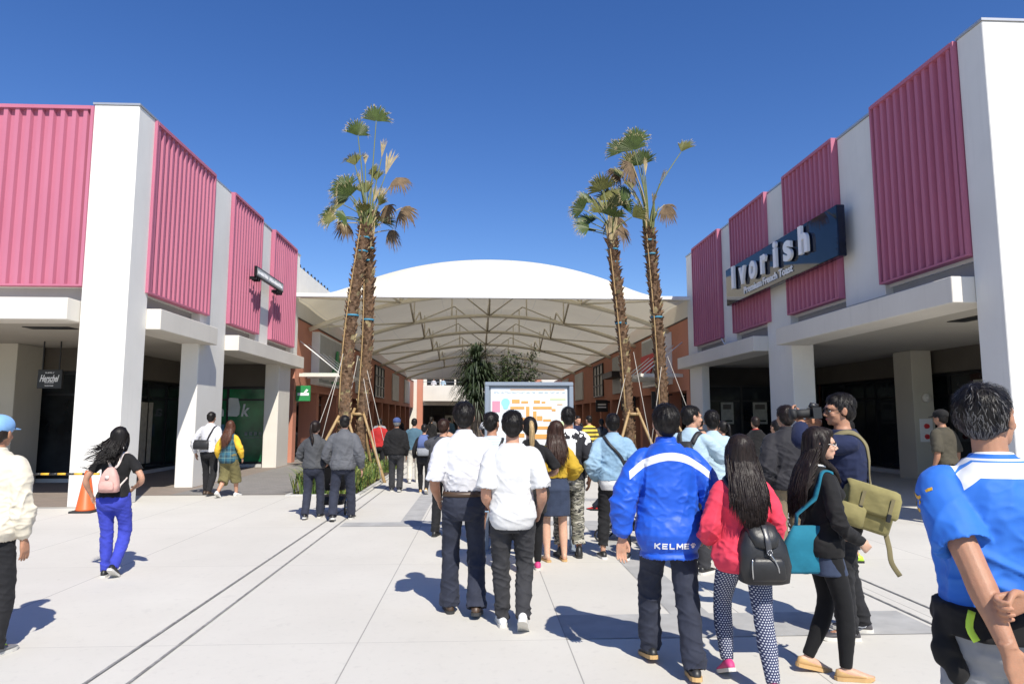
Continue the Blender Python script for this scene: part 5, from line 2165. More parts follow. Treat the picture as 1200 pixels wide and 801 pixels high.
def softbox(rings, o=(0, 0, 0), n=24):
    """bag shape: rings of (z, x-off, y-off, half-width, half-depth)"""
    g = Geo()
    ring_loft(g, [(np.array((x, y, z)) + o, np.array((1., 0, 0)), np.array((0, 1., 0)), a, b, 3.4) for z, x, y, a, b in rings], n)
    return g
# ------------------------------------------------------------------ fabrics
def stripe_fn(axis, freq, duty, col):
    def f(nt, v, base):
        s = sep(nt, v)[axis]
        return mixc(nt, mth(nt, 'LESS_THAN', mth(nt, 'FRACT', mth(nt, 'MULTIPLY', s, freq)), duty), base, col)
    return f


def plaid_fn(nt, v, base):
    x, y, z = sep(nt, v)
    u = mth(nt, 'ADD', x, mth(nt, 'MULTIPLY', y, .6))

    def band(c, f, d, o=0.): return mth(nt, 'LESS_THAN', mth(nt, 'FRACT', mth(nt, 'ADD', mth(nt, 'MULTIPLY', c, f), o)), d)
    a = mth(nt, 'MULTIPLY', mth(nt, 'ADD', band(u, 8, .45), band(z, 8, .45)), .5)
    c = mixc(nt, a, base, (.035, .12, .17))
    l = mth(nt, 'MAXIMUM', band(u, 8, .06, .5), band(z, 8, .06, .5))
    c = mixc(nt, mth(nt, 'MULTIPLY', l, .6), c, (.25, .38, .32))
    return c


def camo_fn(nt, v, base):
    n1 = noise(nt, coords(nt, (1.2, 1.2, 3.4)), 9, 3, .6)
    n2 = noise(nt, coords(nt, (1.4, 1.2, 4.4)), 14, 2, .6)
    c = mixc(nt, mth(nt, 'GREATER_THAN', n1, .52), base, (.42, .40, .34))
    return mixc(nt, mth(nt, 'GREATER_THAN', n2, .56), c, (.035, .035, .035))


def dots_fn(nt, v, base):
    x, y, z = sep(nt, v)
    f = 62
    row = mth(nt, 'FLOOR', mth(nt, 'MULTIPLY', z, f * 1.15))
    u = mth(nt, 'SUBTRACT', mth(nt, 'FRACT', mth(nt, 'ADD', mth(nt, 'MULTIPLY', x, f), mth(nt, 'MULTIPLY', row, .5))), .5)
    w = mth(nt, 'SUBTRACT', mth(nt, 'FRACT', mth(nt, 'MULTIPLY', z, f * 1.15)), .5)
    d = mth(nt, 'ADD', mth(nt, 'MULTIPLY', u, u), mth(nt, 'MULTIPLY', w, w))
    return mixc(nt, mth(nt, 'LESS_THAN', d, .075), base, (.55, .57, .62))


def splash_fn(nt, v, base):
    n = noise(nt, coords(nt, (1, 1, 1)), 7, 3, .7)
    x, y, z = sep(nt, v)
    up = ramp(nt, z, 1.1, 1.5)
    return mixc(nt, mth(nt, 'GREATER_THAN', mth(nt, 'ADD', mth(nt, 'MULTIPLY', n, .8), mth(nt, 'MULTIPLY', up, .3)), .62), base, (.75, .75, .75))


def check_fn(nt, v, base):
    ck = nd(nt, 'ShaderNodeTexChecker')
    ck.inputs['Scale'].default_value = 38
    nt.links.new(v, ck.inputs['Vector'])
    return mixc(nt, ck.outputs['Fac'], base, (.02, .02, .02))


def denim_fn(nt, v, base):
    n = noise(nt, coords(nt, (1, 1, .5)), 5, 4, .6)
    return mixc(nt, mth(nt, 'MULTIPLY', ramp(nt, n, .45, .75), .45), base, (.42, .56, .66))


F = {}
F['white'] = cloth('white_shirt', (.62, .62, .65), var=.02)
F['tee'] = cloth('white_jersey', (.62, .62, .615), var=.02, wr=.3)
F['beige'] = cloth('beige_windcheater', (.66, .60, .48), rough=.7, var=.04, wr=.5)
F['black'] = cloth('black_fabric', (.012, .0115, .012), var=.2)
F['blacktrouser'] = cloth('black_trousers', (.016, .016, .018), var=.2)
F['navytrouser'] = cloth('navy_trousers', (.028, .032, .050), var=.2)
F['greyblack'] = cloth('charcoal_jeans', (.036, .036, .040), var=.25)
F['bluejean'] = cloth('cobalt_trousers', (.045, .060, .42), var=.15)
F['greyjkt'] = cloth('grey_jacket', (.105, .108, .118), rough=.7, var=.1, wr=.5)
F['darkgreyjkt'] = cloth('dark_grey_jacket', (.065, .067, .072), rough=.7, var=.12, wr=.5)
F['darkjkt'] = cloth('dark_zip_jacket', (.024, .023, .027), rough=.75, var=.12, wr=.3)
F['plaid'] = cloth('plaid_vest', (.025, .055, .075), plaid_fn)
F['yellow'] = cloth('yellow_knit', (.72, .44, .04))
F['olive'] = cloth('olive_trousers', (.15, .13, .055), wr=.6)
F['mustard'] = cloth('mustard_top', (.48, .31, .03), wr=.6)
F['denimskirt'] = cloth('dark_denim', (.035, .048, .085), var=.2)
F['denim'] = cloth('light_denim', (.22, .35, .47), denim_fn, var=.1, wr=.5)
F['camo'] = cloth('tiger_camouflage', (.17, .165, .13), camo_fn)
F['splash'] = cloth('black_printed_jersey', (.022, .022, .026), splash_fn)
F['kelme'] = cloth('royal_blue_nylon', (.018, .115, .62), rough=.5, wr=.30, spec=.35, var=.05)
F['band'] = cloth('white_nylon_band', (.80, .80, .80), rough=.5, wr=.3, var=.02)
F['redjkt'] = cloth('coral_red_jacket', (.68, .05, .09), var=.06)
F['dots'] = cloth('dotted_leggings', (.034, .042, .095), dots_fn, wr=.2)
F['tights'] = cloth('black_tights', (.009, .009, .010), wr=.15)
F['navytee'] = cloth('navy_tee', (.014, .020, .055))
F['jersey'] = cloth('blue_sports_jersey', (.030, .155, .58), rough=.65, wr=.35, var=.05)
F['greytrouser'] = cloth('grey_trousers', (.25, .26, .28), var=.1)
F['khaki'] = cloth('khaki_trousers', (.21, .165, .105))
F['ltblue'] = cloth('pale_blue_shirt', (.40, .53, .62), var=.05)
F['stripe'] = cloth('yellow_black_stripes', (.70, .52, .08), stripe_fn(2, 9, .42, (.02, .02, .02)))
F['greystripe'] = cloth('grey_striped_tee', (.55, .60, .62), stripe_fn(2, 34, .4, (.40, .46, .50)))
F['shortsblue'] = cloth('pale_blue_shorts', (.30, .46, .62))
F['olivetee'] = cloth('dark_olive_tee', (.07, .062, .045))
F['red'] = cloth('red_top', (.40, .025, .025))
F['teal'] = cloth('slate_teal_shirt', (.07, .135, .18))
F['pale'] = cloth('pale_trousers', (.55, .52, .45))
F['pattern'] = cloth('black_white_print_trousers', (.02, .02, .022), lambda nt, v, b: mixc(nt, mth(nt, 'GREATER_THAN', noise(nt, v, 26, 2), .56), b, (.6, .6, .6)))
F['check'] = cloth('check_cloth', (.65, .65, .65), check_fn)
F['capblue'] = cloth('pale_blue_cap', (.22, .42, .72), wr=.1)
F['capnavy'] = cloth('blue_cap', (.06, .09, .22), wr=.1)
F['pinkbag'] = cloth('rose_pink_canvas', (.62, .36, .31), rough=.6, wr=.4)
F['strapwhite'] = cloth('pale_pink_strap', (.70, .60, .55), wr=.1)
F['bluebag'] = cloth('blue_canvas', (.10, .14, .30))
F['olivebag'] = cloth('olive_canvas', (.235, .205, .085), wr=.6, var=.12)
F['olivestrap'] = cloth('olive_webbing', (.20, .17, .09), wr=.1)
F['tealbag'] = cloth('teal_canvas', (.015, .16, .24))
F['purple'] = cloth('lilac_cloth', (.5, .38, .52))
S = {'black': plain('black_shoe', (.018, .018, .018), .45, var=.2), 'white': plain('white_shoe', (.72, .72, .70), .5, var=.05), 'sole': plain('pale_sole', (.62, .60, .55), .6, var=.08),
     'tan': plain('tan_suede', (.52, .33, .14), .8, var=.1), 'brown': plain('brown_shoe', (.06, .035, .02), .45, var=.2), 'pink': plain('pink_mesh', (.62, .05, .20), .6, var=.2),
     'aqua': plain('aqua_overlay', (.08, .45, .55), .5, var=.1), 'grey': plain('grey_trainer', (.20, .20, .21), .6, var=.2), 'lime': plain('lime_mesh', (.45, .70, .05), .5, var=.1),
     'red': plain('red_shoe', (.55, .03, .03), .4, var=.1), 'darkgrey': plain('dark_trainer', (.07, .065, .07), .6, var=.2), 'darksole': plain('dark_sole', (.03, .03, .03), .7)}


def backmesh(p, name, label, cat, body, pocket, mat, strapmat, z_top, z_bot, xoff, w, straps=True, pm=None):
    """a small backpack pressed on the back of person p"""
    k = p.k
    b = bvh_of(p.parts['top'])
    hit = b.ray_cast(Vector((xoff * k, -2, (z_top * .45 + z_bot * .55) * k)), Vector((0, 1, 0)))
    yb = hit[0].y if hit[0] is not None else -.15
    anchor = (xoff * k, yb, z_bot * k)
    T, put = p.carried(name, label, cat, anchor)
    return T, put, yb


# ================================================================== 1 left edge man
p = Person('man in a beige windcheater and pale blue cap at the left edge', -3.47, 5.12, yaw=-4, H=1.65, stance='stand', girth=1.08, lean=3, head=(4, 2, 0), skin='b', vox=.0044, curl=(.3, .28),
           wr=(.245, .05, .80), wl=(-.25, .02, .82))
p.body().trousers(F['blacktrouser'], fit='straight', wr=.007).top(F['beige'], hem=.83, o=.030, so=.024, flare=.01, collar=.035, name='windcheater', wr=.011, waist=.022, cuff=.008, puff=.010, seed=1)
p.hair('crop', 'darkbrown', volume=.93, n=0).cap(F['capblue']).shoes(S['grey'], S['sole'], accent=S['lime'])

# ================================================================== 2 woman with pink bag
p = Person('woman in a black tee and cobalt trousers with wind blown black hair by the pillar', -3.84, 7.5, yaw=3, H=1.55, fem=True, stance=((-.07, .06, 6, 0, 0), (.065, -.10, -4, 34, 0)), girth=1.0, lean=6, head=(10, 8, 0),
           wl=(-.30, .10, .93), pl=(-.9, -.7, 0), wr=(.17, .13, 1.02), pr=(.9, -.7, 0), skin='a', curl=(.6, .8))
p.body().trousers(F['bluejean'], fit='slim', o=.012, wr=.009).top(F['black'], hem=.92, o=.016, sleeve=.38, so=.018, flare=.015, name='tee', wr=.007, seed=2)
p.hair('long', 'black', length=1.42, wind=(-.30, 0, 0), n=1500).shoes(S['black'], S['sole'])
k = p.k
# flying locks
g = Geo()
rr = random.Random(4)
for _ in range(60):
    z = rr.uniform(1.40, 1.66)
    a = p.HX((-.07, rr.uniform(-.1, -.02), z)) * k
    L = rr.uniform(.10, .30)
    q = [a, a + (-L * .35, rr.uniform(-.03, .03), -L * .30), a + (-L * .72, rr.uniform(-.05, .05), -L * .50), a + (-L, rr.uniform(-.05, .05), -L * rr.uniform(.35, .75))]
    g.tube(q, [.004, .004, .003, .0008], 4, sub=3)
obj('hair_strands', g, HAIR['black'], p.parts['hair'], True)
T, put = p.carried('backpack', 'small rose pink backpack worn on the black tee by the pillar', 'backpack', (.03 * k, -.16 * k, 1.0 * k))
b = softbox([(1.0, .03, -.185, .085, .035), (1.01, .03, -.19, .108, .058), (1.08, .03, -.195, .112, .064), (1.18, .03, -.19, .094, .055), (1.25, .03, -.18, .060, .042), (1.285, .03, -.17, .03, .022)])
b.v = [tuple(np.array(v) * k) for v in b.v]
bag = put('bag_body', b, F['pinkbag'])
b = softbox([(1.02, .03, -.255, .070, .014), (1.05, .03, -.262, .080, .020), (1.11, .03, -.262, .076, .018), (1.135, .03, -.256, .055, .010)])
b.v = [tuple(np.array(v) * k) for v in b.v]
put('pocket', b, F['pinkbag'])
b = Geo().tube([np.array((.03, -.262, 1.175)) * k, np.array((.03, -.245, 1.175)) * k], [.024 * k] * 2, 16)
put('round_badge', b, F['strapwhite'])
for sg in (-1, 1):
    P_, N_ = p.hug([np.array((.03 + sg * .025, -.16, 1.27)) * k, np.array((.03 + sg * .07, -.14, 1.35)) * k, np.array((sg * .11, -.11, 1.42)) * k, np.array((sg * .11, -.02, 1.46)) * k, np.array((sg * .10, .07, 1.40)) * k], .010)
    put('shoulder_strap', ribbon(P_, N_, .024, .004), F['strapwhite'])
    P_, N_ = p.hug([np.array((.03 + sg * .10, -.16, 1.06)) * k, np.array((.0 + sg * .13, -.08, 1.10)) * k, np.array((sg * .135, .0, 1.15)) * k], .003)
    put('lower_strap', ribbon(P_, N_, .016, .003), F['strapwhite'])

# ================================================================== 3, 4 couple walking to the shops
p = Person('man in a white long sleeved shirt walking beside the woman in a plaid vest', -5.80, 15.1, yaw=-6, H=1.77, stance='stepL', girth=.98, wl=(-.31, .04, .88), pl=(-1, -.6, 0), wr=(.24, .05, .88))
p.body().trousers(F['blacktrouser'], fit='slim', o=.012).top(F['white'], hem=.90, o=.024, so=.018, flare=.012, collar=.03, name='shirt', wr=.009, seed=4)
p.hair('short', 'black').shoes(S['brown'], S['darksole'])
k = p.k
T, put = p.carried('crossbody_bag', 'black crossbody bag on the back of the white long sleeved shirt', 'bag', np.array((-.08, -.2, .98)) * k)
b = softbox([(.97, -.08, -.175, .15, .03), (.98, -.08, -.185, .165, .045), (1.10, -.08, -.185, .165, .045), (1.165, -.08, -.17, .15, .02)])
b.v = [tuple(np.array(v) * k) for v in b.v]
put('bag_body', b, M['nylon'])
P_, N_ = p.hug([np.array((.02, -.16, 1.15)) * k, np.array((.08, -.16, 1.28)) * k, np.array((.14, -.11, 1.42)) * k, np.array((.14, 0, 1.47)) * k, np.array((.10, .12, 1.35)) * k], .006)
put('strap', ribbon(P_, N_, .034, .004), M['nylon'])

p = Person('woman in a plaid vest over a yellow knit walking with the white shirted man', -5.27, 14.75, yaw=-14, H=1.61, fem=True, stance='walkR', head=(10, 4, 0), wr=(.28, .10, .90), pr=(.8, -.8, 0), wl=(-.26, .02, .9))
p.body(bare_legs=True).trousers(F['olive'], fit='wide', o=.020, hem=.80, name='culottes', wr=.010).top(F['yellow'], hem=.95, o=.014, so=.020, puff=.012, name='knit', wr=.008)
kn = p.parts['top']
p.top(F['plaid'], hem=.78, o=.030, sleeve=0, flare=.02, name='vest', wr=.007, neck=1.47)
p.hair('long', 'auburn', length=1.16, n=500, volume=1.03).shoes(S['white'], S['sole'])

# ================================================================== 5, 6 couple with the left stroller
p = Person('woman in a dark grey jacket with a ponytail walking beside the grey jacketed man', -2.74, 11.6, yaw=-2, H=1.60, fem=True, stance='stepR', wl=(-.16, .26, 1.0), pl=(-.9, -.6, 0), wr=(.20, .24, .98), pr=(.9, -.6, 0), head=(-14, 3, 0))
p.body().trousers(F['navytrouser'], fit='straight', o=.012).top(F['darkgreyjkt'], hem=.88, o=.036, so=.024, puff=.012, waist=.02, name='jacket', wr=.011, collar=.03, seed=6)
p.hair('pony', 'darkbrown', length=1.30).shoes(S['black'], S['sole'])
p = Person('man in a grey jacket and navy trousers pushing the small black stroller', -2.22, 11.4, yaw=4, H=1.69, stance=((-.13, -.16, 12, 14, 0), (.14, .16, -10, 0, 0)), lean=5, wr=(.30, .03, .86), wl=(-.20, .22, .93), pl=(-.8, -.7, 0))
p.body().trousers(F['navytrouser'], fit='straight', o=.014, wr=.008).top(F['greyjkt'], hem=.84, o=.034, so=.024, puff=.012, flare=.008, collar=.04, name='jacket', wr=.011, seed=7)
p.hair('short', 'black').shoes(S['black'], S['sole'])

# ================================================================== 7 - 10 walkers under the tent mouth
p = Person('man in a black jacket and blue cap walking away past the left planter', -1.88, 15.7, yaw=2, H=1.64, stance='stepL', girth=1.08, skin='b')
p.body().trousers(F['greyblack'], fit='straight', o=.014, wr=.009).top(F['black'], hem=.88, o=.038, so=.024, puff=.01, collar=.03, name='jacket', wr=.010, seed=8)
p.hair('crop', 'greying', volume=.93, n=0).cap(F['capnavy']).shoes(S['black'], S['sole'])
p = Person('woman in black carrying the blue rucksack near the left planter', -1.22, 15.2, yaw=0, H=1.53, fem=True, stance='walkL', wl=(-.25, .06, .9))
p.body().trousers(F['blacktrouser'], fit='slim').top(F['black'], hem=.90, o=.024, so=.016, name='top')
p.hair('crop', 'black').shoes(S['tan'], S['sole'])
k = p.k
T, put = p.carried('rucksack', 'blue canvas rucksack with a grey lower half on the woman in black', 'backpack', np.array((0, -.2, .96)) * k)
b = softbox([(1.14, 0, -.215, .145, .09), (1.30, 0, -.21, .13, .085), (1.42, 0, -.20, .10, .065), (1.46, 0, -.19, .06, .04)])
b.v = [tuple(np.array(v) * k) for v in b.v]
put('bag_body', b, F['bluebag'])
b = softbox([(.95, 0, -.21, .12, .07), (.97, 0, -.215, .145, .09), (1.139, 0, -.216, .149, .094)])
b.v = [tuple(np.array(v) * k) for v in b.v]
put('lower_panel', b, F['greytrouser'])
for sg in (-1, 1):
    P_, N_ = p.hug([np.array((sg * .07, -.13, 1.42)) * k, np.array((sg * .09, -.02, 1.46)) * k, np.array((sg * .09, .08, 1.40)) * k], .006)
    put('shoulder_strap', ribbon(P_, N_, .04, .005), F['bluebag'])
p = Person('person in a slate blue shirt and pale trousers walking ahead of the rucksack', -1.68, 17.8, yaw=3, H=1.63, stance='stepR')
p.body().trousers(F['pale'], o=.014).top(F['teal'], hem=.88, o=.03, so=.02, name='shirt')
p.hair('short', 'black').shoes(S['sole'], S['sole'])
p = Person('person in a dark coat raising both hands to the face behind the white shirted man', -.52, 9.8, yaw=-20, H=1.62, stance='stand', wr=(.06, .26, 1.50), pr=(1, -.2, -.6), wl=(-.10, .24, 1.48), pl=(-1, -.2, -.6), curl=(.9, .9))
p.body().trousers(F['blacktrouser']).top(F['darkgreyjkt'], hem=.80, o=.034, so=.026, puff=.012, name='coat', wr=.014)
p.hair('short', 'brown').shoes(S['black'], S['darksole'])

# ================================================================== 11 white shirt man
p = Person('tall man in a white short sleeved shirt with a brown belt, hands in front', -.14, 5.98, yaw=1, H=1.775, stance=((-.105, .10, 8, 0, 0), (.115, -.10, -6, 10, 0)), girth=.98, lean=3, head=(-4, 6, 0), wl=(-.215, .10, .935), pl=(-.28, -1, 0), wr=(.24, .10, .93), pr=(.28, -1, 0), vox=.006, skin='b', curl=(.7, .7))
p.body().trousers(F['navytrouser'], fit='boot', o=.010, wr=.008, seed=5).top(F['white'], hem=.995, o=.026, sleeve=.52, so=.024, collar=.036, waist=.026, name='shirt', wr=.007, sflare=.007, seed=11)
p.hair('short', 'black', volume=1.04).belt(S['brown'], .975, .040, .018).shoes(S['brown'], S['darksole'])

# ================================================================== 12 white tee man
p = Person('young man in a long white tee and charcoal jeans with white trainers, back to us', .27, 5.55, yaw=-3, H=1.70, stance=((-.09, .12, 8, 0, 0), (.075, -.16, -4, 36, 0)), girth=.94, lean=2, head=(0, 5, 0), wl=(-.19, .14, .955), pl=(-.2, -1, 0), wr=(.225, .12, .925), pr=(.25, -1, 0), vox=.006, curl=(.7, .8), skin='a')
p.body().trousers(F['greyblack'], fit='slim', o=.016, wr=.011, seed=9).top(F['tee'], hem=.80, o=.030, sleeve=.50, so=.026, flare=.004, name='tee', wr=.007, sflare=.008, seed=12)
p.hair('short', 'black').shoes(S['white'], S['sole'], accent=S['white'])

# ================================================================== 13 shorts man, 13b check cap
p = Person('man in a grey striped tee and pale blue shorts standing close to the map board', .14, 7.6, yaw=6, H=1.70, stance='apart', head=(-35, 2, 0), wl=(-.22, .1, .95), wr=(.2, .16, 1.0), skin='b')
p.body(bare_legs=True).trousers(F['shortsblue'], fit='wide', hem=.56, name='shorts').top(F['greystripe'], hem=.90, o=.022, sleeve=.5, so=.026, name='tee')
p.hair('short', 'black').sandals(S['brown'])
k = p.k
T, put = p.carried('shoulder_strap_bag', 'dark narrow strap bag on the grey striped tee beside the map board', 'bag', np.array((.14, -.1, .95)) * k)
P_, N_ = p.hug([np.array((-.10, -.15, 1.1)) * k, np.array((.02, -.16, 1.28)) * k, np.array((.11, -.08, 1.44)) * k, np.array((.12, .03, 1.45)) * k], .006)
put('strap', ribbon(P_, N_, .03, .004), M['nylon'])
b = softbox([(.94, -.16, -.15, .07, .03), (1.08, -.16, -.15, .07, .035), (1.12, -.16, -.15, .06, .02)])
b.v = [tuple(np.array(v) * k) for v in b.v]
put('bag_body', b, M['nylon'])
p = Person('person with a black and white checked cap half hidden behind the white shirted man', .10, 9.6, yaw=20, H=1.58, stance='stand')
p.body().trousers(F['greyblack']).top(F['ltblue'], hem=.9, o=.024, so=.02, name='top')
p.hair('crop', 'black').cap(F['check']).shoes(S['black'], S['sole'])

# ================================================================== 14 - 16 group at the board
p = Person('woman in a black dress over black leggings with a bleached blond ponytail', .56, 7.55, yaw=4, H=1.66, fem=True, stance='stepR', wl=(-.10, .22, 1.05), pl=(-.9, -.5, 0), wr=(.14, .20, 1.05), pr=(.9, -.5, 0))
p.tailcol = 'blonde'
p.body().trousers(F['tights'], fit='tight', o=.006, wr=.002, name='leggings').top(F['black'], hem=.66, o=.022, sleeve=.45, so=.022, flare=.03, name='dress', wr=.007)
p.hair('pony', 'black', length=1.34, n=700).shoes(S['pink'], S['sole'], accent=S['aqua'])
p = Person('woman in a mustard cold shoulder top and dark denim skirt with long brown hair', .89, 8.1, yaw=8, H=1.61, fem=True, stance='stand', wl=(-.13, .2, 1.04), pl=(-.5, -.9, 0), wr=(.15, .20, 1.04), pr=(.5, -.9, 0), skin='c', head=(16, 4, 6))
p.body(bare_legs=True).skirt(F['denimskirt'], hem=.56).top(F['mustard'], hem=1.02, o=.020, sleeve=.9, so=.030, puff=.02, name='blouse', wr=.012, neck=1.44, waist=.01)
p.hair('long', 'brown', length=1.20, n=1400, volume=1.02).sandals(S['tan'])
p = Person('tall man in a black and white printed jersey and camouflage trousers', 1.08, 8.3, yaw=2, H=1.77, stance='stand', head=(-6, 4, 0), wl=(-.2, .15, 1.0), wr=(.25, .03, .89), skin='b', girth=.98)
p.body().trousers(F['camo'], fit='straight', o=.014, hem=.93, wr=.009).top(F['splash'], hem=.90, o=.030, sleeve=.62, so=.036, sflare=.014, name='jersey', wr=.010)
p.hair('short', 'black').shoes(S['black'], S['darksole'], high=.05, name='boot')
k = p.k
T, put = p.carried('back_panel_bag', 'white drawstring bag flat on the back of the printed jersey', 'bag', np.array((-.06, -.15, .95)) * k)
b = softbox([(.93, -.07, -.158, .10, .008), (.95, -.07, -.165, .115, .018), (1.30, -.055, -.168, .11, .018), (1.38, -.04, -.158, .09, .008)])
b.v = [tuple(np.array(v) * k) for v in b.v]
put('bag_body', b, F['tee'])
P_, N_ = p.hug([np.array((.04, -.15, 1.02)) * k, np.array((.06, -.15, 1.2)) * k, np.array((.10, -.13, 1.38)) * k, np.array((.12, .0, 1.46)) * k], .008)
put('cord', ribbon(P_, N_, .012, .005), M['nylon'])

# ================================================================== 17 denim jacket
p = Person('man in a light denim jacket over a white shirt and black trousers', 1.60, 8.2, yaw=-6, H=1.69, stance='apart', head=(3, 6, 0), wl=(-.19, .12, .94), pl=(-.5, -.9, 0), wr=(.17, .18, .99), pr=(.4, -.9, 0))
p.body().trousers(F['blacktrouser'], fit='slim', o=.014, wr=.009, hem=.95).top(F['tee'], hem=.82, o=.022, sleeve=0, name='shirt')
p.top(F['denim'], hem=.93, o=.036, so=.030, puff=.014, waist=.012, collar=.035, cuff=.010, name='denim_jacket', wr=.013, seed=17)
p.hair('short', 'black').shoes(S['black'], S['white'])
k = p.k
T, put = p.carried('crossbody_bag', 'black quilted crossbody bag at the right hip of the denim jacket', 'bag', np.array((.20, -.12, 1.0)) * k)
b = softbox([(.98, .20, -.13, .07, .05), (.995, .20, -.135, .08, .06), (1.15, .19, -.135, .08, .055), (1.19, .18, -.13, .065, .03)])
b.v = [tuple(np.array(v) * k) for v in b.v]
put('bag_body', b, M['nylon'])
P_, N_ = p.hug([np.array((.15, -.15, 1.15)) * k, np.array((.04, -.17, 1.28)) * k, np.array((-.07, -.13, 1.40)) * k, np.array((-.11, .0, 1.47)) * k, np.array((-.08, .12, 1.40)) * k], .007)
put('strap', ribbon(P_, N_, .036, .004), M['nylon'])

# ================================================================== 18 blue jacket man
p = Person('man in a royal blue jacket with a white shoulder band and printed back', 1.27, 4.66, yaw=-3, H=1.735, stance=((-.10, .16, 6, 10, 0), (.105, -.22, -6, 8, 0)), girth=.98, lean=3, head=(3, 8, 0), wl=(-.315, -.015, .865), pl=(-.9, -.5, 0), wr=(.28, .10, .90), pr=(.6, -.8, 0), vox=.0044, curl=(.25, .5),
           hl=((-.10, .10, -1), (.35, -.9, 0), .3), skin='a')
oz = p.off[2]




def yoke_fn(nt, v, base, k=p.k, oz=p.off[2]):
    x, y, z = sep(nt, v)
    q = mth(nt, 'SUBTRACT', mth(nt, 'ADD', mth(nt, 'DIVIDE', z, k), mth(nt, 'MULTIPLY', mth(nt, 'MULTIPLY', x, x), 1.75 / k / k)), oz)
    m_ = mth(nt, 'MULTIPLY', mth(nt, 'MULTIPLY', mth(nt, 'GREATER_THAN', q, 1.385), mth(nt, 'LESS_THAN', q, 1.438)), mth(nt, 'LESS_THAN', y, .02))
    m_ = mth(nt, 'MULTIPLY', m_, mth(nt, 'LESS_THAN', mth(nt, 'ABSOLUTE', x), .27 * k))
    return mixc(nt, m_, base, (.74, .74, .74))


F['kelme'] = cloth('royal_blue_nylon', (.014, .092, .54), yoke_fn, rough=.5, wr=.30, spec=.35, var=.05)
p.body().trousers(F['navytrouser'], fit='straight', o=.014, wr=.010, seed=8)
p.top(F['kelme'], hem=.735, o=.036, so=.030, puff=.006, flare=.030, collar=.048, cuff=.012, name='jacket', wr=.0105, seed=18, calm=(.03, .835, .24))
k = p.k
g = Geo()


def stroke(x0, z0, x1, z1, w, dep, x):
    """one stroke of a block letter, cut short so that it follows the cloth"""
    a, b = np.array((x + x0, dep, z0)), np.array((x + x1, dep, z1))
    e = b - a
    nn = unit((e[2], 0, -e[0])) * w / 2
    for q in range(4):
        c0, c1 = a + e * q / 4, a + e * (q + 1) / 4
        g.add([c0 - nn, c0 + nn, c1 + nn, c1 - nn], [(0, 1, 2, 3), (3, 2, 1, 0)][:1])


LW_, LH = .030, .036
zb = .835 * k - LH / 2
SW = .0085
glyph = {'K': [(0, 0, 0, 1), (.1, .5, .95, 1.), (.25, .55, .95, 0)], 'E': [(0, 0, 0, 1), (0, .11, .95, .11), (0, .5, .85, .5), (0, .89, .95, .89)], 'L': [(0, 0, 0, 1), (0, .11, .95, .11)],
         'M': [(0, 0, 0, 1), (1, 0, 1, 1), (0, 1, .5, .3), (1, 1, .5, .3)]}
xx = -.118
for ch in 'KELME':
    wd = LW_ * (1.15 if ch == 'M' else 1)
    for q, (a0, b0, a1, b1) in enumerate(glyph[ch]):
        stroke(a0 * wd, zb + b0 * LH, a1 * wd, zb + b1 * LH, SW, .0007 * q, xx)
    xx += wd + .0145
g = p.on_back(g, .007)
obj('lettering', g, F['band'], p.parts['top'])
g = Geo()
for (ax, az, r) in ((0, -.004, .011), (-.013, .008, .0052), (-.004, .014, .0052), (.006, .013, .0052), (.0145, .006, .0048)):
    g.prism([(ax + r * math.cos(a), az + r * .9 * math.sin(a)) for a in np.linspace(0, 2 * math.pi, 12, endpoint=False)], (.120, 0, .835 * k), (1, 0, 0), (0, 0, 1), .0005)
obj('emblem', p.on_back(g, .008), F['band'], p.parts['top'])
p.hair('short', 'black', volume=1.02).shoes(S['black'], S['tan'], slim=True)

# ================================================================== 19 red jacket woman
p = Person('woman in a coral red jacket and dotted navy leggings with long dark hair', 1.67, 4.42, yaw=-2, H=1.545, fem=True, girth=1.08, stance=((-.085, .06, 4, 22, 0), (.095, -.30, -6, 6, 0)), lean=3, head=(2, 2, 0), wl=(-.20, .20, .98), pl=(-.35, -1, 0), wr=(.20, .20, .98), pr=(.35, -1, 0), vox=.0052)
p.body().trousers(F['dots'], fit='tight', o=.010, wr=.003, name='leggings').top(F['redjkt'], hem=.80, o=.028, so=.026, puff=.008, flare=.018, name='jacket', wr=.011, seed=19, collar=.02)
p.hair('long', 'darkbrown', length=1.17, n=3200, volume=1.04).shoes(S['pink'], S['sole'], accent=S['aqua'])
k = p.k
T, put = p.carried('backpack', 'black leather backpack with silver zips on the coral red jacket', 'backpack', np.array((.075, -.2, .74)) * k)


def sb(r):
    b_ = softbox(r)
    b_.v = [tuple(np.array(v) * k) for v in b_.v]
    return b_


put('bag_body', sb([(.735, .08, -.225, .13, .07), (.75, .08, -.235, .165, .095), (.86, .08, -.245, .178, .105), (1.00, .07, -.24, .160, .095), (1.08, .065, -.225, .125, .075), (1.115, .06, -.21, .09, .05)]), M['leather'])
put('flap', sb([(.985, .07, -.30, .06, .05), (1.0, .07, -.30, .085, .055), (1.07, .068, -.275, .105, .062), (1.125, .062, -.225, .105, .066), (1.145, .06, -.21, .08, .045)]), M['leather'])
put('side_pocket', sb([(.77, .075, -.335, .10, .010), (.79, .075, -.345, .118, .018), (.90, .075, -.345, .108, .016), (.93, .075, -.335, .09, .008)]), M['leather'])
b = Geo().tube([np.array((.07, -.295, 1.135)) * k, np.array((.072, -.352, 1.05)) * k, np.array((.075, -.362, .985)) * k, np.array((.076, -.366, .955)) * k], [(.018, .003)] * 4, 8, side=(1, 0, 0), sub=3)
put('closing_tab', b, plain('satin_leather', (.05, .05, .055), .3, var=.1))
b = Geo()
b.tube([np.array((.078, -.366, .955)) * k, np.array((.105, -.368, .92)) * k, np.array((.135, -.362, .86)) * k, np.array((.142, -.352, .81)) * k], [.005] * 4, 6, sub=3)
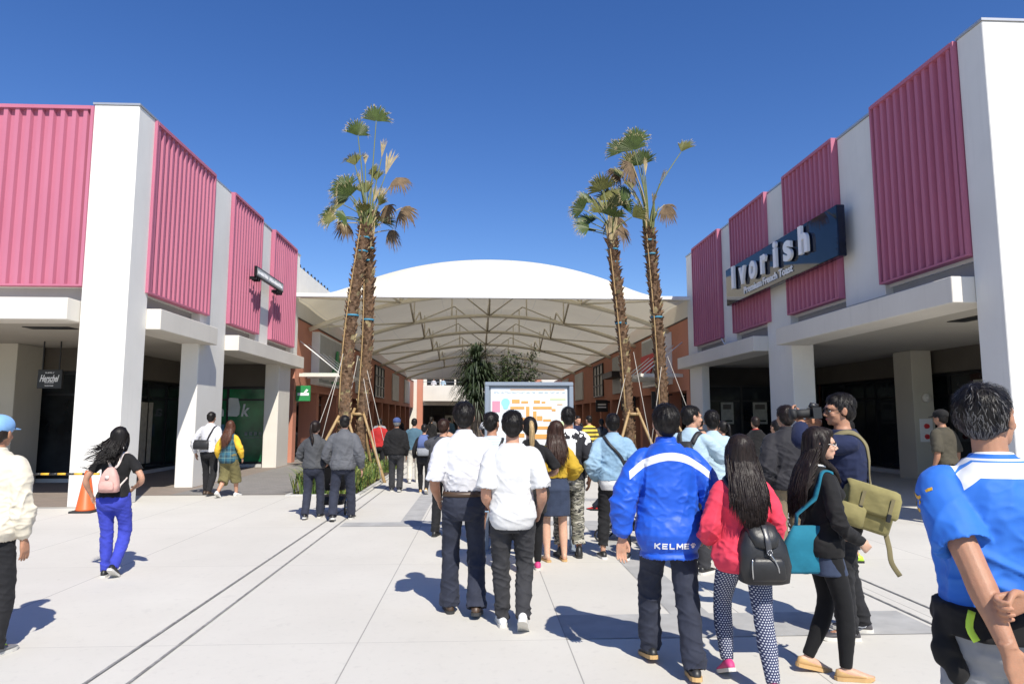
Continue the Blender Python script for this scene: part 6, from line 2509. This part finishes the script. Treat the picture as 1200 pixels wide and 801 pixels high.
put('zip', b, M['chrome'])
b = Geo().tube([np.array((-.035, -.352, .92)) * k, np.array((-.04, -.360, .86)) * k, np.array((-.035, -.355, .79)) * k], [.004] * 3, 6, sub=3)
put('zip', b, M['chrome'])
b = Geo()
for a in np.linspace(0, 2 * math.pi, 9)[:-1]:
    b.ball(np.array((.077 + .016 * math.cos(a), -.370, .965 + .016 * math.sin(a))) * k, .0045, None, 6, 5)
put('clasp', b, M['chrome'])
b = Geo().tube([np.array((.02, -.19, 1.13)) * k, np.array((.025, -.20, 1.20)) * k, np.array((.06, -.205, 1.225)) * k, np.array((.095, -.20, 1.20)) * k, np.array((.10, -.19, 1.13)) * k], [(.014, .005)] * 5, 8, sub=4)
put('top_handle', b, M['leather'])
for sg in (-1, 1):
    P_, N_ = p.hug([np.array((.06 + sg * .05, -.17, 1.12)) * k, np.array((.03 + sg * .09, -.15, 1.30)) * k, np.array((sg * .12, -.08, 1.43)) * k, np.array((sg * .12, .02, 1.46)) * k, np.array((sg * .12, .12, 1.32)) * k, np.array((sg * .155, .05, 1.14)) * k, np.array((sg * .16 + .02, -.06, .98)) * k, np.array((sg * .15 + .06, -.16, .83)) * k], .007)
    put('shoulder_strap', ribbon(P_, N_, .026, .004), M['leather'])

# ================================================================== 20, 21 pale blue shirts
p = Person('man in a pale blue shirt turned to the right with a hand at his chin', 2.31, 7.45, yaw=-40, H=1.77, stance='stand', head=(-42, 0, 0), wr=(.10, .24, 1.40), pr=(.8, -.2, -1), wl=(-.12, .22, 1.18), pl=(-.8, -.3, -1), curl=(.8, 1.0), face=True)
p.body().trousers(F['greyblack']).top(F['ltblue'], hem=.9, o=.024, sleeve=.55, so=.03, collar=.03, name='shirt', wr=.008)
p.hair('short', 'black')
p.shoes(S['black'], S['sole'])
k = p.k
T, put = p.carried('backpack', 'black backpack on the pale blue shirt of the man touching his chin', 'backpack', np.array((0, -.22, 1.0)) * k)
put('bag_body', sb([(.98, 0, -.20, .10, .05), (1.0, 0, -.205, .125, .07), (1.25, 0, -.205, .12, .065), (1.38, 0, -.19, .08, .04)]), M['nylon'])
for sg in (-1, 1):
    P_, N_ = p.hug([np.array((sg * .07, -.14, 1.36)) * k, np.array((sg * .11, -.04, 1.47)) * k, np.array((sg * .12, .10, 1.40)) * k, np.array((sg * .13, .12, 1.2)) * k], .008)
    put('shoulder_strap', ribbon(P_, N_, .055, .006), M['nylon'])
p = Person('person in a pale blue shirt seen from behind, right of the man touching his chin', 2.73, 7.95, yaw=-8, H=1.72, stance='stand', head=(-6, 4, 0), wl=(-.25, .1, .92))
p.body().trousers(F['greyblack']).top(F['ltblue'], hem=.9, o=.028, so=.024, collar=.03, name='shirt', wr=.009, seed=33)
p.hair('short', 'black', volume=1.06).shoes(S['black'], S['sole'])

# ================================================================== 22 - 23 and others on the right
p = Person('woman in a long black coat with a red collar near the right arcade', 5.36, 13.1, yaw=6, H=1.66, fem=True, stance='stand', wr=(.26, .04, .93), wl=(-.28, .06, .93), girth=1.1)
p.body().trousers(F['blacktrouser']).top(F['black'], hem=.72, o=.036, so=.026, flare=.02, name='coat', wr=.010).top(F['red'], hem=1.42, o=.022, sleeve=0, collar=.02, name='scarf', wr=None, neck=1.495)
p.hair('crop', 'darkbrown', volume=1.06).shoes(S['black'], S['darksole'])
p = Person('man in a dark zip jacket and khaki trousers left of the photographer', 3.37, 7.4, yaw=0, H=1.77, stance='stand', girth=1.06, head=(8, 4, 0), skin='b', wl=(-.28, .05, .88))
p.body().trousers(F['khaki'], fit='straight', o=.016).top(F['darkjkt'], hem=.86, o=.040, so=.030, puff=.014, flare=.006, collar=.042, name='jacket', wr=.013, seed=23)
p.hair('short', 'darkbrown', volume=1.03).shoes(S['brown'], S['darksole'])
p = Person('person in black and white print trousers glimpsed behind the khaki trousered man', 4.30, 9.7, yaw=15, H=1.62, fem=True, stance='stepL')
p.body().trousers(F['pattern'], fit='slim', o=.02).top(F['black'], hem=.9, o=.03, so=.02, name='top')
p.hair('crop', 'black').shoes(S['black'], S['darksole'])
p = Person('person with lime green trainers standing behind the olive messenger bag', 4.36, 7.95, yaw=70, H=1.62, stance='stand', wl=(-.2, .2, 1.0), wr=(.2, .2, 1.0))
p.body().trousers(F['blacktrouser'], hem=.95).top(F['darkjkt'], hem=.88, o=.03, so=.022, name='jacket')
p.hair('short', 'black').shoes(S['lime'], S['black'])
p = Person('person in a dark olive tee standing in the shade before the right arcade column', 7.3, 10.5, yaw=20, H=1.76, stance='stand', skin='b')
p.body().trousers(F['blacktrouser']).top(F['olivetee'], hem=.9, o=.026, sleeve=.55, so=.03, name='tee')
p.hair('short', 'black').cap(F['black']).shoes(S['black'], S['darksole'])

# ================================================================== 24 woman in black with glasses
p = Person('woman in a black cardigan and tights with glasses and tan loafers, facing right', 2.26, 4.5, yaw=-92, H=1.585, fem=True, stance=((-.09, -.13, 4, 12, 0), (.08, .08, -6, 0, 0)), lean=2, girth=.97, head=(-16, -2, 0), wr=(.17, .20, .955), pr=(.7, -.9, -.2), wl=(-.12, .18, .98), pl=(-.3, -1, 0), vox=.0052, face=True, skin='c', curl=(.6, .55))
p.body().trousers(F['tights'], fit='tight', o=.008, wr=.002, name='tights').skirt(F['denimskirt'], hem=.715, flare=.012, o=.012)
p.top(F['black'], hem=.84, o=.022, so=.016, flare=.012, name='cardigan', wr=.007, seed=24)
p.hair('long', 'darkbrown', length=1.16, n=2600).glasses(M['chrome']).shoes(S['tan'], S['tan'], slim=True, name='loafer')
k = p.k
g = Geo()
P_, N_ = p.hug([np.array((.02, .10, 1.36)) * k, np.array((.055, .085, 1.42)) * k, np.array((.075, .03, 1.455)) * k, np.array((.07, -.04, 1.47)) * k], .004, 5)
P2, _n = p.hug([np.array((-.02, .10, 1.36)) * k, np.array((-.055, .085, 1.42)) * k, np.array((-.075, .03, 1.455)) * k], .004, 5)
for q in list(P_) + list(P2): g.ball(q + np.array((0, 0, .004)), .0088, None, 8, 6)
obj('bead_collar', g, F['tee'], p.parts['top'], True)
wv = p.wri[1] * k
ax = unit(p.wri[1] - p.elb[1])
obj('watch', Geo().tube([wv - ax * .022, wv + ax * .002], [.032 * k] * 2, 14), M['chrome'], p.T, True)
T, put = p.carried('tote_bag', 'teal canvas tote bag hanging behind the woman in the black cardigan', 'bag', np.array((.10, -.22, .74)) * k)
put('bag_body', sb([(.73, .09, -.20, .035, .17), (.75, .09, -.20, .045, .19), (.95, .10, -.17, .040, .15), (1.06, .11, -.15, .018, .11)]), F['tealbag'])
P_, N_ = p.hug([np.array((.12, -.20, 1.05)) * k, np.array((.14, -.15, 1.2)) * k, np.array((.15, -.10, 1.34)) * k, np.array((.12, -.03, 1.45)) * k, np.array((.12, .05, 1.42)) * k], .009)
put('strap', ribbon(np.vstack([np.array((.10, -.24, 1.04)) * k, np.array((.12, -.235, 1.14)) * k, P_[8:24]]), np.vstack([(0.2, -1, .1), (0.2, -1, .1), N_[8:24]]), .03, .004), F['tealbag'])

# ================================================================== 25 photographer
p = Person('man in a navy tee and black trousers holding a camera to his face', 2.86, 5.28, yaw=70, H=1.83, stance=((-.12, .06, 10, 0, 0), (.13, -.06, -8, 0, 0)), girth=1.12, lean=2, head=(14, -2, 0), wl=(-.04, .30, 1.555), pl=(-1, .1, -.7), wr=(.09, .17, 1.545), pr=(1, -.1, -.8), vox=.0055, face=True, skin='b',
           hl=((.25, .75, .75), (.6, .1, .75), .95), hr=((-.4, .8, .35), (-.8, -.3, .2), .9))
p.body().trousers(F['blacktrouser'], fit='straight', o=.014, wr=.009).top(F['navytee'], hem=.88, o=.028, sleeve=.85, so=.026, name='tee', wr=.009, seed=25)
p.hair('short', 'black', volume=.98).glasses(M['black']).shoes(S['darkgrey'], S['sole'], accent='swoosh')
k = p.k
c0 = p.HX((0, .185, 1.628)) * k
fd = unit(p.HX((0, .3, 1.628)) - p.HX((0, .1, 1.628)))
sd = unit(p.HX((.1, .1, 1.628)) - p.HX((0, .1, 1.628)))
T, put = p.carried('camera', 'black camera with a long lens held to the photographer face', 'camera', c0)
g = Geo()
up = np.cross(sd, fd)
cs = [c0 + sd * a + fd * b + up * c for a in (-.065, .065) for b in (-.035, .03) for c in (-.045, .042)]
g.add(cs, [(0, 1, 3, 2), (4, 6, 7, 5), (0, 4, 5, 1), (2, 3, 7, 6), (0, 2, 6, 4), (1, 5, 7, 3)])
put('camera_body', g, M['black'], False)
g = Geo().tube([c0 - fd * .03 + up * .043, c0 + fd * .02 + up * .062, c0 + fd * .028 + up * .045], [.026, .022, .016], 8)
put('viewfinder_hump', g, M['black'])
g = Geo().tube([c0 + fd * .03, c0 + fd * .06, c0 + fd * .10, c0 + fd * .15], [.034, .036, .036, .034], 20)
g.tube([c0 + fd * .15, c0 + fd * .185], [.042, .045], 20)
put('lens', g, M['rubber'])
# messenger bag behind his left hip
ba = np.array((-.24, -.075, .80))
T, put = p.carried('messenger_bag', 'olive canvas messenger bag with a flap slung on the photographer', 'bag', ba * k)
st = len(p.feet)


def tilt(b_, o=ba + (0, 0, .12), a=R(17), b2=R(-6)):
    Mr = rotz(b2) @ rotx(a) @ roty(R(4))
    b_.v = [tuple((Mr @ (np.array(v) - o) + o) * k) for v in b_.v]
    return b_


B0 = lambda r: softbox([(z, ba[0] + x, ba[1] + y, a, b) for z, x, y, a, b in r])
put('bag_body', tilt(B0([(.80, 0, 0, .095, .15), (.82, 0, 0, .115, .172), (.95, 0, 0, .115, .176), (1.06, 0, 0, .10, .168), (1.09, 0, 0, .07, .14)])), F['olivebag'])
put('flap', tilt(B0([(.92, -.128, -.03, .010, .145), (.94, -.130, -.03, .016, .158), (1.06, -.118, -.02, .016, .166), (1.105, -.05, 0, .09, .172), (1.115, -.0, 0, .08, .15)])), F['olivebag'])
put('front_pocket', tilt(B0([(.80, -.125, .09, .03, .075), (.82, -.135, .09, .045, .088), (.93, -.130, .09, .045, .085), (.95, -.12, .09, .03, .07)])), F['olivebag'])
put('end_pocket', tilt(B0([(.82, 0, .185, .075, .03), (.84, 0, .19, .09, .04), (.98, 0, .19, .09, .04), (1.0, 0, .18, .075, .025)])), F['olivebag'])
for dy in (-.13, .05):
    g = Geo().box((ba[0] - .157, ba[1] + dy - .014, .90), (ba[0] - .144, ba[1] + dy + .014, .955), bev=.004)
    put('buckle', tilt(g), M['black'], False)
    g = Geo().box((ba[0] - .150, ba[1] + dy - .011, .955), (ba[0] - .142, ba[1] + dy + .011, 1.06))
    put('closing_strap', tilt(g), F['olivestrap'], False)
P_, N_ = p.hug([np.array((-.13, -.20, 1.05)) * k, np.array((-.12, -.18, 1.2)) * k, np.array((-.11, -.15, 1.34)) * k, np.array((-.10, -.08, 1.44)) * k, np.array((-.09, .03, 1.44)) * k, np.array((-.10, .13, 1.32)) * k, np.array((-.14, .12, 1.16)) * k, np.array((-.17, .05, 1.04)) * k], .008)
put('strap', ribbon(P_, N_, .046, .005), F['olivestrap'])
g = Geo().tube([np.array((-.24, -.19, .80)) * k, np.array((-.25, -.21, .68)) * k, np.array((-.25, -.22, .58)) * k, np.array((-.24, -.27, .49)) * k], [(.018, .003)] * 4, 8, side=(0, 1, 0), sub=4)
put('loose_strap_end', g, F['olivestrap'])

# ================================================================== 26 big man on the right
p = Person('grey haired man in a blue sports jersey with hands clasped behind him, right foreground', 1.85, 2.40, yaw=-14, H=1.765, stance='apart', girth=1.06, lean=4, twist=0, head=(-50, 4, 0), wl=(-.115, -.30, .875), pl=(-.6, -1, .3), wr=(-.035, -.235, 1.06), pr=(.9, -.8, 0), vox=.0038, skin='b',
           hl=((.30, .05, -.95), (.3, -1, .1), .35), hr=((-.97, -.05, -.20), (0, -1, -.1), 1.15))
oz = p.off[2]




def yoke2_fn(nt, v, base, k=p.k, oz=p.off[2]):
    x, y, z = sep(nt, v)
    zz = mth(nt, 'SUBTRACT', mth(nt, 'DIVIDE', z, k), oz)
    ax_ = mth(nt, 'DIVIDE', mth(nt, 'ABSOLUTE', x), k)
    low = mth(nt, 'SUBTRACT', 1.428, mth(nt, 'MULTIPLY', mth(nt, 'MAXIMUM', mth(nt, 'SUBTRACT', ax_, .085), 0), .8))
    m_ = mth(nt, 'MULTIPLY', mth(nt, 'GREATER_THAN', zz, low), mth(nt, 'LESS_THAN', zz, 1.493))
    m_ = mth(nt, 'MULTIPLY', m_, mth(nt, 'LESS_THAN', ax_, .138))
    m_ = mth(nt, 'MAXIMUM', m_, mth(nt, 'GREATER_THAN', zz, 1.508))
    thin = mth(nt, 'LESS_THAN', mth(nt, 'ABSOLUTE', mth(nt, 'SUBTRACT', zz, mth(nt, 'SUBTRACT', low, -.055))), .003)
    return mixc(nt, m_, base, mixc(nt, thin, (.72, .72, .72), (.05, .2, .6)))


F['jersey'] = cloth('blue_sports_jersey', (.030, .155, .58), yoke2_fn, rough=.65, wr=.35, var=.05)
p.body().trousers(F['greytrouser'], fit='straight', o=.020, wr=.012)
p.top(F['jersey'], hem=.955, o=.026, sleeve=.40, so=.030, sflare=.008, flare=.008, collar=.022, name='jersey', wr=.010, seed=26)
k = p.k
# yellow chevrons on the left sleeve
g = Geo()
for j, (a, b) in enumerate(((.0, .05), (.035, .02))):
    pth, nn_ = p.hug([(p.sho[0] + np.array((-.03, -.05, -.02 - j * .035))) * k, (p.sho[0] + np.array((-.06, -.03, -.035 - j * .035))) * k, (p.sho[0] + np.array((-.07, .01, -.02 - j * .035))) * k], .003, 5)
    ribbon(pth, nn_, .012, .001, g)
obj('sleeve_chevrons', g, M['yellow'], p.parts['top'])
# jacket knotted round the waist
g = Geo()
ring_loft(g, p.rings(.90, 1.0, .050))
for (x, y, z, r) in ((-.20, -.02, .90, .05), (-.21, -.04, .84, .045), (-.19, -.06, .78, .035), (.05, -.17, .93, .05), (.16, -.12, .94, .05)):
    g.ball(np.array((x, y, z)) + p.off * (1, 1, 1), (r, r * .8, r * 1.5), None, 12, 8)
wj = solid('waist_jacket', g, F['black'], .007, p.T, 3, lambda P: .012 * ((1 - np.abs(2 * vnoise(np.stack([P[:, 0] * 10, P[:, 1] * 10, P[:, 2] * 26 + P[:, 0] * 12], 1)) - 1)) ** 2 - .3), None, k)
g = Geo().tube([(np.array((-.17, -.155, 1.0)) + p.off) * k, (np.array((-.185, -.165, .95)) + p.off) * k, (np.array((-.17, -.175, .91)) + p.off) * k], [(.012, .006)] * 3, 8, sub=3)
obj('lime_trim', g, S['lime'], wj, True)
p.hair('old', 'black', volume=.97).shoes(S['black'], S['sole'])

# ================================================================== far crowd
far = [
    ('person in a red top deep under the left side of the tent', -2.85, 19.8, 10, 1.62, 'red', 'blacktrouser', False),
    ('person in a grey top beyond the left palms', -3.6, 25, 0, 1.62, 'greytrouser', 'blacktrouser', False),
    ('person in black far down the left side of the street', -1.9, 27, -5, 1.68, 'black', 'greyblack', True),
    ('man in a yellow and black striped shirt right of the map board', 3.02, 18.7, 30, 1.70, 'stripe', 'blacktrouser', False),
    ('man in a navy tee right of the map board beside the striped shirt', 2.67, 18.8, -150, 1.69, 'navytee', 'khaki', False),
    ('person in a mustard top just behind the striped shirt', 2.96, 19.9, 20, 1.5, 'mustard', 'olive', True),
    ('woman in black holding a pale phone behind the right palms', 4.5, 16.2, 60, 1.6, 'black', 'blacktrouser', True),
    ('person in a dark jacket in front of the tall right palm', 5.0, 15.4, -20, 1.63, 'darkjkt', 'blacktrouser', False),
    ('person in black behind the denim jacket on the right side', 3.75, 21, 0, 1.62, 'darkgreyjkt', 'blacktrouser', True),
    ('woman in a dark green top beyond the red jacketed woman', 4.05, 11.2, 30, 1.60, 'olivetee', 'blacktrouser', True),
    ('person in slate blue far off in the middle of the street', -1.4, 32, 0, 1.66, 'teal', 'greyblack', False),
    ('person in white far off near the end doors', -3.0, 44, 0, 1.68, 'white', 'greyblack', False),
    ('person in a dark jacket far off near the left shop windows', -4.4, 38, 0, 1.66, 'darkjkt', 'blacktrouser', False),
]
for i, (lab, x, y, yaw, H, tp, bt, fem) in enumerate(far):
    p = Person(lab, x, y, yaw=yaw, H=H, fem=fem, stance=('stepL', 'stand', 'stepR')[i % 3], vox=.014)
    p.body().trousers(F[bt], wr=.006).top(F[tp], hem=.88, o=.028, sleeve=.6 if tp in ('stripe', 'navytee') else 1., so=.024, name='top', wr=.008)
    p.hair('crop' if not fem else 'pony', 'black', length=1.35, n=0).shoes(S['black'], S['sole'])
for lab, x, tp in (('person in white leaning at the far upper balcony, left one', -4.9, 'white'), ('person in pale clothes at the far upper balcony, right one', -3.9, 'ltblue')):
    p = Person(lab, x, 73.1, yaw=180, H=1.7, stance='stand', vox=.016, z=4.1, wl=(-.18, .2, 1.1), wr=(.18, .2, 1.1))
    p.body().trousers(F['blacktrouser'], wr=.0).top(F[tp], hem=.88, o=.028, so=.024, name='top', wr=.0)
    p.hair('crop', 'black', n=0).shoes(S['black'], S['sole'])

# ================================================================== strollers
def stroller(label, x, y, yaw, blanket):
    T = thing('stroller', label, 'stroller', (x, y, 0), R(yaw))
    for sx in (-.22, .22):
        for sy, r in ((-.28, .12), (.34, .09)):
            g = Geo().tube([(sx - .02, sy, r), (sx + .02, sy, r)], [r, r], 22)
            w = Geo()
            # tyre ring and spokes
            ring = [(sx, sy + r * .88 * math.cos(a), r + r * .88 * math.sin(a)) for a in np.linspace(0, 2 * math.pi, 25)]
            w.tube(ring, [r * .13] * 25, 8, caps=False)
            wh = obj('wheel', w, M['rubber'], T, True)
            sp = Geo()
            for a in np.linspace(0, math.pi, 6)[:-1]: sp.tube([(sx, sy - r * .85 * math.cos(a), r - r * .85 * math.sin(a)), (sx, sy + r * .85 * math.cos(a), r + r * .85 * math.sin(a))], [.006] * 2, 6)
            sp.tube([(sx - .025, sy, r), (sx + .025, sy, r)], [.02] * 2, 10)
            obj('spokes', sp, M['steel'], wh, True)
    for sx in (-.22, .22):
        g = Geo()
        g.tube([(sx, .34, .09), (sx, .05, .42), (sx, -.30, .82), (sx * .95, -.42, .98)], [.013] * 4, 8, sub=3)
        g.tube([(sx, -.28, .12), (sx, .0, .45), (sx, .22, .62)], [.012] * 3, 8, sub=3)
        obj('frame_tube', g, M['steel'], T, True)
    obj('handle', Geo().tube([(-.21, -.42, .98), (-.15, -.455, 1.0), (.15, -.455, 1.0), (.21, -.42, .98)], [.016] * 4, 10, sub=3), M['rubber'], T, True)
    seat = Geo()
    ring_loft(seat, [(np.array((0, yy, zz)), np.array((1., 0, 0)), np.array((0, -.5, .86)), .19, d, 3.2) for yy, zz, d in ((.30, .44, .02), (.24, .44, .04), (.0, .42, .045), (-.10, .48, .05), (-.22, .72, .04), (-.27, .80, .02))])
    obj('seat', seat, M['nylon'], T, True)
    cp = Geo()
    for a in np.linspace(-.2, 1.5, 8):
        pass
    rows = []
    for a in np.linspace(0.05, 1.75, 9):
        for u in np.linspace(-1, 1, 9):
            rows.append((u * .215, -.22 + .30 * math.sin(a) * (1 - .25 * u * u), .70 + .30 * math.cos(a) * (1 - .2 * u * u) + .02))
    fs = [(i * 9 + j, i * 9 + j + 1, i * 9 + 10 + j, i * 9 + 9 + j) for i in range(8) for j in range(8)]
    cp.add(rows, fs)
    cp.add([(a * 1.03, b - .004, c + .012) for a, b, c in rows], [f[::-1] for f in fs])
    obj('hood', cp, M['nylon'], T, True)
    obj('basket', softbox([(.16, 0, .02, .17, .22), (.18, 0, .02, .19, .25), (.30, 0, .02, .20, .27)]), M['nylon'], T, True)
    if blanket is not None: obj('blanket', softbox([(.46, 0, .05, .15, .13), (.50, 0, .05, .17, .16), (.58, 0, .0, .16, .15), (.62, 0, -.02, .12, .1)]), blanket, T, True)
    return T


stroller('small black stroller with lilac cloth in front of the grey jacketed couple', -2.52, 12.25, 5, F['purple'])
stroller('black stroller with spoked wheels behind the denim jacketed man', 2.02, 9.35, 68, None)
p = Person('small child in the right stroller showing one red shoe', 1.92, 9.42, yaw=68, H=.98, stance=((-.09, .62, 0, 0, .70), (.09, .60, 0, 0, .66)), seat=(0, -.05, -.10), wl=(-.15, .3, 1.25), wr=(.15, .3, 1.25), vox=.009)
p.body().trousers(F['navytrouser'], fit='straight', o=.016).top(F['darkjkt'], hem=.86, o=.03, so=.022, name='jacket')
p.hair('short', 'black', n=0).shoes(S['red'], S['darksole'])
bpy.data.objects.remove(TMP)
